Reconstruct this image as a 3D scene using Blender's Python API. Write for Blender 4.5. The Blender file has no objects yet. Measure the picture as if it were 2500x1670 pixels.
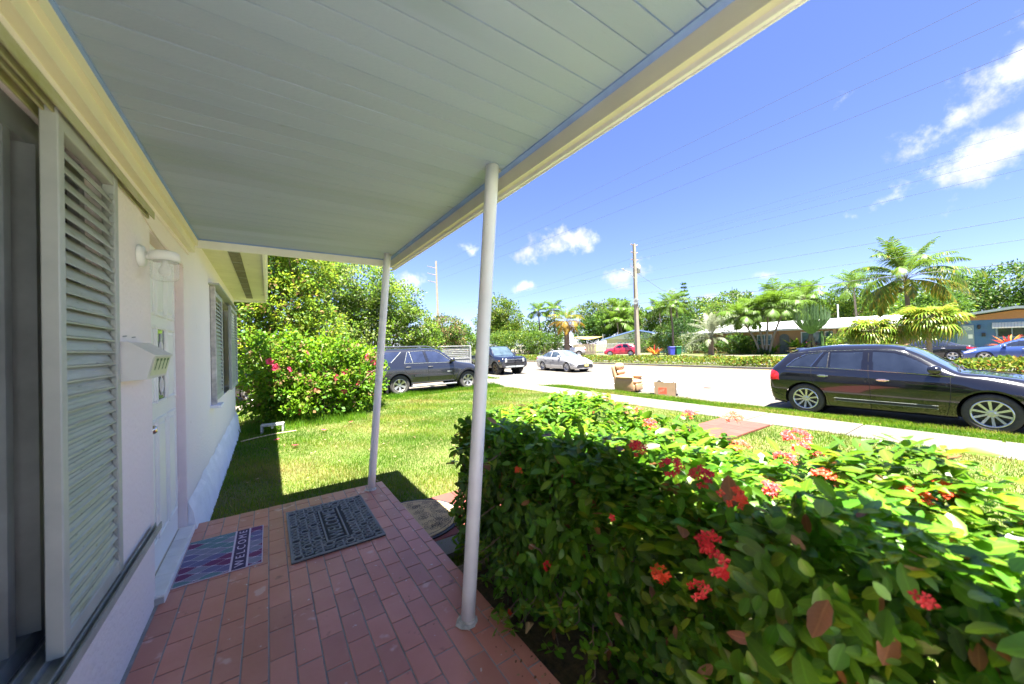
import bpy, bmesh, math, random
import numpy as np
from mathutils import Vector, Matrix

S = bpy.context.scene
COL = S.collection
PI = math.pi
R = math.radians

# ------------------------------------------------------------------ camera
YAW, PITCH, ROLL = R(34.325), R(0.66), R(-1.6)
CAMZ = 1.65
fw = Vector((math.sin(YAW) * math.cos(PITCH), math.cos(YAW) * math.cos(PITCH), math.sin(PITCH)))
rt = Vector((math.cos(YAW), -math.sin(YAW), 0.0))
up = rt.cross(fw)
rt2 = rt * math.cos(ROLL) + up * math.sin(ROLL)
up2 = -rt * math.sin(ROLL) + up * math.cos(ROLL)
cd = bpy.data.cameras.new('camera')
cam = bpy.data.objects.new('camera', cd)
COL.objects.link(cam)
cam.matrix_world = Matrix(((rt2.x, up2.x, -fw.x, 0), (rt2.y, up2.y, -fw.y, 0), (rt2.z, up2.z, -fw.z, CAMZ), (0, 0, 0, 1)))
cd.sensor_width = 36.0
cd.lens = 12.556
cd.clip_start = 0.05
cd.clip_end = 3000
cd.dof.use_dof = True
cd.dof.focus_distance = 6.0
cd.dof.aperture_fstop = 2.0
S.camera = cam

# ------------------------------------------------------------------ world, sun, exposure
SUNV = Vector((-0.035, -0.22, 1.0)).normalized()      # towards the sun
SUN_EL = math.asin(SUNV.z)
w = bpy.data.worlds.new('World')
S.world = w
w.use_nodes = True
nt = w.node_tree
nt.nodes.clear()
N = nt.nodes.new
out = N('ShaderNodeOutputWorld')
bg = N('ShaderNodeBackground')
bg.inputs['Strength'].default_value = 0.05
sky = N('ShaderNodeTexSky')
sky.sky_type = 'NISHITA'
sky.sun_disc = False
sky.sun_elevation = SUN_EL
sky.sun_rotation = PI
sky.air_density = 0.8
sky.dust_density = 0.3
sky.ozone_density = 5.0
tc = N('ShaderNodeTexCoord')
nrm = N('ShaderNodeVectorMath'); nrm.operation = 'NORMALIZE'
nt.links.new(tc.outputs['Generated'], nrm.inputs[0])
# wobble the direction so that cloud outlines are billowy
nz = N('ShaderNodeTexNoise'); nz.inputs['Scale'].default_value = 16; nz.inputs['Detail'].default_value = 8; nz.inputs['Roughness'].default_value = 0.62
nt.links.new(nrm.outputs[0], nz.inputs['Vector'])
# cloud ellipses: azimuth from +Y towards +X, elevation, half widths (deg), tilt (deg), gain
CLOUDS = [(42.0, 15.6, 5.6, 2.2, 6, 1.0), (37.0, 14.8, 3.0, 1.2, 10, .85), (52.0, 10.2, 4.4, 1.7, 8, 1.0), (36.3, 9.2, 2.2, 1.0, 0, 1.0), (28.0, 15.2, 2.0, 1.0, 0, .62),
          (17.5, 10.0, 2.6, 2.0, 0, 1.0), (90.5, 23.2, 5.6, 2.6, 28, 1.0), (86.0, 20.4, 4.6, 1.5, 22, 1.0), (90.0, 17.0, 7.5, 2.3, 18, 1.0), (81.0, 14.6, 4.0, .9, 15, .62), (63.5, 6.0, 3.0, .9, 0, .7), (97, 17, 7, 2.5, 10, 1.0),
          (70.5, 8.3, 2.6, .7, 0, .6), (58.5, 7.2, 1.8, .8, 0, .7), (74, 6.3, 2.2, .9, 0, .7), (78.5, 26, 2.6, .7, 35, .5),
          (120, 18, 8, 3, 0, 1), (150, 24, 9, 3, 0, 1), (185, 15, 7, 2.4, 0, 1), (220, 20, 9, 3, 0, 1), (255, 14, 6, 2.4, 0, 1), (290, 22, 8, 3, 0, 1), (325, 16, 7, 2.4, 0, 1), (200, 38, 10, 4, 0, 1), (120, 45, 9, 3.5, 0, 1)]
prev = None
for az, el, ra, re, tl, gain in CLOUDS:
    if 79.5 < az < 99: ra *= 1.2; re *= 1.3; gain *= 1.1
    else: ra *= 1.12; re *= 1.15
    a, e = R(az), R(el)
    c = Vector((math.sin(a) * math.cos(e), math.cos(a) * math.cos(e), math.sin(e)))
    ea = Vector((math.cos(a), -math.sin(a), 0)); eu = ea.cross(c) * -1
    if eu.z < 0: eu = -eu
    ct, st = math.cos(R(tl)), math.sin(R(tl))
    ua = (ea * ct + eu * st) / math.radians(ra)
    ue = (-ea * st + eu * ct) / math.radians(re)
    sub = N('ShaderNodeVectorMath'); sub.operation = 'SUBTRACT'; sub.inputs[1].default_value = c
    nt.links.new(nrm.outputs[0], sub.inputs[0])
    d1 = N('ShaderNodeVectorMath'); d1.operation = 'DOT_PRODUCT'; d1.inputs[1].default_value = ua
    d2 = N('ShaderNodeVectorMath'); d2.operation = 'DOT_PRODUCT'; d2.inputs[1].default_value = ue
    nt.links.new(sub.outputs[0], d1.inputs[0]); nt.links.new(sub.outputs[0], d2.inputs[0])
    cb = N('ShaderNodeCombineXYZ')
    nt.links.new(d1.outputs['Value'], cb.inputs[0]); nt.links.new(d2.outputs['Value'], cb.inputs[1])
    ln = N('ShaderNodeVectorMath'); ln.operation = 'LENGTH'
    nt.links.new(cb.outputs[0], ln.inputs[0])
    ms = N('ShaderNodeMath'); ms.operation = 'MULTIPLY_ADD'; ms.inputs[1].default_value = -gain * .75; ms.inputs[2].default_value = gain
    nt.links.new(ln.outputs['Value'], ms.inputs[0])
    if prev is None: prev = ms.outputs[0]
    else:
        mx = N('ShaderNodeMath'); mx.operation = 'MAXIMUM'
        nt.links.new(prev, mx.inputs[0]); nt.links.new(ms.outputs[0], mx.inputs[1]); prev = mx.outputs[0]
ad = N('ShaderNodeMath'); ad.operation = 'MULTIPLY_ADD'; ad.inputs[1].default_value = 2.6; ad.inputs[2].default_value = -1.55
nt.links.new(nz.outputs['Fac'], ad.inputs[0])
sm = N('ShaderNodeMath'); sm.operation = 'ADD'
nt.links.new(prev, sm.inputs[0]); nt.links.new(ad.outputs[0], sm.inputs[1])
mr = N('ShaderNodeMapRange'); mr.interpolation_type = 'SMOOTHSTEP'
mr.inputs['From Min'].default_value = 0.05; mr.inputs['From Max'].default_value = 0.85; mr.inputs['To Max'].default_value = 0.92
nt.links.new(sm.outputs[0], mr.inputs['Value'])
mix = N('ShaderNodeMix'); mix.data_type = 'RGBA'
nt.links.new(mr.outputs['Result'], mix.inputs['Factor'])
tint = N('ShaderNodeMix'); tint.data_type = 'RGBA'; tint.blend_type = 'MULTIPLY'; tint.inputs['Factor'].default_value = 1.0; tint.inputs['B'].default_value = (.60, .55, .70, 1)
nt.links.new(sky.outputs[0], tint.inputs['A'])
nt.links.new(tint.outputs['Result'], mix.inputs['A'])
cn_ = N('ShaderNodeTexNoise'); cn_.inputs['Scale'].default_value = 9; cn_.inputs['Detail'].default_value = 5
nt.links.new(nrm.outputs[0], cn_.inputs['Vector'])
cm_ = N('ShaderNodeMapRange'); cm_.inputs['From Min'].default_value = .36; cm_.inputs['From Max'].default_value = .62
nt.links.new(cn_.outputs['Fac'], cm_.inputs['Value'])
cc_ = N('ShaderNodeMix'); cc_.data_type = 'RGBA'; cc_.inputs['A'].default_value = (2.1, 2.15, 2.3, 1); cc_.inputs['B'].default_value = (3.4, 3.4, 3.45, 1)
nt.links.new(cm_.outputs[0], cc_.inputs['Factor']); nt.links.new(cc_.outputs['Result'], mix.inputs['B'])
nt.links.new(mix.outputs['Result'], bg.inputs['Color'])
nt.links.new(bg.outputs[0], out.inputs['Surface'])

sl = bpy.data.lights.new('sun', 'SUN')
sl.energy = 4.4
sl.angle = R(0.5)
sl.color = (1.0, 0.96, 0.88)
so = bpy.data.objects.new('sun', sl)
so.rotation_euler = SUNV.to_track_quat('Z', 'Y').to_euler()
so.location = (0, 0, 60)
COL.objects.link(so)
S.view_settings.view_transform = 'Standard'
S.view_settings.look = 'None'
S.view_settings.gamma = 1.0
S.view_settings.exposure = 3.22
S.cycles.max_bounces = 10
S.cycles.diffuse_bounces = 8
S.cycles.transparent_max_bounces = 16
S.cycles.use_denoising = True

# ------------------------------------------------------------------ materials
MATS = {}
def mat(name, col, rough=.6, metal=0., var=.12, scale=6., bump=0., bscale=40., rand=0., spec=.5, coat=0., trans=0., col2=None, emit=None, det=5., stretch=None, flecks=None):
    if name in MATS: return MATS[name]
    m = bpy.data.materials.new(name); m.use_nodes = True
    t = m.node_tree; n = t.nodes; l = t.links
    b = n['Principled BSDF']; o = n['Material Output']
    b.inputs['Roughness'].default_value = rough
    b.inputs['Metallic'].default_value = metal
    b.inputs['Specular IOR Level'].default_value = spec
    if coat:
        b.inputs['Coat Weight'].default_value = coat; b.inputs['Coat Roughness'].default_value = .02
    c1 = [max(0, c * (1 - var)) for c in col]; c2 = [min(1, c * (1 + var)) for c in col] if col2 is None else list(col2)
    if col2 is not None: c1 = list(col)
    geo = n.new('ShaderNodeNewGeometry')
    vec = geo.outputs['Position']
    if stretch:
        mp = n.new('ShaderNodeMapping'); mp.inputs['Scale'].default_value = stretch
        l.new(vec, mp.inputs['Vector']); vec = mp.outputs[0]
    res = None
    if var > 0 or col2 is not None:
        nz = n.new('ShaderNodeTexNoise'); nz.inputs['Scale'].default_value = scale; nz.inputs['Detail'].default_value = det; nz.inputs['Roughness'].default_value = .6
        l.new(vec, nz.inputs['Vector'])
        rmp = n.new('ShaderNodeMapRange'); rmp.inputs['From Min'].default_value = .3; rmp.inputs['From Max'].default_value = .7
        l.new(nz.outputs['Fac'], rmp.inputs['Value'])
        mx = n.new('ShaderNodeMix'); mx.data_type = 'RGBA'
        mx.inputs['A'].default_value = (*c1, 1); mx.inputs['B'].default_value = (*c2, 1)
        l.new(rmp.outputs[0], mx.inputs['Factor'])
        res = mx.outputs['Result']
    if rand:
        oi = n.new('ShaderNodeObjectInfo')
        hs = n.new('ShaderNodeHueSaturation')
        mr2 = n.new('ShaderNodeMapRange'); mr2.inputs['To Min'].default_value = 1 - rand; mr2.inputs['To Max'].default_value = 1 + rand
        l.new(oi.outputs['Random'], mr2.inputs['Value']); l.new(mr2.outputs[0], hs.inputs['Value'])
        if res is None: hs.inputs['Color'].default_value = (*col, 1)
        else: l.new(res, hs.inputs['Color'])
        res = hs.outputs[0]
    for fs, th, fc in (flecks or []):
        nf_ = n.new('ShaderNodeTexNoise'); nf_.inputs['Scale'].default_value = fs; nf_.inputs['Detail'].default_value = 3
        l.new(vec, nf_.inputs['Vector'])
        mf = n.new('ShaderNodeMapRange'); mf.inputs['From Min'].default_value = th; mf.inputs['From Max'].default_value = th + .06
        l.new(nf_.outputs['Fac'], mf.inputs['Value'])
        mm = n.new('ShaderNodeMix'); mm.data_type = 'RGBA'; mm.inputs['B'].default_value = (*fc, 1)
        if res is None: mm.inputs['A'].default_value = (*col, 1)
        else: l.new(res, mm.inputs['A'])
        l.new(mf.outputs[0], mm.inputs['Factor']); res = mm.outputs['Result']
    if res is None: b.inputs['Base Color'].default_value = (*col, 1)
    else: l.new(res, b.inputs['Base Color'])
    if bump:
        nb = n.new('ShaderNodeTexNoise'); nb.inputs['Scale'].default_value = bscale; nb.inputs['Detail'].default_value = 4
        l.new(vec, nb.inputs['Vector'])
        bp = n.new('ShaderNodeBump'); bp.inputs['Strength'].default_value = bump; bp.inputs['Distance'].default_value = .01
        l.new(nb.outputs['Fac'], bp.inputs['Height']); l.new(bp.outputs[0], b.inputs['Normal'])
    if trans:
        tr = n.new('ShaderNodeBsdfTranslucent')
        if res is None: tr.inputs['Color'].default_value = (*[min(1, c * 1.5) for c in col], 1)
        else:
            h2 = n.new('ShaderNodeHueSaturation'); h2.inputs['Value'].default_value = 1.5; h2.inputs['Hue'].default_value = .49
            l.new(res, h2.inputs['Color']); l.new(h2.outputs[0], tr.inputs['Color'])
        ms = n.new('ShaderNodeMixShader'); ms.inputs[0].default_value = trans
        l.new(b.outputs[0], ms.inputs[1]); l.new(tr.outputs[0], ms.inputs[2]); l.new(ms.outputs[0], o.inputs['Surface'])
    MATS[name] = m
    return m

def glassmat(name, col=(1, 1, 1), rough=0.02):
    if name in MATS: return MATS[name]
    m = bpy.data.materials.new(name); m.use_nodes = True
    t = m.node_tree; n = t.nodes; l = t.links
    n.remove(n['Principled BSDF'])
    g = n.new('ShaderNodeBsdfGlossy'); g.inputs['Roughness'].default_value = rough
    tr = n.new('ShaderNodeBsdfTransparent'); tr.inputs['Color'].default_value = (*col, 1)
    fr = n.new('ShaderNodeFresnel'); fr.inputs['IOR'].default_value = 1.5
    mx = n.new('ShaderNodeMixShader')
    l.new(fr.outputs[0], mx.inputs[0]); l.new(tr.outputs[0], mx.inputs[1]); l.new(g.outputs[0], mx.inputs[2])
    l.new(mx.outputs[0], n['Material Output'].inputs['Surface'])
    MATS[name] = m
    return m

# ------------------------------------------------------------------ mesh helpers
def tag(o, label=None, cat=None, group=None, kind=None):
    if label: o['label'] = label
    if cat: o['category'] = cat
    if group: o['group'] = group
    if kind: o['kind'] = kind
    return o

def empty(name, loc=(0, 0, 0), rz=0., label=None, cat=None, group=None):
    o = bpy.data.objects.new(name, None); COL.objects.link(o)
    o.location = loc; o.rotation_euler = (0, 0, rz); o.empty_display_size = .1
    return tag(o, label, cat, group)

def link(name, me, parent=None, m=None):
    o = bpy.data.objects.new(name, me); COL.objects.link(o)
    if m is not None and len(me.materials) == 0: me.materials.append(m)
    if parent is not None: o.parent = parent
    return o

def mesh_np(name, v, f, mats, midx=None, smooth=False, attrs=None):
    v = np.ascontiguousarray(v, dtype=np.float32); f = np.ascontiguousarray(f, dtype=np.int32)
    me = bpy.data.meshes.new(name)
    nf, k = f.shape
    me.vertices.add(len(v)); me.vertices.foreach_set('co', v.ravel())
    me.loops.add(nf * k); me.loops.foreach_set('vertex_index', f.ravel())
    me.polygons.add(nf)
    me.polygons.foreach_set('loop_start', np.arange(0, nf * k, k, dtype=np.int32))
    for m in (mats if isinstance(mats, (list, tuple)) else [mats]): me.materials.append(m)
    if midx is not None: me.polygons.foreach_set('material_index', np.ascontiguousarray(midx, dtype=np.int32))
    if smooth: me.polygons.foreach_set('use_smooth', np.ones(nf, dtype=bool))
    for an, av in (attrs or {}).items():
        at_ = me.attributes.new(an, 'FLOAT', 'POINT'); at_.data.foreach_set('value', np.ascontiguousarray(av, dtype=np.float32))
    me.update(calc_edges=True)
    return me

class MB:
    def __init__(s): s.v = []; s.f = []; s.m = []; s.mi = 0
    def add(s, v, f):
        o = len(s.v); s.v.extend([tuple(p) for p in v])
        for q in f: s.f.append([i + o for i in q]); s.m.append(s.mi)
        return s
    def box(s, x0, x1, y0, y1, z0, z1):
        return s.add([(x0, y0, z0), (x1, y0, z0), (x1, y1, z0), (x0, y1, z0), (x0, y0, z1), (x1, y0, z1), (x1, y1, z1), (x0, y1, z1)],
                     [(0, 3, 2, 1), (4, 5, 6, 7), (0, 1, 5, 4), (1, 2, 6, 5), (2, 3, 7, 6), (3, 0, 4, 7)])
    def bbox(s, x0, x1, y0, y1, z0, z1, b=.01):
        # box with all edges chamfered
        v = []; idx = {}
        for i, (X, sx) in enumerate(((x0, 1), (x1, -1))):
            for j, (Y, sy) in enumerate(((y0, 1), (y1, -1))):
                for k, (Z, sz) in enumerate(((z0, 1), (z1, -1))):
                    idx[i, j, k, 0] = len(v); v.append((X, Y + sy * b, Z + sz * b))
                    idx[i, j, k, 1] = len(v); v.append((X + sx * b, Y, Z + sz * b))
                    idx[i, j, k, 2] = len(v); v.append((X + sx * b, Y + sy * b, Z))
        f = []
        def F(*q): f.append(q)
        g = lambda i, j, k, a: idx[i, j, k, a]
        F(g(0,0,0,0), g(0,0,1,0), g(0,1,1,0), g(0,1,0,0)); F(g(1,0,0,0), g(1,1,0,0), g(1,1,1,0), g(1,0,1,0))
        F(g(0,0,0,1), g(1,0,0,1), g(1,0,1,1), g(0,0,1,1)); F(g(0,1,0,1), g(0,1,1,1), g(1,1,1,1), g(1,1,0,1))
        F(g(0,0,0,2), g(0,1,0,2), g(1,1,0,2), g(1,0,0,2)); F(g(0,0,1,2), g(1,0,1,2), g(1,1,1,2), g(0,1,1,2))
        for k in (0, 1):
            for j in (0, 1):
                F(g(0,j,k,1), g(1,j,k,1), g(1,j,k,2), g(0,j,k,2))
            for i in (0, 1):
                F(g(i,0,k,0), g(i,1,k,0), g(i,1,k,2), g(i,0,k,2))
        for i in (0, 1):
            for j in (0, 1):
                F(g(i,j,0,0), g(i,j,1,0), g(i,j,1,1), g(i,j,0,1))
                for k in (0, 1): F(g(i,j,k,0), g(i,j,k,1), g(i,j,k,2))
        return s.add(v, f)
    def tube(s, pts, rad, n=8, cap=True):
        pts = [Vector(p) for p in pts]
        rr = rad if isinstance(rad, (list, tuple)) else [rad] * len(pts)
        o = len(s.v); ref = None
        for i, p in enumerate(pts):
            d = (pts[min(i + 1, len(pts) - 1)] - pts[max(i - 1, 0)])
            if d.length < 1e-9: d = Vector((0, 0, 1))
            d.normalize()
            if ref is None: ref = Vector((1, 0, 0)) if abs(d.x) < .8 else Vector((0, 1, 0))
            a = ref - d * ref.dot(d)
            if a.length < 1e-6: a = Vector((0, 1, 0)) - d * d.y
            a.normalize(); ref = a; b = d.cross(a)
            for k in range(n):
                t = 2 * PI * k / n
                s.v.append(tuple(p + (a * math.cos(t) + b * math.sin(t)) * rr[i]))
        for i in range(len(pts) - 1):
            for k in range(n):
                k2 = (k + 1) % n
                s.f.append([o + i * n + k, o + i * n + k2, o + (i + 1) * n + k2, o + (i + 1) * n + k]); s.m.append(s.mi)
        if cap:
            s.f.append([o + k for k in range(n)][::-1]); s.m.append(s.mi)
            s.f.append([o + (len(pts) - 1) * n + k for k in range(n)]); s.m.append(s.mi)
        return s
    def lathe(s, prof, n=24, axis='z', org=(0, 0, 0), ph=0.):
        o = len(s.v)
        for r, h in prof:
            for k in range(n):
                t = 2 * PI * k / n + ph; c, d = r * math.cos(t), r * math.sin(t)
                p = (c, d, h) if axis == 'z' else ((c, h, d) if axis == 'y' else (h, c, d))
                s.v.append((p[0] + org[0], p[1] + org[1], p[2] + org[2]))
        for i in range(len(prof) - 1):
            for k in range(n):
                k2 = (k + 1) % n
                s.f.append([o + i * n + k, o + i * n + k2, o + (i + 1) * n + k2, o + (i + 1) * n + k]); s.m.append(s.mi)
        return s
    def prism(s, poly, h0, h1, axis='z'):
        n = len(poly); P = []
        for h in (h0, h1):
            for a, b in poly: P.append((a, b, h) if axis == 'z' else ((a, h, b) if axis == 'y' else (h, a, b)))
        f = [list(range(n))[::-1], list(range(n, 2 * n))]
        for i in range(n): j = (i + 1) % n; f.append([i, j, n + j, n + i])
        return s.add(P, f)
    def quad(s, *p): return s.add(p, [list(range(len(p)))])
    def mesh(s, name, mats, smooth=False):
        me = bpy.data.meshes.new(name); me.from_pydata(s.v, [], s.f)
        for m in (mats if isinstance(mats, (list, tuple)) else [mats]): me.materials.append(m)
        if len(me.materials) > 1: me.polygons.foreach_set('material_index', s.m)
        bm = bmesh.new(); bm.from_mesh(me); bmesh.ops.recalc_face_normals(bm, faces=bm.faces); bm.to_mesh(me); bm.free()
        if smooth: me.polygons.foreach_set('use_smooth', [True] * len(me.polygons))
        me.update(); return me
    def build(s, name, mats, parent=None, smooth=False):
        return link(name, s.mesh(name, mats, smooth), parent)

def box(name, m, parent, *b):
    return MB().box(*b).build(name, m, parent)
def bbox(name, m, parent, *b, bev=.008):
    return MB().bbox(*b, b=bev).build(name, m, parent)

def text_mesh(name, body, size, m, parent=None, ext=.001, sx=1., fit=None):
    cu = bpy.data.curves.new(name, 'FONT'); cu.body = body; cu.size = size; cu.extrude = ext
    cu.align_x = 'CENTER'; cu.align_y = 'CENTER'; cu.resolution_u = 3
    ob = bpy.data.objects.new(name, cu); COL.objects.link(ob)
    dg = bpy.context.evaluated_depsgraph_get(); dg.update()
    me = bpy.data.meshes.new_from_object(ob.evaluated_get(dg))
    bpy.data.objects.remove(ob); bpy.data.curves.remove(cu)
    xs_ = [v.co.x for v in me.vertices]; ys_ = [v.co.y for v in me.vertices]; cx_, cy_ = (min(xs_) + max(xs_)) / 2, (min(ys_) + max(ys_)) / 2
    sy = 1.
    if fit: sx = fit[0] / (max(xs_) - min(xs_)); sy = fit[1] / (max(ys_) - min(ys_))
    for v in me.vertices: v.co.x = (v.co.x - cx_) * sx; v.co.y = (v.co.y - cy_) * sy
    me.materials.clear(); me.materials.append(m)
    return link(name, me, parent)

def copy_tree(o, parent=None, loc=None, rz=None):
    c = o.copy(); COL.objects.link(c)
    if parent is not None: c.parent = parent
    if loc is not None: c.location = loc
    if rz is not None: c.rotation_euler = (0, 0, rz)
    for ch in o.children: copy_tree(ch, c)
    return c
# ================================================================== setting
def sheet(name, x0, x1, y0, y1, z, m, nx=1, ny=1, zf=None):
    xs = np.linspace(x0, x1, nx + 1); ys = np.linspace(y0, y1, ny + 1)
    X, Y = np.meshgrid(xs, ys, indexing='ij')
    Z = np.full_like(X, z) if zf is None else zf(X, Y)
    v = np.stack([X, Y, Z], -1).reshape(-1, 3)
    i = np.arange((nx + 1) * (ny + 1)).reshape(nx + 1, ny + 1)
    f = np.stack([i[:-1, :-1], i[1:, :-1], i[1:, 1:], i[:-1, 1:]], -1).reshape(-1, 4)
    o = link(name, mesh_np(name, v, f, m)); tag(o, kind='structure'); return o

ROADZ = -0.18
m_lawn = mat('lawn_soil', (.06, .095, .010), .95, col2=(.105, .10, .028), scale=1.3, bump=.6, bscale=60)
m_far = mat('far_ground', (.10, .15, .03), .95, col2=(.16, .17, .06), scale=.4)
m_conc = mat('sidewalk_concrete', (.13, .115, .094), .9, var=.13, scale=3.5, bump=.25, bscale=120)
m_road = mat('pale_asphalt', (.090, .080, .066), .92, var=.12, scale=.9, bump=.3, bscale=90, stretch=(1, .35, 1), flecks=[(3.1, .66, (.11, .098, .08)), (5.5, .70, (.062, .056, .048)), (.6, .60, (.10, .09, .075))])
m_line = mat('road_paint', (.78, .78, .76), .8, var=.12, scale=3)
m_yline = mat('yellow_paint', (.62, .42, .08), .8, var=.2, scale=3)
m_kerb = mat('kerb_concrete', (.16, .15, .13), .9, var=.18, scale=3)

sheet('terrain', -400, 900, -400, 900, -0.42, m_far)
sheet('lawn', -8, 7.95, -12, 13, 0.0, m_lawn, 16, 25)
sheet('grass_strip', 9.15, 10.75, -20, 11.6, 0, m_lawn, 4, 20, zf=lambda X, Y: -.02 - np.clip((X - 9.3) / 1.4, 0, 1) * .13)
sheet('neighbour_ground', -8, 7.95, 17.4, 60, -0.012, m_lawn, 4, 4)
sheet('neighbour_strip', 9.15, 10.75, 17.0, 60, 0, m_lawn, 4, 4, zf=lambda X, Y: -.02 - np.clip((X - 9.3) / 1.4, 0, 1) * .13)
m_drive = mat('driveway_concrete', (.16, .13, .10), .9, var=.2, scale=2.5, bump=.2)
sheet('driveway', -8, 7.95, 13.0, 17.4, 0.004, m_drive)
sheet('driveway_apron', 9.15, 10.9, 11.6, 17.0, 0.0, m_conc, 4, 1, zf=lambda X, Y: -.03 - np.clip((X - 9.2) / 1.6, 0, 1) * .15)
sheet('street', 10.6, 24.7, -60, 120, ROADZ, m_road)
sheet('far_carriageway', 27.2, 41, -60, 120, ROADZ - .004, m_road)
for x0, x1, nm in ((12.95, 13.07, 'lane_line'), (14.9, 15.03, 'lane_line')):
    sheet(nm, x0, x1, -60, 120, ROADZ + .004, m_line)
sheet('edge_line', 24.1, 24.22, -60, 120, ROADZ + .004, m_yline)
# pavement of cast slabs
pv = MB().box(7.95, 9.15, -20, 60, -.12, -.012).build('sidewalk', m_kerb); tag(pv, kind='structure')
slab = MB().bbox(-.595, .595, -.752, .752, -.05, .012, b=.008).mesh('slab', mat('slab_concrete', (.105, .094, .078), .9, var=.2, scale=4, rand=.07, bump=.25, bscale=110))
rs = random.Random(3)
for i in range(30):
    o = link('paving_slab', slab, pv); o.location = (8.55, -5.5 + i * 1.53 + .45, rs.uniform(-.003, .003)); o.rotation_euler = (rs.uniform(-.002, .002), 0, 0)
# median kerb
mk = MB().box(24.55, 24.75, -60, 120, ROADZ - .05, ROADZ + .13).build('median_kerb', m_kerb); tag(mk, kind='structure')
mk = MB().box(27.05, 27.25, -60, 120, ROADZ - .05, ROADZ + .13).build('median_kerb', m_kerb); tag(mk, kind='structure')
sheet('median_soil', 24.74, 27.06, -60, 120, ROADZ + .1, m_lawn)
sheet('far_verge', 41, 43, -60, 120, -.1, m_far)
sheet('far_sidewalk', 43, 44.3, -60, 120, -.085, m_conc)
sheet('far_lawn', 44.3, 100, -60, 160, -.1, m_far)

# red walk from the porch to the pavement
m_redpave = mat('red_paver', (.15, .035, .024), .8, var=.18, scale=7, rand=.1, bump=.2)
wk = MB().box(1.06, 7.94, 2.86, 3.72, -.06, .022).build('garden_path', mat('path_mortar', (.16, .08, .06), .9, var=.2)); tag(wk, kind='structure')
pt = MB().bbox(-.144, .144, -.144, .144, -.02, .02, b=.006).mesh('paver', m_redpave)
for i in range(23):
    for j in range(3):
        o = link('paver', pt, wk); o.location = (1.22 + i * .292, 3.0 + j * .29, .024 + rs.uniform(-.002, .002))
# rough broken slab and timber under the hedge by the step
bs = MB().prism([(1.07, 2.62), (1.5, 2.6), (1.62, 2.7), (1.55, 2.84), (1.07, 2.85)], -.02, .045).build('broken_concrete', m_kerb); tag(bs, 'broken strip of grey concrete beside the red path by the porch step', 'concrete')
tb = MB().bbox(1.06, 1.7, 2.32, 2.42, .0, .06, b=.01).build('edging_timber', mat('old_timber', (.24, .19, .14), .9, var=.35, scale=14, stretch=(1, 8, 8))); tag(tb, 'weathered grey timber edging lying beside the porch under the hedge', 'timber')

# ------------------------------------------------------------------ porch floor
PZ = .165
m_grout = mat('grout', (.27, .275, .27), .95, var=.25, scale=9)
m_tile = mat('terracotta_tile', (.44, .165, .115), .36, col2=(.52, .225, .17), scale=3.2, rand=.13, bump=.06, bscale=50, spec=.5, flecks=[(26, .70, (.62, .58, .54)), (7, .66, (.60, .36, .31)), (11, .68, (.30, .115, .085))])
pf = MB().box(-.6, 1.035, -.42, 4.2, -.1, PZ - .004).build('porch_floor', m_grout); tag(pf, kind='structure')
tl = MB().bbox(-.0516, .0516, -.1064, .1064, -.012, .0, b=.0022).mesh('floor_tile', m_tile)
th = MB().bbox(-.0345, .0345, -.1055, .1055, -.06, .0, b=.0025).mesh('floor_tile_narrow', m_tile)
rest = MB(); nt_ = 0
rt_ = random.Random(5)
for c in range(15):
    x = -.545 + c * .1095 + .03
    y = 4.195 - .108 - (.11 if c % 2 else 0)
    if c % 2: rest.box(x - .05, x + .05, 4.093, 4.195, PZ - .012, PZ)
    k = 0
    while y > -.3:
        if x < 1.0:
            if y > .55:
                o = link('floor_tile', tl, pf); o.location = (x, y, PZ + rt_.uniform(-.0008, .0008)); o.rotation_euler = (rt_.uniform(-.003, .003), rt_.uniform(-.003, .003), rt_.uniform(-.004, .004)); nt_ += 1
            else: rest.box(x - .0508, x + .0508, y - .1055, y + .1055, PZ - .012, PZ)
        y -= .2195
y = 4.1; 
while y > .3:
    o = link('floor_tile', th, pf); o.location = (1.0, y, PZ + rt_.uniform(-.001, .001)); y -= .2195; nt_ += 1
tag(rest.build('outer_tiles', m_tile, pf), kind='stuff')

sheet('bounce_slab', -.58, 1.15, -9, -.42, .10, mat('bounce_slab_paint', (.56, .53, .48), .8, var=.1, scale=3))  # pale slab added behind the camera to bounce sunlight into the porch
# ------------------------------------------------------------------ own house
WX = -.585
house = empty('pink_house', (WX, 2, 0), 0, 'pale pink stucco house wall with white door and louvered shutters', 'house')
house.matrix_world = Matrix.Identity(4)
m_wall = mat('pink_stucco', (.84, .77, .75), .85, col2=(.80, .75, .75), scale=1.6, bump=.8, bscale=38, flecks=[(9, .73, (.58, .50, .46)), (60, .74, (.55, .50, .46))])
m_plinth = mat('plinth_paint', (.80, .80, .84), .85, var=.06, scale=5, bump=.6, bscale=30)
m_white = mat('white_paint', (.80, .80, .78), .5, var=.04, scale=5)
m_alu = mat('old_aluminium', (.38, .40, .39), .5, .15, col2=(.46, .48, .46), scale=7, spec=.4)
m_alud = mat('dull_aluminium', (.34, .36, .34), .55, .2, var=.2, scale=8)
DY0, DY1, DZ1 = 3.02, 4.07, 2.425
W0, W1, WZ0, WZ1 = .2, 2.425, .60, 2.51
V0, V1, VZ0, VZ1 = 5.7, 8.9, 1.02, 2.5
wl = MB()
T = .22
def wb(y0, y1, z0, z1): wl.box(WX - T, WX, y0, y1, z0, z1)
wb(-4, W0, -.1, 2.86); wb(W0, W1, -.1, WZ0); wb(W0, W1, WZ1, 2.86); wb(W1, DY0, -.1, 2.86); wb(DY0, DY1, DZ1, 2.86); wb(DY0, DY1, -.1, .16); wb(DY1, V0, -.1, 2.86); wb(V0, V1, -.1, VZ0); wb(V0, V1, VZ1, 2.86); wb(V1, 9.5, -.1, 2.86)
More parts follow.
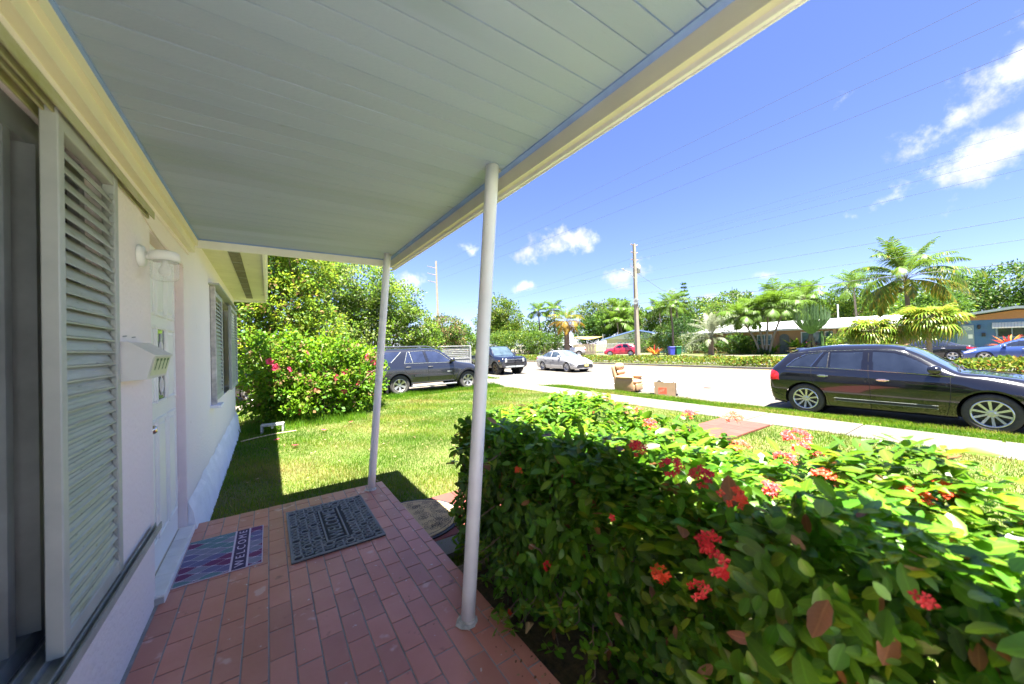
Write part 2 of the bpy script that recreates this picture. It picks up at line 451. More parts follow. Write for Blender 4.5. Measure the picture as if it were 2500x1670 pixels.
wl.box(-8, WX - T, 9.28, 9.5, -.1, 2.86)
wl.build('wall', m_wall, house)
# flared footing along the lawn
pb = MB()
ys = np.linspace(4.075, 9.52, 40); rp = random.Random(8)
prof = [(WX + .003, .42), (WX + .03, .33), (WX + .055, .18), (WX + .085, -.05)]
rows = []
for y in ys: rows.append([(px + rp.uniform(-.006, .006) if i else px, y, pz + rp.uniform(-.02, .02)) for i, (px, pz) in enumerate(prof)])
for i in range(len(ys) - 1):
    for j in range(3): pb.quad(rows[i][j], rows[i + 1][j], rows[i + 1][j + 1], rows[i][j + 1])
pb.quad(*(rows[0] + [(WX, 4.075, -.05)]))
pb.build('footing', m_plinth, house)
# roof and eave
m_roof = mat('roof_felt', (.55, .55, .54), .9, var=.1)
m_soff = mat('cream_soffit', (.70, .68, .50), .75, col2=(.60, .58, .42), scale=3, flecks=[(7, .68, (.30, .25, .16))])
rf = MB().prism([(-8, 3.5), (-.03, 2.98), (-.03, 2.9), (-8, 3.4)], -4, 9.75, 'y').build('roof', m_roof, house)
MB().box(-.8, -.04, 4.33, 9.74, 2.815, 2.835).build('soffit', m_soff, rf)
m_fasc = mat('white_fascia', (.78, .77, .72), .6, var=.06, scale=4)
MB().box(-.04, -.012, 4.3, 9.75, 2.775, 2.95).build('fascia', m_fasc, rf)
MB().box(-.01, .012, 4.3, 9.76, 2.86, 2.97).build('drip_edge', m_fasc, rf)
MB().box(-.8, -.012, 9.72, 9.75, 2.775, 2.95).build('fascia', m_fasc, rf)
vt = MB()
vt.box(-.36, -.25, 4.7, 9.3, 2.806, 2.816)
vt.build('soffit_vent', mat('vent_mesh', (.10, .095, .06), .8, col2=(.22, .20, .13), scale=18), rf)
vs = MB()
for i in range(8): vs.box(-.365, -.245, 5.1 + i * .56, 5.115 + i * .56, 2.803, 2.8055)
vs.build('vent_bar', m_alud, rf)

# threshold
m_wt = mat('white_tile', (.66, .66, .64), .35, var=.1, scale=7, rand=.08)
tb = MB().box(WX - .06, WX + .042, DY0 - .03, DY1 + .02, PZ - .003, .2).build('threshold', mat('threshold_grout', (.40, .39, .37), .9), house)
for i in range(4):
    y0 = DY0 - .02 + i * .268
    bbox('threshold_tile', m_wt, tb, WX - .05, WX + .0435, y0, y0 + .264, .19, .212, bev=.003)
MB().box(WX + .0425, WX + .046, DY0 - .03, DY1 + .02, PZ, .208).build('threshold_face', m_white, tb)
# door frame and door
m_pinkj = mat('pink_jamb', (.76, .66, .67), .7, var=.06, scale=6)
fr = MB()
fr.box(WX - .09, WX - .003, DY1 - .012, DY1 + .001, .212, DZ1); fr.box(WX - .09, WX - .003, DY0 - .001, DY0 + .012, .212, DZ1); fr.box(WX - .09, WX - .003, DY0 + .012, DY1 - .012, DZ1 - .012, DZ1 + .001)
fr.build('door_frame', m_pinkj, house)
DX = WX - .058
m_door = mat('door_white', (.80, .81, .80), .38, var=.03, scale=5)
y0, y1 = DY0 + .02, DY1 - .02
door = MB().box(DX - .04, DX, y0, y1, .215, DZ1 - .02).build('door', m_door, house)
wcol = (y1 - y0 - .2) / 3
m_pane = mat('door_glass', (.12, .14, .15), .08, var=.3, scale=12)
for (z0, z1) in ((1.93, 2.36), (1.32, 1.86), (.40, 1.22)):
    for c in range(3):
        a = y0 + .06 + c * (wcol + .04); b = a + wcol
        p = MB()
        # moulding frame
        t = .022
        for q in ((a, b, z0, z0 + t), (a, b, z1 - t, z1), (a, a + t, z0 + t, z1 - t), (b - t, b, z0 + t, z1 - t)): p.bbox(DX - .004, DX + .012, q[0], q[1], q[2], q[3], b=.005)
        glassy = c == 1 and z0 == 1.32
        if glassy:
            p.build('moulding', m_door, door)
            g = MB().box(DX - .003, DX + .002, a + t, b - t, z0 + t, z1 - t).build('pane', m_pane, door)
            sc = MB(); yc = (a + b) / 2
            sc.tube([(DX + .006, yc, z0 + .05), (DX + .006, yc, z1 - .05)], .004, 6)
            for zz in (z0 + .14, (z0 + z1) / 2, z1 - .14):
                for s in (-1, 1):
                    sc.tube([(DX + .006, yc + s * .045 * math.sin(q * .55), zz + .05 * math.cos(q * .55) - .02) for q in range(12)], .004, 5)
            sc.build('scrollwork', m_white, door)
        else:
            p.bbox(DX - .004, DX + .008, a + .045, b - .045, z0 + .045, z1 - .045, b=.006)
            p.build('raised_panel', m_door, door)
m_chrome = mat('chrome', (.75, .74, .70), .12, 1., var=.04)
kn = MB().lathe([(.0, .062), (.018, .06), (.027, .048), (.028, .038), (.02, .024), (.012, .016), (.012, .008), (.03, .007), (.032, .0)], 20, 'x', (DX, y0 + .075, 1.19)).build('knob', mat('worn_brass', (.62, .52, .36), .22, 1., col2=(.70, .68, .64), scale=30), door, True)
for z in (2.12, .52, 1.3):
    hg = MB().bbox(DX - .002, DX + .006, y1 - .03, y1 + .018, z, z + .1, b=.002); hg.tube([(DX + .008, y1 + .004, z - .004), (DX + .008, y1 + .004, z + .104)], .007, 8)
    hg.build('hinge', m_pinkj, door)

# ---- louvered shutters
m_louv = mat('louver_alu', (.46, .48, .45), .42, .2, col2=(.34, .36, .30), scale=9, stretch=(1, .4, 3), flecks=[(34, .67, (.20, .20, .16)), (16, .66, (.30, .30, .20))])
def shutter(y0, y1, z0, z1, xf, pitch=.052, thick=.042, flip=False, name='louvered_shutter'):
    sh = MB()
    sw = .045
    st = MB().bbox(xf - thick, xf, y0, y0 + sw, z0, z1, b=.003).build(name, m_alu, house)
    bbox('stile', m_alu, st, xf - thick, xf, y1 - sw, y1, z0, z1, bev=.003)
    for a, b in ((z0, z0 + .06), (z1 - .06, z1)): bbox('rail', m_alu, st, xf - thick + .002, xf - .002, y0 + sw, y1 - sw, a, b, bev=.003)
    # slat: ribbed aluminium blade, outer edge down
    hw = thick * .42; prof = []
    n = int((z1 - z0 - .12) / pitch)
    pr = [(-.014, .036), (-.009, .024), (-.006, .024), (-.002, .011), (.001, .011), (.004, -.001), (.007, -.001), (.011, -.014), (.017, -.019), (.017, -.025), (.009, -.019), (-.017, .034)]
    lv = MB(); lv.prism([(a, b) for a, b in pr], y0 + sw + .002, y1 - sw - .012, 'y')
    me = lv.mesh('slat', m_louv)
    clip = MB().bbox(.004, .02, y1 - sw - .014, y1 - sw - .002, -.016, .012, b=.002).mesh('clip', m_alud)
    for i in range(n):
        o = link('slat', me, st); o.location = (xf - thick / 2, 0, z0 + .06 + pitch * (i + .5))
        c = link('slat_clip', clip, st); c.location = (xf - thick / 2, 0, z0 + .06 + pitch * (i + .5) + .01)
    return st
shutter(1.822, 2.40, .672, 2.493, -.568)
shutter(.5, 1.05, .672, 2.493, -.568)
shutter(5.76, 6.7, 1.06, 2.46, -.545)
shutter(7.5, 8.85, 1.06, 2.46, -.50)
bbox('shutter_post', mat('weathered_post', (.48, .46, .44), .7, var=.3, scale=12), house, -.585, -.53, 5.70, 5.745, 1.02, 2.5)
# tracks
m_dirty = mat('mildew_aluminium', (.34, .34, .12), .7, col2=(.48, .47, .36), scale=10, stretch=(1, .5, 1))
hd = MB()
hd.box(-.64, WX + .035, .2, 2.965, 2.503, 2.512)
for x in (-.632, -.600, -.578, WX + .032): hd.box(x - .003, x + .003, .2, 2.965, 2.47, 2.503)
hd.build('head_track', m_dirty, house)
sd = MB(); sd.box(-.69, WX + .045, .2, 2.955, .63, .642)
for x in (-.66, -.615, -.566, WX + .043): sd.box(x - .003, x + .003, .2, 2.955, .642, .668)
sd.build('sill_track', m_alud, house)
MB().box(-.8, -.69, .2, 2.42, .602, .66).build('window_sill', m_plinth, house)
MB().box(WX, WX + .1, 5.6, 5.95, 1.0, 1.03).build('window_sill', m_plinth, house)
MB().box(WX, WX + .1, 5.6, 8.95, 2.5, 2.52).build('window_head', m_alu, house)
# window behind the near shutters
m_gl = mat('window_glass_dark', (.035, .05, .045), .05, var=.3, scale=2, spec=.6)
wn = MB()
wn.box(-.74, -.69, .2, .26, .66, 2.51); wn.box(-.74, -.68, 2.37, 2.424, .66, 2.51); wn.box(-.74, -.68, .26, 2.37, 2.40, 2.503); wn.box(-.74, -.68, .26, 2.37, .66, .72)
wn.box(-.73, -.685, 1.83, 1.87, .72, 2.40); wn.box(-.725, -.66, 1.95, 2.06, .72, 2.40)
wn = wn.build('window_frame', mat('window_frame_grey', (.24, .26, .27), .45, .3, var=.2, scale=5), house)
MB().box(-.722, -.716, .26, 1.83, .72, 2.40).build('pane', m_gl, wn)
MB().box(-.722, -.716, 1.87, 2.37, .72, 2.40).build('pane', m_gl, wn)
w2 = MB().box(-.72, -.70, V0, V1, VZ0, VZ1).build('window_pane', m_gl, house)

# ------------------------------------------------------------------ porch canopy
CZ = 2.70
m_board = mat('ceiling_board_paint', (.33, .40, .55), .55, col2=(.29, .36, .51), scale=2.2, bump=.25, bscale=160, stretch=(.25, 1.6, 1), rand=.05, flecks=[(22, .74, (.17, .20, .22)), (1.1, .60, (.27, .34, .44)), (5, .72, (.40, .44, .42))])
m_blue = mat('blue_groove_paint', (.22, .34, .66), .6, var=.12, scale=6)
m_ivory = mat('ivory_beam', (.68, .64, .47), .55, var=.05, scale=3)
canopy = empty('porch_canopy', (1.2, 2, 0), 0, 'grey board porch ceiling with blue edging and ivory fascia on two white posts', 'porch roof')
canopy.matrix_world = Matrix.Identity(4)
X0, X1, Y1 = -.50, 1.185, 4.265
MB().box(X0 - .08, 1.33, -.4, Y1 + .05, CZ + .0056, CZ + .13).build('deck', m_blue, canopy)  # roof cut short behind the camera, out of view, to let sunlight in
MB().box(X0 - .08, 1.335, -.41, Y1 + .055, CZ + .131, CZ + .15).build('roof_sheet', m_roof, canopy)
bd = MB().bbox(X0, X1 - .02, -.0505, .0505, .0, .0055, b=.001).mesh('ceiling_board', m_board)
for i in range(44):
    o = link('ceiling_board', bd, canopy); o.location = (0, Y1 - .08 - i * .105, CZ + rs.uniform(-.0006, .0006)); o.rotation_euler = (rs.uniform(-.004, .004), 0, rs.uniform(-.0006, .0006))
bt = MB(); bt.box(X1 - .02, X1 + .018, -.4, Y1 - .004, CZ - .006, CZ + .005); bt.build('blue_trim', m_blue, canopy)
bt = MB(); bt.box(X0, X1 - .02, Y1 - .026, Y1 - .002, CZ - .006, CZ + .005); bt.build('blue_trim', m_blue, canopy)
bt = MB(); bt.box(X0 - .012, X0, -.4, Y1 - .004, CZ - .008, CZ + .005); bt.build('blue_trim', m_blue, canopy)
fb = MB(); fb.box(X1 + .018, X1 + .05, -.4, Y1, CZ - .085, CZ + .005); fb.build('fascia', m_ivory, canopy)
fb = MB(); fb.box(X1 + .05, X1 + .066, -.4, Y1 + .034, CZ - .105, CZ + .13); fb.box(X1 + .066, X1 + .072, -.4, Y1 + .034, CZ - .112, CZ - .02); fb.build('drip_edge', m_fasc, canopy)
fb = MB(); fb.box(X0 - .06, X1 + .05, Y1, Y1 + .03, CZ - .075, CZ + .005); fb.build('fascia', m_fasc, canopy)
m_ledg = mat('ivory_ledger', (.74, .70, .52), .55, var=.05, scale=3)
lg = MB(); lg.box(WX + .001, X0 - .012, -.4, Y1, CZ - .06, CZ + .005); lg.box(WX + .001, WX + .05, -.4, Y1, CZ - .125, CZ - .06)
lg.build('ledger_beam', m_ledg, canopy)
MB().box(WX + .001, WX + .012, -.4, Y1, CZ - .15, CZ - .125).build('ledger_strip', m_wall, canopy)
m_post = mat('post_paint', (.80, .80, .80), .45, var=.06, scale=4, bump=.12, bscale=14, flecks=[(40, .76, (.45, .38, .30))])
def post(bx, by, tx, ty, r):
    p = MB(); n = 14
    pts = [(bx + (tx - bx) * t / n, by + (ty - by) * t / n, PZ + (CZ - PZ) * t / n) for t in range(n + 1)]
    p.tube(pts, r, 24).build('post', m_post, canopy, True)
    MB().lathe([(.0, .02), (r + .004, .02), (r + .012, .006), (r + .016, 0)], 20, 'z', (bx, by, PZ)).build('post_collar', mat('collar_cement', (.45, .43, .40), .9, var=.3, scale=30), canopy)
def lump(x, y, z, sx, sy, sz, seed):
    rg = random.Random(seed); m_ = MB().lathe([(0, 1), (.6, .8), (1, .2), (.9, -.3), (.5, -.6), (0, -.7)], 10, 'z')
    m_.v = [(x + a * sx * rg.uniform(.7, 1.25), y + b * sy * rg.uniform(.7, 1.25), z + c * sz * rg.uniform(.8, 1.2)) for a, b, c in m_.v]
    m_.build('mortar_lump', MATS['collar_cement'], canopy)
post(.87, 1.775, 1.095, 1.755, .038)
post(.882, 4.03, 1.10, 3.99, .038)
lump(.86, 1.775, PZ + .004, .062, .058, .012, 1); lump(.872, 4.03, PZ + .004, .06, .056, .012, 2)
lump(1.13, 1.765, CZ - .012, .03, .02, .014, 3); lump(1.12, 3.99, CZ - .012, .03, .02, .012, 4)
# ================================================================== porch things
# printed welcome mat: x -0.53..-0.06, y 3.12..3.79
m_pl = mat('mat_lines', (.60, .52, .60), .9, var=.05)
prints = [mat('mat_plum', (.15, .035, .11), .9, var=.1, scale=40), mat('mat_teal', (.11, .20, .22), .9, var=.1, scale=40), mat('mat_periwinkle', (.14, .13, .25), .9, var=.1, scale=40), mat('mat_greyblue', (.21, .21, .28), .9, var=.1, scale=40)]
MX0, MX1, MY0, MY1 = -.535, -.06, 3.125, 3.79
wm = MB().bbox(MX0, MX1, MY0, MY1, PZ + .001, PZ + .007, b=.002).build('printed_doormat', m_pl)
tag(wm, 'thin doormat printed with plum, teal and blue teardrops and the word WELCOME', 'doormat')
BX0, BX1 = -.235, -.155
cells = {0: MB(), 1: MB(), 2: MB(), 3: MB()}
rc = random.Random(2)
rowh, lw = .046, .16
def lens(x, y, w, h, key):
    n = 13; P = []
    for i in range(n): t = i / (n - 1); P.append((x + t * w, y + h * .5 * math.sin(PI * t) ** 1.7))
    for i in range(n - 2, 0, -1): t = i / (n - 1); P.append((x + t * w, y - h * .5 * math.sin(PI * t) ** 1.7))
    Q = [(min(max(a, MX0 + .004), MX1 - .004), min(max(b, MY0 + .004), MY1 - .004)) for a, b in P]
    lo = [q for q in Q]
    segs = []
    for side in ((MX0, BX0 - .012), (BX1 + .012, MX1 - .003)):
        q = [(min(max(a, side[0]), side[1]), b) for a, b in lo]
        if max(a for a, b in q) - min(a for a, b in q) > .012 and max(b for a, b in q) - min(b for a, b in q) > .006: segs.append(q)
    for q in segs: cells[key].add([(a, b, PZ + .0074) for a, b in q], [list(range(len(q)))])
for r in range(-1, 17):
    for c in range(-1, 4):
        x = MX0 - .05 + c * lw + (lw * .5 if r % 2 else 0); y = MY0 + .02 + r * rowh
        lens(x + .003, y, lw * .97, rowh * 1.78, rc.choice([0, 0, 0, 1, 1, 2, 3, 3]))
for k, c in cells.items():
    if c.v: tag(c.build('printed_teardrops', prints[k], wm), kind='stuff')
MB().box(BX0, BX1, MY0 + .003, MY1 - .003, PZ + .006, PZ + .0074).build('text_band', mat('mat_band', (.055, .035, .085), .9, var=.1), wm)
tx = text_mesh('lettering', 'W E L C O M E', .074, mat('mat_letter', (.60, .50, .62), .9, var=.03), wm, .0005, fit=(.60, .052))
tx.location = ((BX0 + BX1) / 2, (MY0 + MY1) / 2, PZ + .0082); tx.rotation_euler = (0, 0, PI / 2)

# rubber mat: x .108..0.75, y 2.96..3.92
m_rub = mat('grey_rubber', (.17, .185, .19), .7, col2=(.23, .24, .235), scale=8)
m_rubd = mat('rubber_recess', (.022, .025, .028), .8, var=.2)
rm = MB().bbox(.108, .752, 2.96, 3.915, PZ + .001, PZ + .009, b=.003).build('rubber_doormat', m_rubd)
tag(rm, 'grey rubber doormat with an openwork pattern and raised WELCOME in its centre', 'doormat')
fr = MB(); t = .02; zb, zt = PZ + .006, PZ + .017
for b in ((.108, .752, 2.96, 2.96 + t), (.108, .752, 3.915 - t, 3.915), (.108, .108 + t, 2.96 + t, 3.915 - t), (.752 - t, .752, 2.96 + t, 3.915 - t)): fr.bbox(b[0], b[1], b[2], b[3], zb, zt, b=.003)
fr.build('rim', m_rub, rm)
PX0, PX1, PY0, PY1 = .350, .510, 3.12, 3.76
rb = MB()
def ring(x, y, a, b, wd, n=14):
    o = len(rb.v)
    for k in range(n):
        t = 2 * PI * k / n
        for q, z in ((1, zb), (1, zt), (1 - wd / min(a, b), zt), (1 - wd / min(a, b), zb)):
            rb.v.append((min(max(x + a * q * math.cos(t), .12), .74), min(max(y + b * q * math.sin(t), 2.972), 3.903), z))
    for k in range(n):
        k2 = (k + 1) % n
        for j in range(3): rb.f.append([o + k * 4 + j, o + k2 * 4 + j, o + k2 * 4 + j + 1, o + k * 4 + j + 1]); rb.m.append(0)
rr = random.Random(4)
nx, ny = 9, 17
for i in range(nx):
    for j in range(ny):
        x = .150 + i * (.56 / (nx - 1)); y = 3.0 + j * (.875 / (ny - 1)) + (.027 if i % 2 else 0)
        if PX0 - .03 < x < PX1 + .03 and PY0 - .02 < y < PY1 + .02: continue
        big = (i + 2 * j) % 5 == 0
        ring(x, y, .040 if big else .033, .034 if big else .022, .0085)
        ring(x + .035, y + .027, .018, .013, .006, 10)
rb.build('lattice', m_rub, rm)
pr = MB(); t = .012
for b in ((PX0, PX1, PY0, PY0 + t), (PX0, PX1, PY1 - t, PY1), (PX0, PX0 + t, PY0 + t, PY1 - t), (PX1 - t, PX1, PY0 + t, PY1 - t)): pr.bbox(b[0], b[1], b[2], b[3], zb, zt + .001, b=.002)
pr.build('panel_rim', m_rub, rm)
tx = text_mesh('lettering', 'WELCOME', .125, m_rub, rm, .004, fit=(.58, .10)); tx.location = ((PX0 + PX1) / 2, (PY0 + PY1) / 2, zt - .003); tx.rotation_euler = (0, 0, PI / 2)

# half-round coir mat on the path
m_coir = mat('coir', (.58, .41, .21), .95, var=.3, scale=120, bump=.8, bscale=300)
def halfdisc(r0, r1, z0, z1, n=28):
    P = [(1.075, 3.33 - r1)]
    for i in range(n + 1): t = -PI / 2 + PI * i / n; P.append((1.08 + r0 * math.cos(t), 3.33 + r1 * math.sin(t)))
    P.append((1.075, 3.33 + r1)); m_ = MB().prism(P, z0, z1); return m_
hm = halfdisc(.46, .44, .046, .056).build('coir_doormat', mat('black_rubber', (.02, .022, .025), .7, var=.2)); tag(hm, 'half-round tan coir doormat with black scrolls on the red path beside the porch', 'doormat')
halfdisc(.425, .405, .050, .061).build('coir_field', m_coir, hm)
sc = MB()
rsc = random.Random(6)
def ribbon(pts, wd, z):
    for i in range(len(pts) - 1):
        a = Vector(pts[i]); b = Vector(pts[i + 1]); d = b - a
        if d.length < 1e-6: continue
        nrm_ = Vector((-d.y, d.x)).normalized() * wd
        sc.quad((a.x + nrm_.x, a.y + nrm_.y, z), (b.x + nrm_.x, b.y + nrm_.y, z), (b.x - nrm_.x, b.y - nrm_.y, z), (a.x - nrm_.x, a.y - nrm_.y, z))
for k in range(64):
    a = rsc.uniform(-1.4, 1.4); r = .38 * math.sqrt(rsc.uniform(.03, 1)); cx, cy = 1.09 + r * math.cos(a), 3.33 + r * .95 * math.sin(a); s0 = rsc.uniform(0, 6.28); h = rsc.choice([-1, 1]); R0 = rsc.uniform(.028, .05)
    ribbon([(cx + R0 * (1 - q / 16) * math.cos(s0 + h * q * .72), cy + R0 * (1 - q / 16) * math.sin(s0 + h * q * .72)) for q in range(15)], .0017, .0622)
ribbon([(1.08 + .39 * math.cos(-PI / 2 + PI * i / 30), 3.33 + .37 * math.sin(-PI / 2 + PI * i / 30)) for i in range(31)], .003, .0622)
sc.build('scroll_print', MATS['black_rubber'], hm)

# mailbox
m_mb = mat('mailbox_enamel', (.66, .66, .66), .35, var=.05, scale=8)
mb = MB()
ya, yb = 2.44, 2.83; xw = WX + .002
prof = [(xw, 1.722), (xw + .03, 1.72), (xw + .118, 1.655), (xw + .092, 1.538), (xw, 1.532)]
mb.prism(prof, ya, yb, 'y')
mb = mb.build('mailbox', m_mb); tag(mb, 'grey metal mailbox with a sloping lid fixed to the wall beside the door', 'mailbox')
MB().prism([(xw + .002, 1.724), (xw + .032, 1.7225), (xw + .126, 1.653), (xw + .122, 1.646), (xw + .03, 1.715), (xw + .002, 1.716)], ya - .006, yb + .006, 'y').build('lid', m_mb, mb)
fc = MB(); 
def fp(t, off): return (xw + .092 + .026 * t + off, 1.538 + .117 * t)
p0 = fp(.12, .002); p1 = fp(.9, .002); p0b = fp(.12, .004); p1b = fp(.9, .004)
fc.add([(p0[0], ya + .03, p0[1]), (p0[0], yb - .03, p0[1]), (p1[0], yb - .03, p1[1]), (p1[0], ya + .03, p1[1]), (p0b[0], ya + .03, p0b[1]), (p0b[0], yb - .03, p0b[1]), (p1b[0], yb - .03, p1b[1]), (p1b[0], ya + .03, p1b[1])], [(0, 1, 2, 3), (4, 5, 6, 7), (0, 1, 5, 4), (1, 2, 6, 5), (2, 3, 7, 6), (3, 0, 4, 7)])
fc.build('front_plate', mat('plate_pale', (.62, .66, .48), .4, var=.06), mb)
for i in range(4):
    y = ya + .07 + i * .075; a = fp(.35, .005); b = fp(.85, .005); c = fp(.75, .005)
    g = MB(); g.quad((a[0], y, a[1]), (a[0], y + .02, a[1]), (b[0], y + .02, b[1]), (b[0], y, b[1])); g.quad((c[0], y - .012, c[1]), (c[0], y + .034, c[1]), (b[0], y + .034, b[1]), (b[0], y - .012, b[1]))
    g.build('slot', mat('slot_green', (.05, .15, .045), .5, var=.2), mb)
for y in (ya + .06, ya + .2): MB().tube([(xw, y, 1.75), (xw + .012, y + .006, 1.752)], .003, 6).build('screw', m_alud, mb)

# wall lamp
m_jar = mat('jar_glass', (.80, .82, .80), .15, var=.03)
_t = m_jar.node_tree; _o = _t.nodes['Material Output']; _ms = _t.nodes.new('ShaderNodeMixShader'); _tr = _t.nodes.new('ShaderNodeBsdfTransparent'); _ms.inputs[0].default_value = .72; _t.links.new(_t.nodes['Principled BSDF'].outputs[0], _ms.inputs[1]); _t.links.new(_tr.outputs[0], _ms.inputs[2]); _t.links.new(_ms.outputs[0], _o.inputs['Surface'])
LYC, LZ, LXC = 2.79, 2.21, WX + .105
lamp = MB().lathe([(0, .03), (.03, .03), (.055, .022), (.062, .008), (.062, 0)], 28, 'x', (WX + .001, LYC, LZ)).build('porch_lamp', m_white, None, True); tag(lamp, 'white jelly jar wall lamp with ribbed glass beside the front door', 'wall lamp')
MB().tube([(WX + .02, LYC, LZ), (WX + .06, LYC, LZ + .002), (LXC - .04, LYC, LZ + .008)], [.022, .014, .016], 14).build('arm', m_white, lamp, True)
MB().lathe([(0, .036), (.05, .035), (.066, .024), (.068, -.02), (.06, -.022)], 28, 'z', (LXC, LYC, LZ)).build('cap', m_white, lamp, True)
gp = [(.058, -.022)]
for i in range(12): gp += [(.063 - .0012 * (i % 2) * 2, -.024 - i * .008), (.0605, -.028 - i * .008)]
gp += [(.052, -.128), (.03, -.134), (0, -.135)]
MB().lathe(gp, 28, 'z', (LXC, LYC, LZ)).build('glass_jar', m_jar, lamp, True)
MB().lathe([(.014, -.02), (.016, -.045), (.027, -.07), (.026, -.09), (.015, -.104), (0, -.108)], 16, 'z', (LXC, LYC, LZ)).build('bulb', mat('bulb_white', (.8, .79, .76), .3, var=.02), lamp, True)
# cable stain along wall
cab = MB().tube([(WX + .003, 2.55 + .25 * i, 2.52 - .06 * math.sin(i * .5) - (.02 * i if i < 4 else .08 - .02 * (i - 4) * -1)) for i in range(7)], .003, 5).build('thin_cable', mat('cable_cream', (.62, .55, .48), .7)); tag(cab, 'thin cream cable drooping along the wall above the front door', 'cable')

# concrete block on the lawn
m_cb = mat('whitewashed_block', (.38, .38, .36), .9, var=.2, scale=14, bump=.5)
cbk = MB(); cbk.bbox(-.2, .2, -.09, .09, .145, .185, b=.006)
for x in (-.2, -.018, .165): cbk.bbox(x, x + .035 + (.0 if x else 0), -.088, .088, 0 if abs(x) > .1 else .09, .146, b=.004)
cbk = cbk.build('concrete_block', m_cb); cbk.location = (.05, 8.95, 0); cbk.rotation_euler = (0, 0, -.12); tag(cbk, 'whitewashed hollow concrete block standing under the hibiscus bush', 'block')
hs = MB().tube([(-.45, 8.3, .03), (-.2, 8.45, .035), (.1, 8.62, .03), (.45, 8.66, .03)], .012, 6).build('dry_frond_stalk', mat('dry_straw', (.50, .38, .20), .9, var=.2)); tag(hs, 'dry straw coloured stalk lying on the grass by the house corner', 'stalk')

# ================================================================== foliage helpers
def unit(a): return a / np.maximum(np.linalg.norm(a, axis=-1, keepdims=True), 1e-9)
def leaf_quads(P, D, U, L, Wd, fold=.0):
    """diamond leaves: base P, direction D, up-ish U, length L, width Wd (arrays)"""
    side = unit(np.cross(D, U)); nrm_ = np.cross(side, D)
    L = L[:, None]; Wd = Wd[:, None]
    m = P + D * L * .5
    v = np.stack([P, m + side * Wd * .5 + nrm_ * Wd * fold, P + D * L, m - side * Wd * .5 + nrm_ * Wd * fold], 1).reshape(-1, 3)
    f = np.arange(len(P) * 4).reshape(-1, 4)
    return v, f
TPL_T = np.array([0, .2, .2, .2, .52, .52, .52, .84, .84, .84, 1.])
TPL_S = np.array([0, -.36, 0, .36, -.5, 0, .5, -.3, 0, .3, 0])
TPL_F3 = [(0, 2, 1), (0, 3, 2), (7, 8, 10), (8, 9, 10)]
TPL_F4 = [(1, 2, 5, 4), (2, 3, 6, 5), (4, 5, 8, 7), (5, 6, 9, 8)]
def leaf_attrs(n, rng):
    rr_ = rng.random(n)
    return {'lt': np.tile(TPL_T, n), 'ls': np.tile(np.where(np.arange(11) % 3 == 2, 0, 1) * (TPL_S != 0), n), 'lr': np.repeat(rr_, 11)}
def leaf_full(P, D, U, L, Wd, fold=.18, curl=.12):
    if isinstance(curl, np.ndarray): curl = curl[:, None, None]
    if isinstance(fold, np.ndarray): fold = fold[:, None, None]
    side = unit(np.cross(D, U)); nrm_ = np.cross(side, D)
    L = L[:, None, None]; Wd = Wd[:, None, None]
    t = TPL_T[None, :, None]; s = TPL_S[None, :, None]
    v = P[:, None] + D[:, None] * L * t + side[:, None] * Wd * s + nrm_[:, None] * (np.abs(s) * Wd * fold - L * curl * t * t)
    n = len(P); base = (np.arange(n) * 11)[:, None]
    tris = [list(f) for f in TPL_F3]
    for a, b, c, d in TPL_F4: tris += [[a, b, c], [a, c, d]]
    f = (base[:, :, None] + np.array(tris)[None]).reshape(-1, 3)
    return v.reshape(-1, 3), f, len(tris)
def sph(rng, n):
    v = rng.normal(size=(n, 3)); return unit(v)
def crown_pts(rng, lobes, n, inner=.55):
    """points in ellipsoid lobes, denser near their skin; returns P, outward"""
    vol = np.array([(r[0] * r[1] * r[2]) ** (2 / 3) for c, r in lobes]); cnt = np.maximum((vol / vol.sum() * n).astype(int), 8)
    P = []; O = []
    for (c, r), k in zip(lobes, cnt):
        d = sph(rng, k); rad = inner + (1 - inner) * rng.random(k) ** .6
        rad = rad * (1 + .12 * np.sin(d[:, 0] * 5 + c[0]) * np.sin(d[:, 1] * 6 + c[1]) + .1 * np.sin(d[:, 2] * 9 + c[2]))
        P.append(np.array(c) + d * np.array(r) * rad[:, None]); O.append(d)
    return np.concatenate(P), np.concatenate(O)
def clumps(rng, lobes, n_clump, leaves, cr):
    """leafy twigs: clump centres on the lobes, leaves scattered round each"""
    C, O = crown_pts(rng, lobes, n_clump)
    n = len(C)
    d = sph(rng, n * leaves); r = rng.random(n * leaves) ** .5
    P = np.repeat(C, leaves, 0) + d * (r * cr)[:, None] * np.array([1, 1, .75])
    O2 = unit(np.repeat(O, leaves, 0) * .7 + d * .8)
    cid = np.repeat(np.arange(n), leaves)
    return P, O2, cid
def leaf_mesh(name, rng, P, O, size, mats, wts, aspect=.5, cid=None, up=.5, jit=.5, fold=.12, droop=0.):
    n = len(P)
    D = unit(O + rng.normal(size=(n, 3)) * jit + np.array([0, 0, -droop])); U = unit(rng.normal(size=(n, 3)) * .6 + np.array([0, 0, up]) + O * .3)
    L = size * (.65 + .7 * rng.random(n)); v, f = leaf_quads(P, D, U, L, L * aspect, fold)
    w_ = np.array(wts, float); w_ /= w_.sum()
    if cid is not None:
        k = rng.choice(len(mats), size=cid.max() + 1, p=w_); mi = k[cid]
        sw = rng.random(n) < .3; mi[sw] = rng.choice(len(mats), size=sw.sum(), p=w_)
    else: mi = rng.choice(len(mats), size=n, p=w_)
    return mesh_np(name, v, f, list(mats), mi)

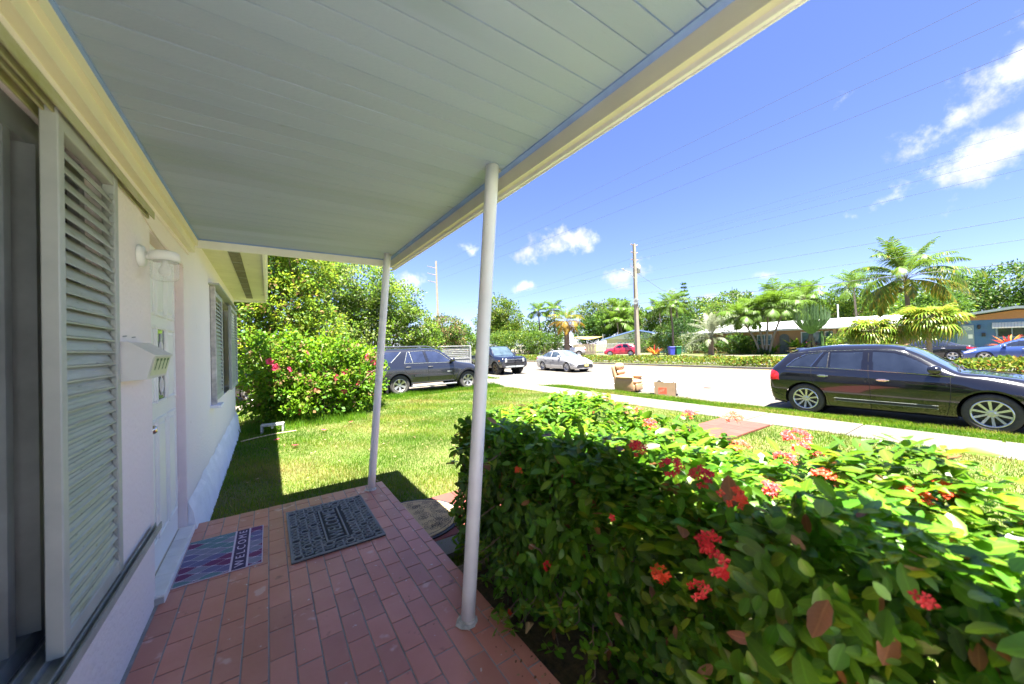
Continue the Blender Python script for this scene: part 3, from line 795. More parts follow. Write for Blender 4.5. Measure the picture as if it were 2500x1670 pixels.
def veined(m):
    # lighter midrib and side veins, each leaf a little different in tone
    t = m.node_tree; n = t.nodes; l = t.links; b = n['Principled BSDF']; src = b.inputs['Base Color'].links[0].from_socket
    A = lambda k: (lambda q: (setattr(q, 'attribute_name', k), q)[1])(n.new('ShaderNodeAttribute'))
    M = lambda op, a, bb=None: (lambda q: ([l.new(x, q.inputs[i]) if not isinstance(x, (int, float)) else setattr(q.inputs[i], 'default_value', x) for i, x in enumerate((a, bb)) if x is not None], setattr(q, 'operation', op), q.outputs[0])[2])(n.new('ShaderNodeMath'))
    lt, ls, lr = A('lt').outputs['Fac'], A('ls').outputs['Fac'], A('lr').outputs['Fac']
    rib = M('GREATER_THAN', M('SUBTRACT', .10, ls), 0.)
    ph = M('FRACT', M('SUBTRACT', M('MULTIPLY', lt, 8.), M('MULTIPLY', ls, 1.3)))
    vein = M('MULTIPLY', M('GREATER_THAN', M('SUBTRACT', .12, ph), 0.), .45)
    fac = M('MAXIMUM', rib, vein)
    hs = n.new('ShaderNodeHueSaturation'); l.new(src, hs.inputs['Color'])
    mr_ = n.new('ShaderNodeMapRange'); mr_.inputs['To Min'].default_value = .62; mr_.inputs['To Max'].default_value = 1.35; l.new(lr, mr_.inputs['Value'])
    l.new(M('ADD', mr_.outputs[0], M('MULTIPLY', fac, .5)), hs.inputs['Value'])
    mh = n.new('ShaderNodeMapRange'); mh.inputs['To Min'].default_value = .485; mh.inputs['To Max'].default_value = .515; l.new(lr, mh.inputs['Value']); l.new(mh.outputs[0], hs.inputs['Hue'])
    l.new(hs.outputs[0], b.inputs['Base Color'])
    return m
def leafm(name, c, tr=.35, rough=.5, var=.25, sc=1.5, flecks=None, spec=.25): return mat(name, c, rough, var=var, scale=sc, trans=tr, spec=spec, flecks=flecks)
G1 = leafm('leaf_mid', (.05, .11, .016)); G2 = leafm('leaf_light', (.09, .17, .012)); G3 = leafm('leaf_dark', (.03, .075, .016)); G4 = leafm('leaf_yellow', (.145, .19, .02)); G5 = leafm('leaf_olive', (.12, .15, .045)); G6 = leafm('leaf_brown', (.22, .14, .06), .25); GS = leafm('leaf_silver', (.15, .175, .11), .25)
m_bark = mat('bark', (.17, .12, .08), .95, var=.35, scale=9, bump=.8, bscale=30)
m_barkg = mat('bark_grey', (.11, .09, .07), .95, var=.25, scale=9, bump=.6, bscale=30)

def limb(b, p0, p1, r0, r1, rng, n=6, wob=.08):
    p0 = Vector(p0); p1 = Vector(p1); L = (p1 - p0).length
    pts = []
    for i in range(n + 1):
        t = i / n; q = p0.lerp(p1, t)
        if 0 < i < n: q += Vector(rng.normal(size=3)) * wob * L * .5
        pts.append(q)
    b.tube(pts, [r0 + (r1 - r0) * i / n for i in range(n + 1)], 7)
def tree(name, label, base, lobes, n_clump, leaves, cr, size, mats, wts, seed, trunk_r=.18, bark=None, group=None, cat='tree', aspect=.5, jit=.5, droop=0., trunk_h=.35):
    rng = np.random.default_rng(seed)
    t = empty(name, base, 0, label, cat, group)
    b = MB(); top = np.mean([c for c, r in lobes], 0)
    fork = (top[0] * .35, top[1] * .35, max(.3, top[2] * trunk_h))
    limb(b, (0, 0, -.4), fork, trunk_r, trunk_r * .75, rng, 5, .04)
    for c, r in lobes:
        limb(b, fork, (c[0], c[1], c[2]), trunk_r * .55, trunk_r * .12, rng)
        for k in range(3):
            d = sph(rng, 1)[0]; limb(b, (c[0] * .8 + fork[0] * .2, c[1] * .8 + fork[1] * .2, c[2] * .8 + fork[2] * .2), (c[0] + d[0] * r[0] * .8, c[1] + d[1] * r[1] * .8, c[2] + abs(d[2]) * r[2] * .7), trunk_r * .22, .012, rng, 4)
    b.build('trunk', bark or m_bark, t, True)
    P, O, cid = clumps(rng, lobes, n_clump, leaves, cr)
    o = link('crown', leaf_mesh('crown', rng, P, O, size, mats, wts, aspect, cid, jit=jit, droop=droop), t)
    return t
def frond_mesh(name, L, rise, droop, nl, ll, mats, seed, lw=.045, hang=.5, dead=0., thick=.02):
    """pinnate frond along +X starting at the origin"""
    rng = np.random.default_rng(seed)
    n = 14; t = np.linspace(0, 1, n + 1)
    ang = rise - droop * t ** 1.3
    dx = np.cos(ang) * L / n; dz = np.sin(ang) * L / n
    X = np.concatenate([[0], np.cumsum(dx[:-1])]); Z = np.concatenate([[0], np.cumsum(dz[:-1])])
    b = MB(); b.tube([(X[i], 0, Z[i]) for i in range(n + 1)], [thick * (1 - .85 * i / n) for i in range(n + 1)], 5)
    V = np.array(b.v); F = [f for f in b.f if len(f) == 4]
    F = np.array(F); mi = [1] * len(F)
    tt = np.linspace(.2, .995, nl)
    P = []; D = []; U = []; LL = []
    for s in (-1, 1):
        x = np.interp(tt, t, X); z = np.interp(tt, t, Z); a = np.interp(tt, t, ang)
        tang = np.stack([np.cos(a), 0 * a, np.sin(a)], -1); nrm_ = np.stack([-np.sin(a), 0 * a, np.cos(a)], -1)
        sp = .95 - .55 * tt
        d = tang * (1 - sp)[:, None] * 1.1 + np.array([0, s, 0]) * sp[:, None] * 1.15 + nrm_ * .12 - np.array([0, 0, 1]) * (hang * (.4 + .9 * rng.random(nl)))[:, None]
        P.append(np.stack([x, 0 * x, z], -1)); D.append(unit(d + rng.normal(size=(nl, 3)) * .06)); U.append(nrm_)
        LL.append(ll * np.sin(np.clip(tt * 1.05, 0, 1) * PI * .86 + .28) ** .6 * (.85 + .3 * rng.random(nl)) * np.clip((tt - .2) / .3, .1, 1))
    P = np.concatenate(P); D = np.concatenate(D); U = np.concatenate(U); LL = np.concatenate(LL)
    # two-segment leaflets so that tips hang
    side = unit(np.cross(D, U)); m = P + D * LL[:, None] * .55; D2 = unit(D - np.array([0, 0, hang * .9])); e = m + D2 * LL[:, None] * .45
    k = len(P); wv = lw * .5
    v2 = np.stack([P - side * wv * .6, P + side * wv * .6, m + side * wv, m - side * wv, e, e], 1)[:, :5].reshape(-1, 3)
    o = len(V); bi = o + np.arange(k) * 5
    f2 = np.concatenate([np.stack([bi, bi + 1, bi + 2, bi + 3], -1), np.stack([bi + 3, bi + 2, bi + 4, bi + 4], -1)])
    # collapse degenerate quads to triangles by mesh of tris
    tris = []
    for f in (F,): tris += [f[:, [0, 1, 2]], f[:, [0, 2, 3]]]
    tr_m = [np.ones(len(F)), np.ones(len(F))]
    a_ = f2[:k]; tris += [a_[:, [0, 1, 2]], a_[:, [0, 2, 3]], f2[k:][:, :3]]; pick = (rng.random(k) < dead).astype(int) * 2
    tr_m += [pick, pick, pick]
    return mesh_np(name, np.concatenate([V, v2]), np.concatenate(tris), mats, np.concatenate(tr_m).astype(int))
def palm_trunk(b, pts, r0, r1, rings=26):
    P = [Vector(p) for p in pts]; out_ = []; rad = []
    for i in range(rings * 2 + 1):
        t = i / (rings * 2) * (len(P) - 1); k = min(int(t), len(P) - 2); q = P[k].lerp(P[k + 1], t - k); out_.append(q)
        u = i / (rings * 2); rad.append((r0 + (r1 - r0) * u) * (1.06 if i % 2 else .97) * (1 + .35 * max(0, .1 - u) * 4))
    b.tube(out_, rad, 9)
def palm(name, label, base, trunk, r0, r1, meshes, n, tilt, seed, bark=None, group=None, wt=None, scale=1., spiral=2.39996):
    """trunk: polyline relative to base; meshes: frond variants ordered from upright to hanging"""
    t = empty(name, base, 0, label, 'palm', group); rng = random.Random(seed)
    b = MB(); palm_trunk(b, trunk, r0, r1); b.build('trunk', bark or m_barkg, t, True)
    top = trunk[-1]
    for i in range(n):
        u = (i + .5) / n; k = min(int(u * len(meshes)), len(meshes) - 1)
        o = link('frond', meshes[k], t); o.location = (top[0], top[1], top[2] - .12 * u); s = scale * rng.uniform(.85, 1.12); o.scale = (s, s, s)
        o.rotation_euler = (rng.uniform(-.25, .25), -tilt * (1 - 2 * u) * .5 + rng.uniform(-.12, .12), i * spiral + rng.uniform(-.2, .2))
    return t
# ================================================================== vehicles
def pchip(P, seg):
    P = np.asarray(P, float); d = np.diff(P, axis=0); m = np.zeros_like(P)
    a, b = d[:-1], d[1:]; ok = a * b > 0
    m[1:-1] = np.where(ok, 2 * a * b / np.where(ok, a + b, 1), 0); m[0] = d[0]; m[-1] = d[-1]
    m[1:-1] = np.where(ok, m[1:-1] * .6 + (a + b) * .5 * .4, m[1:-1] + 0)
    out_ = []
    for i in range(len(P) - 1):
        k = seg[i]; t = (np.arange(k) / k).reshape((-1,) + (1,) * (P.ndim - 1))
        h00 = 2 * t**3 - 3 * t**2 + 1; h10 = t**3 - 2 * t**2 + t; h01 = -2 * t**3 + 3 * t**2; h11 = t**3 - t**2
        out_.append(h00 * P[i] + h10 * m[i] + h01 * P[i + 1] + h11 * m[i + 1])
    out_.append(P[-1:]); return np.concatenate(out_)
def inpoly(x, z, poly):
    ins = np.zeros(x.shape, bool); n = len(poly)
    for i in range(n):
        x1, z1 = poly[i]; x2, z2 = poly[(i + 1) % n]
        if z1 == z2: continue
        c = ((z1 > z) != (z2 > z)) & (x < (x2 - x1) * (z - z1) / (z2 - z1) + x1); ins ^= c
    return ins
m_tyre = mat('tyre_rubber', (.05, .046, .042), .85, var=.2, scale=20)
m_wellm = mat('wheel_well', (.008, .008, .009), .95, var=0)
m_glassd = mat('tinted_glass', (.012, .016, .026), .03, var=.3, scale=3, spec=.8, coat=.6)
m_blackp = mat('black_plastic', (.02, .02, .022), .5, var=.15)
m_rim = mat('wheel_alloy', (.62, .62, .60), .28, .85, var=.08)
m_disc = mat('brake_steel', (.06, .06, .06), .5, .6, var=.2)
m_tail = mat('tail_lamp_red', (.55, .012, .02), .12, var=.15, scale=9, coat=.8)
m_lampc = mat('lamp_clear', (.62, .64, .66), .08, .3, var=.25, scale=20, coat=.8)
m_amber = mat('lamp_amber', (.7, .2, .02), .2, var=.1)
m_seam = mat('panel_gap', (.004, .004, .005), .9, var=0)

_wheels = {}
def wheel_set(R_, wd, rimr, spokes, style, rimmat):
    key = (R_, wd, rimr, spokes, style, rimmat.name)
    if key in _wheels: return _wheels[key]
    h = wd / 2
    ty = MB().lathe([(rimr - .01, h * .55), (rimr, h * .9), (R_ * .82, h * 1.04), (R_ * .93, h * .98), (R_ * .985, h * .82), (R_, h * .6), (R_, -h * .6), (R_ * .985, -h * .82), (R_ * .93, -h * .98), (R_ * .82, -h * 1.04), (rimr, -h * .9), (rimr - .01, -h * .5)], 40, 'y').mesh('tyre', m_tyre, True)
    rm_ = MB().lathe([(rimr + .004, h * .93), (rimr - .008, h * .98), (rimr - .02, h * .9), (rimr - .026, h * .5), (rimr - .03, 0)], 40, 'y')
    rm_.lathe([(0, h * .66), (.035, h * .68), (.055, h * .62), (.075, h * .5), (.075, h * .2)], 20, 'y')
    for k in range(spokes):
        a0 = 2 * PI * k / spokes
        offs = [(-.12, .3), (.12, .3)] if style == 'twin' else [(0, 1.)]
        for da, q in offs:
            a = a0 + (da if style == 'twin' else 0); w0 = .016 if style != 'wide' else .036; w1 = .021 if style != 'wide' else .056
            if style == 'fan': w0, w1 = .022, .05
            r0, r1 = .05, rimr - .012
            P = []
            for rr_, ww, yo, yi in ((r0, w0, .62, .3), ((r0 + r1) / 2, (w0 + w1) / 2, .72, .38), (r1, w1, .86, .5)):
                for s_, y_ in ((-1, yo), (1, yo), (1, yi), (-1, yi)):
                    aa = a + (da * .3 if style == 'twin' else 0) * (rr_ - r0) / (r1 - r0)
                    P.append((rr_ * math.cos(aa) - s_ * ww * math.sin(aa), y_ * h, rr_ * math.sin(aa) + s_ * ww * math.cos(aa)))
            f = []
            for i in range(2):
                for j in range(4): f.append((i * 4 + j, i * 4 + (j + 1) % 4, i * 4 + 4 + (j + 1) % 4, i * 4 + 4 + j))
            rm_.add(P, f)
    for k in range(5):
        a = 2 * PI * k / 5; rm_.lathe([(0, h * .7), (.011, h * .7), (.012, h * .55)], 8, 'y', (.05 * math.cos(a), 0, .05 * math.sin(a)))
    rme = rm_.mesh('rim', rimmat)
    dk = MB().lathe([(0, h * .15), (rimr - .03, h * .12), (rimr - .028, -h * .5)], 24, 'y').mesh('brake_disc', m_disc)
    _wheels[key] = (ty, rme, dk); return _wheels[key]

def vehicle(name, label, cat, loc, heading, sp, group=None):
    """car frame: +x forward, z up, built at its real size; heading = world angle of +x"""
    root = empty(name, loc, heading, label, cat, group)
    st = sp['st']; paint = sp['paint']; res = sp.get('res', .02)
    K = []
    for (x, zb, zbelt, zt, wl_, wm_, wbt, wt) in st:
        h = zbelt - zb; gh = zt - zbelt
        K.append([(x, wl_ - .07, zb), (x, wl_, zb + .05), (x, wm_, zb + .42 * h), (x, wm_ * .997, zb + .72 * h), (x, wbt, zbelt), (x, wt, zt - max(.02, min(.09, gh * .2))), (x, wt * .62, zt - .012), (x, 0, zt)])
    K = np.array(K)
    e0 = K[0].copy(); e0[:, 1] *= .02; e0[:, 0] -= sp.get('rear_round', .05); e1 = K[-1].copy(); e1[:, 1] *= .02; e1[:, 0] += sp.get('front_round', .07)
    K = np.concatenate([e0[None], K, e1[None]])
    seg_u = [max(2, int(np.ceil(np.abs(K[i + 1, :, :2] - K[i, :, :2]).max() / res))) for i in range(len(K) - 1)]
    G = pchip(K, seg_u)
    seg_v = [max(2, int(np.ceil(np.linalg.norm((K[:, j + 1] - K[:, j])[:, 1:], axis=-1).max() / (res * 1.3)))) for j in range(7)]
    G = pchip(G.transpose(1, 0, 2), seg_v).transpose(1, 0, 2)       # u, v, 3
    nu, nv = G.shape[:2]
    vpar = np.concatenate([[i + k / seg_v[i] for k in range(seg_v[i])] for i in range(7)] + [[7.]])
    for cut in sp.get('dents', []): G = cut(G, vpar)
    idx = np.arange(nu * nv).reshape(nu, nv)
    q = np.stack([idx[:-1, :-1], idx[1:, :-1], idx[1:, 1:], idx[:-1, 1:]], -1).reshape(-1, 4)
    Vr = G.reshape(-1, 3)
    cen = Vr[q].mean(1); vc = ((vpar[:-1] + vpar[1:]) / 2)[None, :].repeat(nu - 1, 0).ravel()
    e1_ = Vr[q[:, 2]] - Vr[q[:, 0]]; e2_ = Vr[q[:, 3]] - Vr[q[:, 1]]; nn = unit(np.cross(e1_, e2_))
    cx, cy, cz = cen.T
    cls = np.zeros(len(q), int); names = ['body']; mats_ = [paint]; off = [0.]
    endy = np.abs(nn[:, 0]) > .62
    def newc(n_, m_, o_=-.004): names.append(n_); mats_.append(m_); off.append(o_); return len(names) - 1
    for poly, m_, n_ in sp.get('lower', []):                       # cladding by side polygon
        k = newc(n_, m_, 0.); cls[inpoly(cx, cz, poly) & (vc < 4.2)] = k
    for poly in sp['sidewin']:
        k = newc('side_window', sp.get('glass', m_glassd)); cls[inpoly(cx, cz, poly) & (vc > 3.9) & (vc < 5.25)] = k
    for n_, xa, xb, vmin in sp['screens']:
        k = newc(n_, sp.get('screen_glass', m_glassd)); cls[(cx > xa) & (cx < xb) & (vc > vmin) & (cz > sp.get('screen_z', .9))] = k
    for n_, m_, poly in sp.get('side_lamps', []):
        k = newc(n_, m_, .003); cls[inpoly(cx, cz, poly) & (vc < 5.5) & (cls == 0)] = k
    for n_, m_, poly, fr_ in sp.get('end_lamps', []):
        k = newc(n_, m_, -.006 if 'grille' in n_ else .003)
        cls[inpoly(cy, cz, poly) & ((cx > fr_) if fr_ > 0 else (cx < fr_)) & ((cls == 0) | (np.array([('lamp' not in x) for x in names])[cls]))] = k
    Ra = sp['arch']; axles = sp['axles']; zw = sp['wheel'][0]
    arch = np.zeros(len(q), bool)
    for xa in axles: arch |= ((cx - xa) ** 2 + (cz - zw) ** 2 < Ra ** 2) & (vc < 4.3)
    keep = ~arch
    vn = np.zeros_like(Vr)
    for j in range(4): np.add.at(vn, q[:, j], nn)
    vn = unit(vn)
    if np.mean(np.sum(vn * (Vr - np.array([0, 0, .7])), 1)) < 0: vn = -vn
    for k, n_ in enumerate(names):
        for s_ in ((1, -1) if n_ in ('side_window',) or 'lamp' in n_ else (0,)):
            f = q[(cls == k) & keep]
            if len(f) == 0: continue
            u_, inv = np.unique(f.ravel(), return_inverse=True); vv = Vr[u_] + vn[u_] * off[k]; ff = inv.reshape(-1, 4)
            if s_ >= 0: va = vv; fa = ff
            if s_ == -1: va = vv * np.array([1, -1, 1]); fa = ff[:, ::-1]
            if s_ == 0: va = np.concatenate([vv, vv * np.array([1, -1, 1])]); fa = np.concatenate([ff, ff[:, ::-1] + len(vv)])
            o = link(n_, mesh_np(n_, va, fa, mats_[k], smooth=True), root)
            if s_ == 0:
                bm = bmesh.new(); bm.from_mesh(o.data); bmesh.ops.remove_doubles(bm, verts=bm.verts, dist=.0006); bmesh.ops.recalc_face_normals(bm, faces=bm.faces)
                bm.to_mesh(o.data); bm.free()
    # underside and wheel wells
    xb = K[1, 0, 0]; xf = K[-2, 0, 0]; hw = max(s[4] for s in st) - .08; zb0 = min(s[1] for s in st)
    un = MB().box(xb + .05, xf - .05, -hw + .1, hw - .1, zb0 + .02, zb0 + .2)
    for xa in axles:
        for s_ in (-1, 1):
            o_ = len(un.v); n_ = 18
            for k in range(n_ + 1):
                a = -.25 + (PI + .5) * k / n_
                for y_ in (s_ * (hw - .32), s_ * (hw + .07)): un.v.append((xa + Ra * .995 * math.cos(a), y_, zw + Ra * .995 * math.sin(a)))
            for k in range(n_): un.f.append([o_ + 2 * k, o_ + 2 * k + 1, o_ + 2 * k + 3, o_ + 2 * k + 2]); un.m.append(0)
            un.add([(xa + Ra * math.cos(2 * PI * k / 18), s_ * (hw - .32), zw + Ra * math.sin(2 * PI * k / 18)) for k in range(18)], [list(range(18))])
    un.build('underbody', m_wellm, root)
    side = np.abs(nn[:, 1]) > .3
    SV = cen[(vc < 5.2) & side]
    def ysurf(x, z):
        i = np.argmin((SV[:, 0] - x) ** 2 + (SV[:, 2] - z) ** 2); return SV[i, 1]
    def ribbon3(pts, wd, m_, n_, o_=.004, dens=.04, both=True):
        pp = []
        for a, b in zip(pts[:-1], pts[1:]):
            k = max(1, int(math.hypot(b[0] - a[0], b[1] - a[1]) / dens))
            pp += [(a[0] + (b[0] - a[0]) * t / k, a[1] + (b[1] - a[1]) * t / k) for t in range(k)]
        pp.append(pts[-1])
        for s_ in ((1, -1) if both else (sp.get('show', -1),)):
            B = MB(); pr_ = []
            for i, (x, z) in enumerate(pp):
                a = pp[max(i - 1, 0)]; b = pp[min(i + 1, len(pp) - 1)]; d = Vector((b[0] - a[0], b[1] - a[1])); d.normalize(); nx_, nz_ = -d.y * wd / 2, d.x * wd / 2
                y = ysurf(x, z)
                pr_.append([(x + nx_, s_ * (y + o_), z + nz_), (x - nx_, s_ * (y + o_), z - nz_), (x - nx_, s_ * (y - .01), z - nz_), (x + nx_, s_ * (y - .01), z + nz_)])
            for a, b in zip(pr_[:-1], pr_[1:]):
                for j in (0, 1, 3): B.quad(a[j], a[(j + 1) % 4], b[(j + 1) % 4], b[j])
            B.build(n_, m_, root)
    for pts, wd, m_, n_, o_ in sp.get('ribbons', []): ribbon3(pts, wd, m_, n_, o_)
    # arch lips
    for xa in axles:
        ribbon3([(xa + (Ra + .012) * math.cos(a), zw + (Ra + .012) * math.sin(a)) for a in np.linspace(-.12, PI + .12, 26)], sp.get('lipw', .025), sp.get('lip', paint), 'arch_lip', sp.get('lipo', .008), 1)
    for (x, z) in sp.get('handles', []):
        for s_ in (1, -1):
            y = ysurf(x, z); B = MB().bbox(x - .1, x + .1, s_ * (y + .012) - .012, s_ * (y + .012) + .016, z - .016, z + .012, b=.008); B.bbox(x - .07, x + .05, s_ * y - .006, s_ * y + .006, z - .03, z + .022, b=.004); B.build('door_handle', sp.get('handlemat', m_chrome), root)
    if 'mirror' in sp:
        x, z = sp['mirror']; y = ysurf(x, z - .06)
        for s_ in (1, -1):
            B = MB().lathe([(0, -.1), (.05, -.095), (.078, -.06), (.085, 0), (.08, .05), (.06, .08), (0, .085)], 14, 'x'); me = B.mesh('mirror', sp.get('mirrormat', paint), True)
            for v in me.vertices: v.co.y *= 1.35
            o = link('mirror', me, root); o.location = (x, s_ * (y + .12), z)
            MB().tube([(x + .02, s_ * (y - .02), z - .07), (x + .01, s_ * (y + .08), z - .05)], .02, 8).build('mirror_stalk', m_blackp, root)
    for fn in sp.get('extra', []): fn(root, ysurf)
    # wheels
    R_, wd, rimr, spk, style, rimm = sp['wheel']; ty, rme, dk = wheel_set(R_, wd, rimr, spk, style, rimm)
    for xa in axles:
        for s_ in (1, -1):
            o = link('wheel', ty, root); o.location = (xa, s_ * (sp['track'] / 2), R_); o.rotation_euler = (0, .3 * xa, 0 if s_ > 0 else PI)
            link('rim', rme, o); link('brake_disc', dk, o)
    return root

# ---- black crossover at the kerb (front to -y, its right side towards the house)
m_black = mat('black_car_paint', (.006, .006, .008), .12, var=0, spec=.5, coat=1.)
edge = dict(res=.013, paint=m_black, arch=.405, axles=(-1.36, 1.36), wheel=(.355, .23, .245, 10, 'single', mat('polished_alloy', (.55, .55, .56), .25, .7, var=.04)), track=1.60, rear_round=.1, front_round=.14,
  st=[(-2.12, .40, .98, 1.02, .70, .80, .74, .60), (-2.06, .27, 1.03, 1.13, .82, .90, .83, .66), (-1.92, .22, 1.08, 1.30, .86, .925, .87, .67), (-1.72, .21, 1.115, 1.50, .87, .93, .885, .66), (-1.40, .20, 1.11, 1.585, .88, .93, .885, .66), (-.85, .20, 1.09, 1.645, .88, .925, .88, .665), (-.2, .20, 1.06, 1.65, .88, .925, .88, .67), (.22, .20, 1.035, 1.60, .88, .925, .88, .66), (.45, .20, 1.02, 1.50, .88, .925, .88, .66), (.8, .20, 1.0, 1.24, .88, .925, .88, .69), (1.02, .20, .985, 1.095, .88, .925, .875, .73), (1.3, .22, .96, 1.06, .88, .93, .85, .72), (1.75, .22, .90, .985, .87, .925, .80, .66), (2.0, .23, .84, .90, .84, .89, .74, .60), (2.16, .26, .72, .78, .76, .80, .64, .5)],
  sidewin=[[(-1.71, 1.135), (-1.56, 1.29), (-1.37, 1.41), (-1.2, 1.455), (-1.05, 1.465), (-1.26, 1.14)], [(-1.16, 1.13), (-.985, 1.46), (-.92, 1.472), (-.935, 1.125)], [(-.885, 1.475), (-.34, 1.487), (-.355, 1.095), (-.895, 1.12)], [(-.19, 1.485), (.1, 1.47), (.3, 1.405), (.52, 1.275), (.80, 1.06), (.72, 1.035), (-.165, 1.085)]],
  screens=[('windshield', .28, 1.0, 5.32), ('rear_window', -1.93, -1.63, 5.4)], screen_z=1.0, screen_glass=mat('windscreen_glass', (.03, .05, .07), .04, var=.2, scale=2, spec=.9, coat=1.),
  side_lamps=[('tail_lamp', m_tail, [(-2.14, 1.06), (-1.93, .985), (-1.885, .93), (-1.89, .79), (-2.2, .78)])],
  end_lamps=[('head_lamp', m_lampc, [(.38, .66), (.8, .7), (.8, .82), (.42, .78)], 1.9), ('grille', m_chrome, [(0, .5), (.45, .52), (.42, .74), (0, .74)], 2.0)],
  ribbons=[([(-1.73, 1.122), (-.9, 1.108), (-.25, 1.075), (.35, 1.045), (.95, 1.0)], .016, m_chrome, 'belt_trim', .006), ([(-1.74, 1.13), (-1.58, 1.30), (-1.38, 1.42), (-1.04, 1.475)], .008, m_chrome, 'window_trim', .004), ([(-1.04, 1.475), (-1.25, 1.13)], .007, m_chrome, 'window_trim', .004),
    ([(-.925, 1.48), (-.94, 1.12)], .018, m_blackp, 'window_trim', .003), ([(-.25, 1.49), (-.245, 1.05), (-.22, .8), (-.21, .25)], .008, m_seam, 'door_gap', .0015), ([(-1.24, 1.1), (-1.235, .84), (-1.15, .70), (-.97, .45), (-.9, .25)], .008, m_seam, 'door_gap', .0015), ([(.90, 1.0), (.90, .7), (.88, .45), (.84, .25)], .008, m_seam, 'door_gap', .0015), ([(-.9, .235), (.84, .245)], .007, m_seam, 'door_gap', .0015),
    ([(-.79, .40), (.72, .395)], .05, m_blackp, 'side_moulding', .014), ([(-.82, .43), (.74, .425)], .006, m_alud, 'moulding_edge', .016), ([(-.82, .372), (.74, .367)], .006, m_alud, 'moulding_edge', .016), ([(-1.72, 1.44), (-1.2, 1.50), (-.3, 1.53), (.15, 1.515), (.5, 1.35), (.82, 1.1)], .007, m_alud, 'roof_trim', .004), ([(-2.12, .50), (-1.9, .42), (-1.82, .40)], .012, m_seam, 'bumper_gap', .002), ([(-1.9, .26), (-1.76, .22)], .06, m_blackp, 'lower_valance', .004)],
  handles=[(-1.02, .93), (-.02, .885)], mirror=(.72, 1.13), lipw=.03, lipo=.012)
def edge_extra(root, ys_):
    B = MB().prism([(-1.88, 1.515), (-1.6, 1.575), (-1.6, 1.535), (-1.84, 1.49)], -.6, .6, 'y'); B.build('roof_spoiler', m_black, root)
    B = MB(); 
    B.tube([(1.0, -.55, 1.10), (.93, .1, 1.165)], .012, 6); B.tube([(1.02, -.05, 1.10), (.94, .55, 1.15)], .012, 6); B.build('wiper', m_blackp, root)
edge['extra'] = [edge_extra]
vehicle('black_crossover', 'glossy black crossover with chrome belt trim parked at the near kerb', 'car', (11.72, 1.84, ROADZ), -PI / 2, edge, 'vehicles along the street')

# ---- dark grey off-roader on the driveway (faces the street)
m_dkgrey = mat('charcoal_car_paint', (.012, .014, .022), .2, var=0, coat=1.)
m_clad = mat('charcoal_cladding', (.018, .019, .024), .35, var=.1, coat=.4)
rn = dict(res=.02, paint=m_dkgrey, arch=.44, axles=(-1.39, 1.31), wheel=(.365, .25, .225, 6, 'fan', mat('old_alloy', (.50, .48, .42), .35, .8, var=.1)), track=1.56, rear_round=.05, front_round=.08, lip=m_clad, lipw=.07, lipo=.03,
  st=[(-2.33, .42, 1.05, 1.12, .78, .84, .80, .62), (-2.27, .36, 1.12, 1.40, .86, .91, .86, .66), (-2.12, .36, 1.14, 1.64, .87, .92, .87, .66), (-1.8, .36, 1.14, 1.68, .88, .925, .875, .67), (-.9, .36, 1.12, 1.68, .88, .92, .875, .67), (-.2, .36, 1.10, 1.675, .88, .92, .875, .67), (.2, .36, 1.09, 1.62, .88, .92, .87, .66), (.6, .36, 1.08, 1.36, .88, .92, .87, .68), (.86, .36, 1.06, 1.15, .88, .92, .86, .72), (1.1, .38, 1.02, 1.09, .88, .93, .84, .72), (1.55, .40, .96, 1.02, .88, .93, .80, .66), (1.74, .42, .88, .93, .84, .88, .72, .6), (1.86, .44, .78, .83, .74, .78, .62, .5)],
  sidewin=[[(-2.16, 1.18), (-2.03, 1.55), (-1.28, 1.55), (-1.66, 1.18)], [(-1.17, 1.15), (-1.05, 1.53), (-.985, 1.55), (-.91, 1.15)], [(-.95, 1.555), (-.48, 1.555), (-.40, 1.14), (-.88, 1.15)], [(-.36, 1.55), (.02, 1.535), (.24, 1.43), (.58, 1.16), (.55, 1.12), (-.27, 1.135)]],
  glass=mat('blue_tint_glass', (.02, .027, .055), .05, var=.3, scale=3, spec=.8, coat=.5), screens=[('windshield', .26, .84, 5.3), ('rear_window', -2.3, -2.1, 5.4)], screen_z=1.05,
  side_lamps=[('tail_lamp', mat('tail_lamp_pink', (.60, .13, .15), .15, var=.2, scale=9, coat=.6), [(-2.4, 1.14), (-2.18, 1.12), (-2.16, .88), (-2.4, .86)]), ('head_lamp', m_lampc, [(1.62, .95), (1.78, .87), (1.86, .74), (1.76, .74)])],
  ribbons=[([(-1.68, 1.17), (-1.28, 1.545)], .016, m_alud, 'window_trim', .006), ([(-1.2, 1.13), (-1.06, 1.54), (-.48, 1.57), (.02, 1.55), (.25, 1.445), (.6, 1.17)], .009, m_alud, 'window_trim', .005), ([(-.98, 1.55), (-.9, 1.14)], .010, m_alud, 'window_trim', .005), ([(-1.2, 1.125), (.55, 1.10)], .010, m_alud, 'belt_trim', .005),
    ([(-.44, 1.57), (-.34, 1.1), (-.31, .7), (-.32, .42)], .012, m_seam, 'door_gap', .002), ([(-1.22, 1.12), (-1.2, .86), (-1.0, .6), (-.92, .42)], .012, m_seam, 'door_gap', .002), ([(.72, 1.06), (.72, .6), (.68, .42)], .012, m_seam, 'door_gap', .002), ([(-.86, .66), (.72, .645)], .075, m_clad, 'side_moulding', .03), ([(.42, .76), (.62, .757)], .022, m_alu, 'badge', .006)],
  handles=[(-1.08, .99), (-.24, .97)], handlemat=m_blackp, mirror=(.62, 1.19))
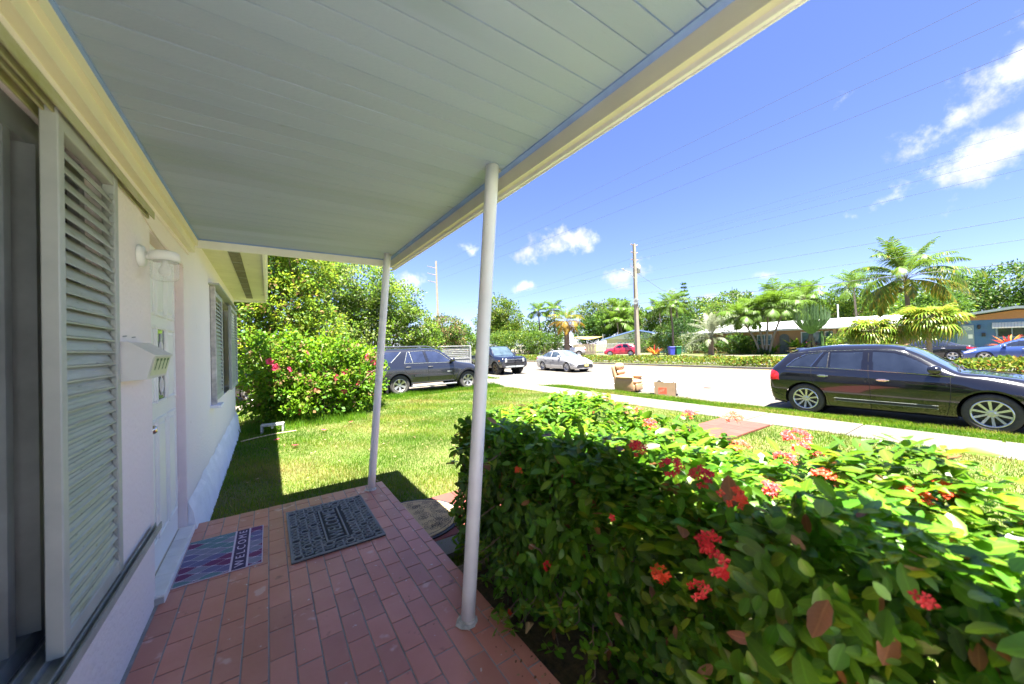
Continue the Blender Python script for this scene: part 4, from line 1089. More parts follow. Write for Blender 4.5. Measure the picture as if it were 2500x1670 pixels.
def rn_extra(root, ys_):
    for s_ in (-1, 1):
        MB().bbox(-.98, .78, s_ * .93 - .09, s_ * .93 + .09, .26, .32, b=.02).build('running_board', mat('step_metal', (.22, .23, .25), .3, .6, var=.1), root)
        MB().tube([(-1.95, s_ * .58, 1.69), (-1.85, s_ * .58, 1.735), (-.3, s_ * .58, 1.73), (-.05, s_ * .57, 1.675)], .022, 8).build('roof_rail', mat('rail_metal', (.10, .11, .14), .3, .5), root)
        MB().bbox(-1.86, -1.82, s_ * .87 - .13, s_ * .87 + .07, .13, .5, b=.008).build('mud_flap', m_blackp, root)
    MB().bbox(-2.2, -2.08, -.5, .5, 1.66, 1.71, b=.02).build('roof_spoiler', m_dkgrey, root)
rn['extra'] = [rn_extra]
vehicle('charcoal_offroader', 'charcoal four-door off-roader with roof rails parked on the driveway', 'car', (5.22, 13.62, 0.004), 0., rn, 'vehicles on the driveways')

# ---- dark blue pickup with upright lamps (heading -y)
m_navy = mat('midnight_car_paint', (.006, .008, .018), .18, var=0, coat=1.)
ri = dict(res=.025, paint=m_navy, arch=.47, axles=(-1.72, 1.72), wheel=(.40, .27, .27, 5, 'twin', mat('bronze_alloy', (.16, .13, .09), .4, .6, var=.1)), track=1.68, rear_round=.04, front_round=.05, lip=m_blackp, lipw=.05, lipo=.02,
  st=[(-2.7, .5, 1.18, 1.22, .9, .95, .92, .8), (-2.6, .42, 1.2, 1.25, .93, .98, .94, .8), (-1.0, .40, 1.2, 1.26, .94, .99, .95, .8), (-.85, .40, 1.2, 1.80, .94, .99, .95, .74), (-.3, .40, 1.2, 1.86, .94, .99, .95, .75), (.5, .40, 1.19, 1.84, .94, .99, .95, .75), (.85, .40, 1.19, 1.68, .94, .99, .94, .76), (1.32, .40, 1.18, 1.25, .94, .99, .93, .83), (1.6, .42, 1.15, 1.22, .94, 1.0, .92, .82), (2.4, .44, 1.08, 1.15, .93, .98, .89, .78), (2.56, .48, .98, 1.04, .90, .94, .85, .74)],
  sidewin=[[(-.75, 1.25), (-.62, 1.70), (-.02, 1.73), (-.02, 1.24)], [(.06, 1.24), (.06, 1.73), (.48, 1.71), (.74, 1.62), (1.18, 1.28), (1.0, 1.23)]], screens=[('windshield', .62, 1.3, 5.28)], screen_z=1.2, screen_glass=mat('pickup_screen', (.05, .075, .09), .05, var=.4, scale=2, spec=.9, coat=1.),
  end_lamps=[('head_lamp', m_lampc, [(.60, .82), (.73, .82), (.73, 1.03), (.60, 1.03)], 2.2), ('grille_panel', m_alu, [(0, .96), (.56, .96), (.56, 1.0), (0, 1.0)], 2.2), ('grille_lower', m_wellm, [(0, .62), (.68, .62), (.72, .74), (0, .76)], 2.2), ('skid_plate', m_alu, [(0, .44), (.62, .44), (.74, .56), (0, .58)], 2.2)],
  side_lamps=[('marker_lamp', m_amber, [(2.18, .86), (2.3, .86), (2.3, .93), (2.18, .93)])],
  ribbons=[([(-.8, 1.22), (1.2, 1.21)], .012, m_blackp, 'belt_trim', .005), ([(.02, 1.78), (.02, .5)], .014, m_seam, 'door_gap', .002), ([(1.22, 1.18), (1.15, .5)], .014, m_seam, 'door_gap', .002), ([(-.86, 1.2), (-.86, .5)], .014, m_seam, 'door_gap', .002)],
  handles=[(-.6, 1.02), (.2, 1.02)], handlemat=m_blackp, mirror=(1.0, 1.3))
vehicle('dark_blue_pickup', 'dark blue pickup with oval upright headlamps parked behind the near porch post', 'pickup', (13.15, 21.5, ROADZ), -PI / 2 - .02, ri, 'vehicles along the street')

# ---- silver sedan driving past
m_silver = mat('silver_car_paint', (.40, .40, .41), .25, .35, var=.02, coat=1.)
co = dict(res=.02, paint=m_silver, arch=.36, axles=(-1.35, 1.35), wheel=(.325, .215, .22, 8, 'single', mat('hubcap_silver', (.60, .60, .61), .3, .6, var=.1)), track=1.56, rear_round=.09, front_round=.16,
  st=[(-2.22, .42, .92, .98, .68, .74, .68, .56), (-2.12, .26, .99, 1.055, .80, .855, .79, .62), (-1.75, .2, 1.01, 1.085, .83, .885, .82, .60), (-1.45, .18, 1.0, 1.19, .84, .89, .83, .58), (-.95, .18, .985, 1.39, .845, .89, .835, .585), (-.35, .18, .96, 1.455, .845, .885, .835, .59), (.15, .18, .945, 1.42, .845, .885, .835, .585), (.55, .18, .93, 1.26, .845, .885, .83, .60), (1.05, .18, .91, 1.015, .845, .885, .82, .68), (1.5, .19, .85, .945, .84, .885, .77, .62), (1.95, .2, .74, .82, .80, .85, .68, .5), (2.16, .22, .62, .70, .70, .74, .56, .40)],
  sidewin=[[(-1.52, 1.03), (-1.2, 1.24), (-.95, 1.30), (-.46, 1.345), (-.42, .985), (-1.3, 1.01)], [(-.36, 1.35), (.02, 1.335), (.3, 1.25), (.78, .985), (-.32, .975)]], glass=mat('grey_glass', (.035, .05, .065), .05, var=.5, scale=4, spec=.8, coat=.5),
  screens=[('windshield', .16, 1.0, 5.3), ('rear_window', -1.7, -1.0, 5.35)], screen_z=.9, screen_glass=mat('sedan_screen', (.10, .15, .20), .05, var=.3, scale=2, spec=.9, coat=1.),
  side_lamps=[('tail_lamp', m_tail, [(-2.3, .9), (-1.98, .93), (-1.95, .86), (-2.3, .80)]), ('head_lamp', mat('lamp_red_reflex', (.45, .36, .36), .1, .2, var=.3, scale=20, coat=.8), [(1.62, .80), (2.02, .70), (2.2, .60), (2.1, .57), (1.86, .66)])],
  end_lamps=[('grille_opening', m_blackp, [(0, .30), (.62, .28), (.72, .34), (.6, .50), (0, .52)], 2.0)],
  ribbons=[([(-1.54, 1.025), (-1.22, 1.25), (-.95, 1.315), (-.4, 1.365), (.02, 1.35), (.32, 1.26), (.82, .98)], .014, m_blackp, 'window_trim', .004), ([(-.39, 1.36), (-.37, .95), (-.36, .5), (-.36, .26)], .01, m_seam, 'door_gap', .002), ([(.80, .93), (.78, .5), (.72, .26)], .01, m_seam, 'door_gap', .002), ([(-1.2, .98), (-1.15, .72), (-.95, .5), (-.9, .26)], .01, m_seam, 'door_gap', .002)],
  handles=[(-.95, .85), (-.1, .83)], handlemat=m_silver, mirror=(.62, 1.02))
def co_extra(root, ys_):
    MB().bbox(2.33, 2.345, -.16, .16, .38, .50, b=.004).build('number_plate', mat('plate_yellow', (.72, .60, .16), .5, var=.1, scale=12), root)
    MB().lathe([(0, .0), (.05, .0), (.05, .01)], 16, 'x', (2.31, 0, .60)).build('emblem', m_chrome, root)
co['extra'] = [co_extra]
vehicle('silver_sedan', 'silver compact sedan with yellow number plate driving along the street', 'car', (17.25, 18.85, ROADZ), -PI / 2 - .06, co, 'vehicles along the street')

# ---- far vehicles
m_redp = mat('red_car_paint', (.55, .02, .045), .2, var=.02, coat=1.)
m_blackf = mat('black_sedan_paint', (.016, .017, .022), .15, var=0, coat=1.)
m_bluep = mat('blue_car_paint', (.05, .09, .27), .2, .3, var=0, coat=1.)
rd = dict(edge); rd.update(res=.05, paint=m_redp, extra=[], wheel=(.355, .23, .25, 5, 'wide', m_rim), ribbons=[([(-1.73, 1.122), (-.9, 1.108), (-.25, 1.075), (.95, 1.0)], .02, m_chrome, 'belt_trim', .008), ([(-.25, 1.49), (-.21, .25)], .014, m_seam, 'door_gap', .003)])
vehicle('red_crossover', 'shiny red crossover parked across the street behind the concrete pole', 'car', (40.6, 32.6, -.1), R(122), rd, 'vehicles across the street')
bk = dict(co); bk.update(res=.04, paint=m_blackf, extra=[], end_lamps=[], glass=m_glassd, screen_glass=m_glassd, wheel=(.33, .22, .24, 5, 'wide', m_rim))
bk['ribbons'] = [([(-1.54, 1.03), (-1.22, 1.255), (-.95, 1.32), (-.4, 1.37), (.02, 1.355), (.32, 1.265), (.82, .98)], .02, m_chrome, 'window_trim', .006), ([(-1.54, 1.02), (.8, .97)], .02, m_chrome, 'belt_trim', .006)]
vehicle('black_sedan', 'glossy black sedan with chrome window trim parked behind the median planting', 'car', (39.3, 4.55, ROADZ), PI / 2, bk, 'vehicles across the street')
bl = dict(bk); bl.update(paint=m_bluep)
vehicle('blue_sedan', 'metallic blue sedan at the frame edge before the blue house', 'car', (37.6, .45, ROADZ), PI / 2 , bl, 'vehicles across the street')
m_beige = mat('beige_truck_paint', (.52, .47, .40), .4, var=.05, coat=.3)
tr = dict(ri); tr.update(res=.06, paint=m_beige, lip=m_beige, wheel=(.37, .25, .22, 6, 'fan', m_rim), end_lamps=[], side_lamps=[('tail_lamp', m_tail, [(-2.8, .8), (-2.55, .8), (-2.55, 1.1), (-2.8, 1.1)])], mirrormat=m_beige)
def cap_extra(root, ys_):
    c = MB()
    for s_ in (-1, 1):
        for (x0, x1) in ((-2.6, -2.5), (-1.75, -1.65), (-1.0, -.9)): c.box(x0, x1, s_ * .8 - .03, s_ * .8 + .03, 1.2, 1.8)
    c.box(-2.62, -.88, -.84, .84, 1.8, 1.86); c.build('camper_frame', mat('camper_white', (.72, .72, .70), .5, var=.05), root)
    MB().box(-2.58, -.92, -.79, .79, 1.24, 1.79).build('camper_window', m_glassd, root)
tr['extra'] = [cap_extra]
vehicle('camper_truck', 'beige pickup truck with a windowed camper shell parked far down the street', 'pickup', (33.6, 46.3, -.15), R(130), tr, 'vehicles across the street')
pk = dict(tr); pk.update(paint=mat('silver_truck_paint', (.55, .55, .56), .3, .3, var=.03, coat=.5), extra=[])
vehicle('silver_truck', 'silver pickup truck with red tail lamp seen above the silver sedan', 'pickup', (38.2, 40.9, -.1), R(140), pk, 'vehicles across the street')
hb = dict(bk); hb.update(paint=m_dkgrey)
vehicle('dark_hatchback', 'dark car almost hidden behind the hibiscus on the driveway', 'car', (.9, 15.6, .004), 0., hb, 'vehicles on the driveways')
# ================================================================== hedge in front of the porch
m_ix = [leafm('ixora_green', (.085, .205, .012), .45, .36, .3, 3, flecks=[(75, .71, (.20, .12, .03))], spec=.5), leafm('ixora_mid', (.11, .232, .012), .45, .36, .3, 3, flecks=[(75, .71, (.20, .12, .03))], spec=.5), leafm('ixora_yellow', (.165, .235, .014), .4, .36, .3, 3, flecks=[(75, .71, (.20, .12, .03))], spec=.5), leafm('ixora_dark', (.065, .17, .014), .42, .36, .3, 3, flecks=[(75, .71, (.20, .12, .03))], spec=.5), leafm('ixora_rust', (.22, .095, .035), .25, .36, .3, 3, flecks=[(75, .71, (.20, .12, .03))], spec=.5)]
for m_ in m_ix: veined(m_)
HX0, HX1, HY0, HY1, HZ = 1.225, 2.42, -1.6, 2.66, 1.15
hedge = empty('ixora_hedge', (1.75, .6, 0), 0, 'clipped green hedge with glossy oval leaves and red flower heads along the porch', 'hedge')
hedge.matrix_world = Matrix.Identity(4)
rng = np.random.default_rng(11)
def hsurf(n):
    """points on the hedge's skin with outward normals: near face, top, far face, far end"""
    ar = np.array([(HY1 - HY0) * HZ * 1.15, (HY1 - HY0) * (HX1 - HX0) * 1.25, (HY1 - HY0) * HZ * .35, (HX1 - HX0) * HZ * .9]); k = rng.choice(4, size=n, p=ar / ar.sum())
    a, b = rng.random(n), rng.random(n)
    P = np.zeros((n, 3)); O = np.zeros((n, 3))
    y = HY0 + (HY1 - HY0) * a
    for i, (px, py, pz, o) in enumerate([(HX0, y, .08 + (HZ - .08) * b, (-1, 0, .15)), (HX0 + (HX1 - HX0) * b, y, HZ, (0, 0, 1)), (HX1, y, HZ * b, (1, 0, .2)), (HX0 + (HX1 - HX0) * a, HY1, .05 + (HZ - .05) * b, (0, 1, .2))]):
        s_ = k == i
        for j, q in enumerate((px, py, pz)): P[s_, j] = q[s_] if isinstance(q, np.ndarray) else q
        O[s_] = o
    # rounded shoulders and lumpy skin
    lump = .06 * np.sin(P[:, 1] * 3.1 + 1) + .05 * np.sin(P[:, 1] * 7.3 + P[:, 2] * 5) + .05 * np.sin(P[:, 0] * 6 + P[:, 1] * 4.2)
    P += O * lump[:, None]
    sh = np.clip((P[:, 2] - (HZ - .22)) / .22, 0, 1) ** 2
    P[:, 0] += np.where(k == 0, sh * .11, 0) + np.where(k == 2, -sh * .1, 0)
    P[:, 2] -= np.where(k == 1, np.clip((HX0 + .2 - P[:, 0]) / .2, 0, 1) ** 2 * .1, 0)
    low = np.clip((.45 - P[:, 2]) / .45, 0, 1); P[:, 0] += np.where(k == 0, low * .05, 0)
    P[:, 2] += np.clip((P[:, 1] - 1.6) / 1.1, 0, 1) * -.09
    P[:, 2] -= np.clip((1.0 - P[:, 1]) / 1.0, 0, 1.3) * .10 * np.clip(P[:, 2], 0, 1)
    far_ = 2.08 + .125 * np.clip(P[:, 1], -1.6, 2.7)
    P[:, 0] = HX0 + (P[:, 0] - HX0) * np.where(P[:, 0] > HX0, (far_ - HX0) / (HX1 - HX0), 1)
    return P, unit(O), k
nsh = 8200
C0, O0, K0 = hsurf(nsh)
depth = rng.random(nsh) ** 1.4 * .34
C0 = C0 - O0 * depth[:, None]
keep = ~((K0 == 0) & (C0[:, 2] < .3) & (rng.random(nsh) < .3))
C0, O0, depth = C0[keep], O0[keep], depth[keep]; nsh = len(C0)
lp = 6
P = np.repeat(C0, lp, 0); O = np.repeat(O0, lp, 0); dp = np.repeat(depth, lp)
n = len(P); ang = rng.random(n) * 2 * PI
ref = np.where(np.abs(O[:, 2:3]) > .8, np.array([[1., 0, 0]]), np.array([[0, 0, 1.]]))
A = unit(np.cross(O, ref)); B_ = np.cross(O, A)
D = unit(A * np.cos(ang)[:, None] + B_ * np.sin(ang)[:, None] + O * (.15 + .5 * rng.random(n))[:, None] + rng.normal(size=(n, 3)) * .2 + np.array([0, 0, -.12]))
U = unit(O + np.array([0, 0, .45]) + rng.normal(size=(n, 3)) * .38)
L = .055 * np.clip(np.exp(rng.normal(size=n) * .36), .4, 1.5); L *= np.where(rng.random(n) < .12, 1.35, 1.)
P = P + rng.normal(size=(n, 3)) * .018
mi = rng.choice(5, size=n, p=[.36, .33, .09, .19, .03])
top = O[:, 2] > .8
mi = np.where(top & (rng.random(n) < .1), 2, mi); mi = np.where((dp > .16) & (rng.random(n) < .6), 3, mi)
# keep leaves out of the post
dpost = np.hypot(P[:, 0] - 1.0, P[:, 1] - 1.77); ok = dpost > .07
camv = np.array([0, 0, CAMZ]); dist = np.linalg.norm(P - camv, axis=1); ok &= dist > .88
P, D, U, L, mi, dp, O, dist = [a[ok] for a in (P, D, U, L, mi, dp, O, dist)]; n = len(P)
# the 290 that show largest: near skin, near the camera, inside the view
fwv = np.array(fw); rtv = np.array(rt2); upv = np.array(up2); q = P - camv; dz = q @ fwv; sx_, sy_ = (q @ rtv) / np.maximum(dz, .01), (q @ upv) / np.maximum(dz, .01)
vis = (dz > .3) & (np.abs(sx_) < 1.4) & (np.abs(sy_) < .94) & (dp < .05)
score = np.where(vis, L / dz, 0); big = np.argsort(-score)[:290]; isb = np.zeros(n, bool); isb[big] = True
wdv = L * (.42 + .16 * rng.random(n)); crl = rng.uniform(-.05, .34, n); fld = rng.uniform(.05, .4, n)
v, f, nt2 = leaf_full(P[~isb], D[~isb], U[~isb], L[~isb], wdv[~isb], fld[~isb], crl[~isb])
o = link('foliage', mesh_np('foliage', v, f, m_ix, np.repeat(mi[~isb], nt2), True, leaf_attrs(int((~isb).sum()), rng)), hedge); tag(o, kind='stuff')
lmesh = []
for m_ in m_ix:
    vs_ = []
    for k in range(6):
        lt, ltf, _ = leaf_full(np.zeros((1, 3)), np.array([[1., 0, 0]]), np.array([[0, 0, 1.]]), np.array([1.]), np.array([.42 + .03 * k]), .06 + .07 * ((k * 2) % 5), -.05 + .08 * ((k * 3) % 6))
        vs_.append(mesh_np('leaf', lt, ltf, m_, smooth=True, attrs=leaf_attrs(1, rng)))
    lmesh.append(vs_)
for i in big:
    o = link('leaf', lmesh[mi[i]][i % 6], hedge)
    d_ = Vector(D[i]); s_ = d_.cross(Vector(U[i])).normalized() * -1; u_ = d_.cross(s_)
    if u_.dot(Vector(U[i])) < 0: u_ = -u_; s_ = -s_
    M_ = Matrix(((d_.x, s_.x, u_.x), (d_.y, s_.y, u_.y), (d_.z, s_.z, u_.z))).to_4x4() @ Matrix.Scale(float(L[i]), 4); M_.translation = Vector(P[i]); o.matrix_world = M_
# stems
sb = MB(); rgs = random.Random(4)
for i in range(46):
    y = HY0 + (HY1 - HY0 - .1) * (i + rgs.random()) / 46; x = rgs.uniform(1.35, 2.1)
    p = [Vector((x, y, -.02))]
    for k in range(5): p.append(p[-1] + Vector((rgs.uniform(-.07, .05), rgs.uniform(-.07, .07), .2)))
    sb.tube(p, [.014, .012, .01, .008, .006, .004], 6)
    for k in (1, 2, 3): e = p[k] + Vector((rgs.uniform(-.3, .1), rgs.uniform(-.2, .2), rgs.uniform(.12, .3))); sb.tube([p[k], p[k].lerp(e, .5) + Vector((0, 0, .03)), e], [.006, .005, .003], 5)
sb.build('stems', m_bark, hedge, True)
# dark leaf litter under the hedge
lit = MB().box(1.045, 2.3, -1.6, 2.3, .0, .03).build('litter_bed', mat('leaf_litter', (.05, .035, .02), .95, col2=(.12, .08, .04), scale=30, bump=.8), hedge)
# flower heads: clusters of four-petalled florets
m_fl = [mat('ixora_red', (.56, .014, .014), .5, var=.15, scale=20, trans=.2), mat('ixora_orange', (.62, .055, .01), .5, var=.15, scale=20, trans=.2)]
def floret_np(c, nrm_, r, rg):
    a = nrm_.orthogonal().normalized(); b = nrm_.cross(a); V = []; F = []; ph = rg.random() * PI
    for k in range(4):
        t = ph + k * PI / 2; d = a * math.cos(t) + b * math.sin(t); s_ = nrm_.cross(d); o_ = len(V)
        V += [c, c + d * r * .55 + s_ * r * .36 + nrm_ * r * .1, c + d * r, c + d * r * .55 - s_ * r * .36 + nrm_ * r * .1]; F.append((o_, o_ + 1, o_ + 2, o_ + 3))
    V += [c - nrm_ * r * 1.4 + a * .0015, c + a * .0015, c - a * .0015, c - nrm_ * r * 1.4 - a * .0015]; o_ = len(V) - 4; F.append((o_, o_ + 1, o_ + 2, o_ + 3))
    return V, F
def flower_head(c, nrm_, rad, nfl, fr_, m_, seed):
    rg = random.Random(seed); B = MB(); nrm_ = Vector(nrm_).normalized(); a = nrm_.orthogonal().normalized(); b = nrm_.cross(a)
    for i in range(nfl):
        t = rg.random() * 2 * PI; r = rad * math.sqrt(rg.random()); p = Vector(c) + (a * math.cos(t) + b * math.sin(t)) * r + nrm_ * (rad * .75 * (1 - (r / rad) ** 2) + rg.uniform(0, .006))
        V, F = floret_np(p, (nrm_ + Vector((rg.uniform(-.3, .3), rg.uniform(-.3, .3), rg.uniform(-.3, .3)))).normalized(), fr_ * rg.uniform(.8, 1.15), rg); B.add(V, F)
    B.build('flower_head', m_, hedge)
# (position, normal, radius, florets, floret radius, material)
FH = [((1.15, .60, 1.01), (-1, -.3, .4), .034, 12, .017, 0), ((1.13, .565, .965), (-1, -.3, .3), .03, 9, .018, 0), ((1.13, .765, .834), (-1, -.4, .2), .026, 17, .013, 1), ((1.13, .618, .858), (-1, -.4, .2), .036, 9, .0135, 0), ((1.13, 1.394, .55), (-1, -.2, .2), .022, 9, .011, 0), ((1.14, 1.634, .96), (-.9, -.2, .4), .022, 8, .011, 1), ((1.14, .983, .947), (-1, -.3, .2), .006, 2, .017, 0),
      ((1.32, .985, 1.15), (-.6, -.4, .8), .045, 30, .014, 0), ((1.31, .822, 1.13), (-.6, -.4, .8), .04, 22, .014, 0), ((1.33, .715, 1.13), (-.6, -.4, .8), .04, 22, .014, 0), ((1.22, .56, 1.15), (-.7, -.4, .6), .035, 16, .014, 1), ((1.74, 1.215, 1.15), (-.4, -.3, .9), .04, 18, .014, 0), ((2.15, .97, 1.16), (-.3, -.2, 1), .07, 36, .016, 1), ((1.44, .528, 1.13), (-.6, -.4, .8), .03, 14, .014, 0), ((2.04, .637, 1.17), (-.3, -.3, 1), .075, 44, .016, 0), ((1.92, .57, 1.16), (-.3, -.3, 1), .06, 36, .016, 0), ((1.74, .754, 1.15), (-.3, -.3, 1), .035, 18, .015, 1), ((1.75, .594, 1.15), (-.4, -.3, 1), .045, 22, .015, 0), ((1.75, .234, 1.15), (-.3, -.2, 1), .05, 28, .015, 1), ((1.87, .189, 1.16), (-.3, -.2, 1), .055, 28, .015, 1), ((1.70, .453, 1.14), (-.4, -.3, .9), .045, 22, .015, 1), ((2.2, 1.25, 1.14), (-.3, -.2, 1), .05, 26, .015, 0), ((1.16, .15, 1.08), (-.9, -.3, .4), .014, 6, .012, 0), ((2.1, 1.55, 1.14), (-.3, -.2, 1), .03, 14, .014, 1), ((1.06, 1.64, .21), (-1, 0, .5), .012, 8, .009, 1)]
for i, (c, nn_, ra, nf_, fr_, k) in enumerate(FH):
    if c[2] > 1.12: c = (c[0], c[1], c[2] + .04 - .1 * min(max(1.0 - c[1], 0), 1.))
    if ra > .04: ra *= .8; nf_ = int(nf_ * .7)
    flower_head(c, nn_, ra, nf_, fr_, m_fl[k], 50 + i)
# sprig creeping on to the tiles beside the post
spP = []; spD = []; rgq = np.random.default_rng(3)
tw = MB()
for (bx, by, bz) in ((1.02, 1.66, .2), (.98, 1.60, .21), (1.03, 1.55, .2), (1.0, 1.9, .42), (1.02, 1.95, .6), (1.04, 2.05, .8), (1.05, 1.88, .95), (1.06, 2.1, 1.0), (1.02, 1.98, .3)) + tuple((1.06 + .09 * rgq.random(), 1.0 + 1.3 * rgq.random(), .14 + .32 * rgq.random()) for _ in range(26)):
    tw.tube([(1.2, by + .05, bz + .02), (bx + .05, by, bz + .01), (bx, by, bz)], [.004, .003, .002], 5)
    for k in range(9): spP.append((bx + rgq.normal() * .02, by + rgq.normal() * .02, bz + abs(rgq.normal()) * .015)); spD.append((rgq.normal() - .3, rgq.normal(), rgq.normal() * .4 + .1))
tag(tw.build('sprig_twigs', m_bark, hedge), kind='stuff')
spP = np.array(spP); spD = unit(np.array(spD)); nn2 = len(spP)
v, f, nt2 = leaf_full(spP, spD, unit(rgq.normal(size=(nn2, 3)) * .4 + np.array([0, 0, 1.])), .03 + .03 * rgq.random(nn2), (.03 + .03 * rgq.random(nn2)) * .5)
tag(link('sprig_leaves', mesh_np('sprig_leaves', v, f, m_ix, np.repeat(rgq.choice(3, size=nn2), nt2), True, leaf_attrs(nn2, rgq)), hedge), kind='stuff')
# curled dead leaves by the post
for (x, y) in ((1.0, 1.62), (1.06, 1.5)):
    MB().tube([(x, y, PZ + .02), (x + .03, y + .02, PZ + .035), (x + .07, y + .03, PZ + .02)], [.004, .018, .003], 6).build('dead_leaf', mat('dead_leaf', (.34, .22, .10), .9, var=.2), hedge)

# ================================================================== hibiscus bush by the house corner
hib = empty('hibiscus_bush', (1.0, 10.3, 0), 0, 'bright green hibiscus bush with pink flowers at the corner of the pink house', 'shrub')
rng = np.random.default_rng(21)
lobes = [((-1.05, -.1, 1.15), (.62, .65, 1.1)), ((-.5, .1, 1.2), (.8, .75, 1.0)), ((.2, .15, 1.05), (.85, .8, .95)), ((.9, .5, 1.0), (.8, .75, .85)), ((1.3, .9, 1.05), (.6, .65, .75)), ((.55, .3, 1.5), (.8, .7, .55)), ((-.9, .2, .6), (.5, .8, .6)), ((-.2, -.35, .6), (.9, .55, .55)), ((.8, .0, .6), (.7, .55, .55)), ((1.3, .9, .6), (.55, .6, .55))]
P, O, cid = clumps(rng, lobes, 1750, 14, .16)
ok = P[:, 2] > .02; P, O, cid = P[ok], O[ok], cid[ok]
H1 = leafm('hibiscus_light', (.13, .25, .01), .45); H2 = leafm('hibiscus_mid', (.085, .2, .01), .45); H3 = leafm('hibiscus_deep', (.05, .135, .01), .4)
v_ = leaf_mesh('foliage', rng, P, O, .088, [H1, H2, H3, G4, G6], [.38, .32, .12, .11, .07], .72, cid, jit=.7, droop=.15)
link('foliage', v_, hib)
b = MB()
for i in range(16):
    a = rng.random() * 6.28; limb(b, (rng.normal() * .2, rng.normal() * .2, 0), (rng.uniform(-1.2, 1.6), rng.uniform(-.4, 1.0), rng.uniform(.8, 1.9)), .03, .006, rng)
b.build('stems', m_bark, hib, True)
m_pink = mat('hibiscus_pink', (.72, .06, .13), .5, var=.2, scale=20, trans=.25)
def hib_mesh(seed):
    rg = random.Random(seed); B = MB()
    for k in range(5):
        t = k * 2 * PI / 5; c, s_ = math.cos(t), math.sin(t); w_ = .034
        for q, (u, wv, h) in enumerate(((.006, .004, 0), (.03, .026, .012), (.06, .03, .012), (.072, .012, 0))): pass
        ring_ = [(.006, .004, 0), (.03, .028, .014), (.058, .032, .012), (.074, .012, .0)]
        for (u0, w0, h0), (u1, w1, h1) in zip(ring_[:-1], ring_[1:]):
            pts = [(u0, -w0, h0), (u0, w0, h0 + .006), (u1, w1, h1 + .006), (u1, -w1, h1)]
            B.quad(*[(x * c - y * s_, x * s_ + y * c, z + x * .35) for x, y, z in pts])
    B.tube([(0, 0, 0), (.004, 0, .05)], [.003, .004], 6); return B.mesh('flower', m_pink)
hm_ = hib_mesh(1)
for i, (x, y, z) in enumerate([(-.05, -.62, .72), (-.98, -.55, 1.45), (-.9, -.62, 1.32), (-.25, -.5, 1.62), (1.35, .30, 1.52), (1.45, .35, 1.3), (1.25, .25, 1.42), (1.52, .4, .72), (.62, -.35, 1.1), (1.0, .05, .98), (.35, -.52, 1.0), (-.45, -.62, .28), (.55, -.5, .62), (1.3, .1, 1.0), (.9, -.2, .82), (-.62, -.6, 1.25)]):
    o = link('flower', hm_, hib); o.location = (x, y, z); o.rotation_euler = (R(60 + 17 * (i % 3)), R(13 * (i % 5) - 20), R(-25 + 31 * (i % 4))); s_ = 1.0 + .15 * (i % 3); o.scale = (s_, s_, s_)
# fallen petals on the grass
for i, (x, y) in enumerate([(.9, 8.2), (.35, 7.2), (1.5, 8.7), (.1, 7.9)]):
    o = link('fallen_petal', hm_); o.location = (x, y, .05); o.scale = (.7, .7, .4); o.rotation_euler = (0, .2, i); tag(o, ('fallen pink flower on the lawn in front of the middle of the hibiscus', 'fallen pink flower on the lawn nearest the porch', 'fallen pink flower on the lawn farthest from the house wall', 'fallen pink flower in the shade beside the dry stalk')[i], 'flower', 'fallen hibiscus flowers on the lawn')

# ================================================================== grass
def grass(name, label, regions, seed, mats, wts):
    rng = np.random.default_rng(seed); PP = []; HH = []; WW = []
    for (x0, x1, y0, y1, dens, h, wd, zf, ex) in regions:
        n = int((x1 - x0) * (y1 - y0) * dens); p = np.stack([x0 + (x1 - x0) * rng.random(n), y0 + (y1 - y0) * rng.random(n), np.zeros(n)], -1)
        if ex is not None: p = p[ex(p[:, 0], p[:, 1])]
        p[:, 2] = zf(p[:, 0], p[:, 1]); PP.append(p); HH.append(h * (.5 + .9 * rng.random(len(p)))); WW.append(np.full(len(p), wd))
    P = np.concatenate(PP); H = np.concatenate(HH); H = H * (1 + .35 * np.sin(P[:, 0] * 2.3 + 1.1 * np.sin(P[:, 1] * 1.9)) * np.sin(P[:, 1] * 2.7)); Wd = np.concatenate(WW); n = len(P)
    a = rng.random(n) * 2 * PI; lean = np.abs(rng.normal(size=n)) * .55
    D = np.stack([np.cos(a) * lean, np.sin(a) * lean, np.ones(n)], -1); D = unit(D)
    b = rng.random(n) * PI; side = np.stack([np.cos(b), np.sin(b), np.zeros(n)], -1)
    v = np.stack([P - side * Wd[:, None], P + side * Wd[:, None], P + D * H[:, None]], 1).reshape(-1, 3)
    # patches: pick the blade colour by place
    pt_ = np.sin(P[:, 0] * 1.7 + 1.3) * np.sin(P[:, 1] * 1.3 + .4) + .5 * np.sin(P[:, 0] * 4.1 + P[:, 1] * 3.3) + rng.normal(size=n) * .7
    mi = np.digitize(pt_, [-.75, .35, 1.05])
    o = link(name, mesh_np(name, v, np.arange(n * 3).reshape(-1, 3), mats, mi)); tag(o, label, 'grass', kind='stuff'); return o
g_m = [leafm('blade_deep', (.05, .135, .005), .4, .6), leafm('blade_green', (.09, .19, .006), .45, .6), leafm('blade_light', (.155, .215, .011), .45, .6), leafm('blade_straw', (.24, .205, .055), .3, .8)]
flat = lambda x, y: np.zeros_like(x) - .004
strip = lambda x, y: -.024 - np.clip((x - 9.3) / 1.4, 0, 1) * .13
notwalk = lambda x, y: ~((y > 2.84) & (y < 3.74)) & ~((x < 2.3) & (y < 2.4)) & ((x > 1.045) | (y > 4.21)) & (x > WX + .08)
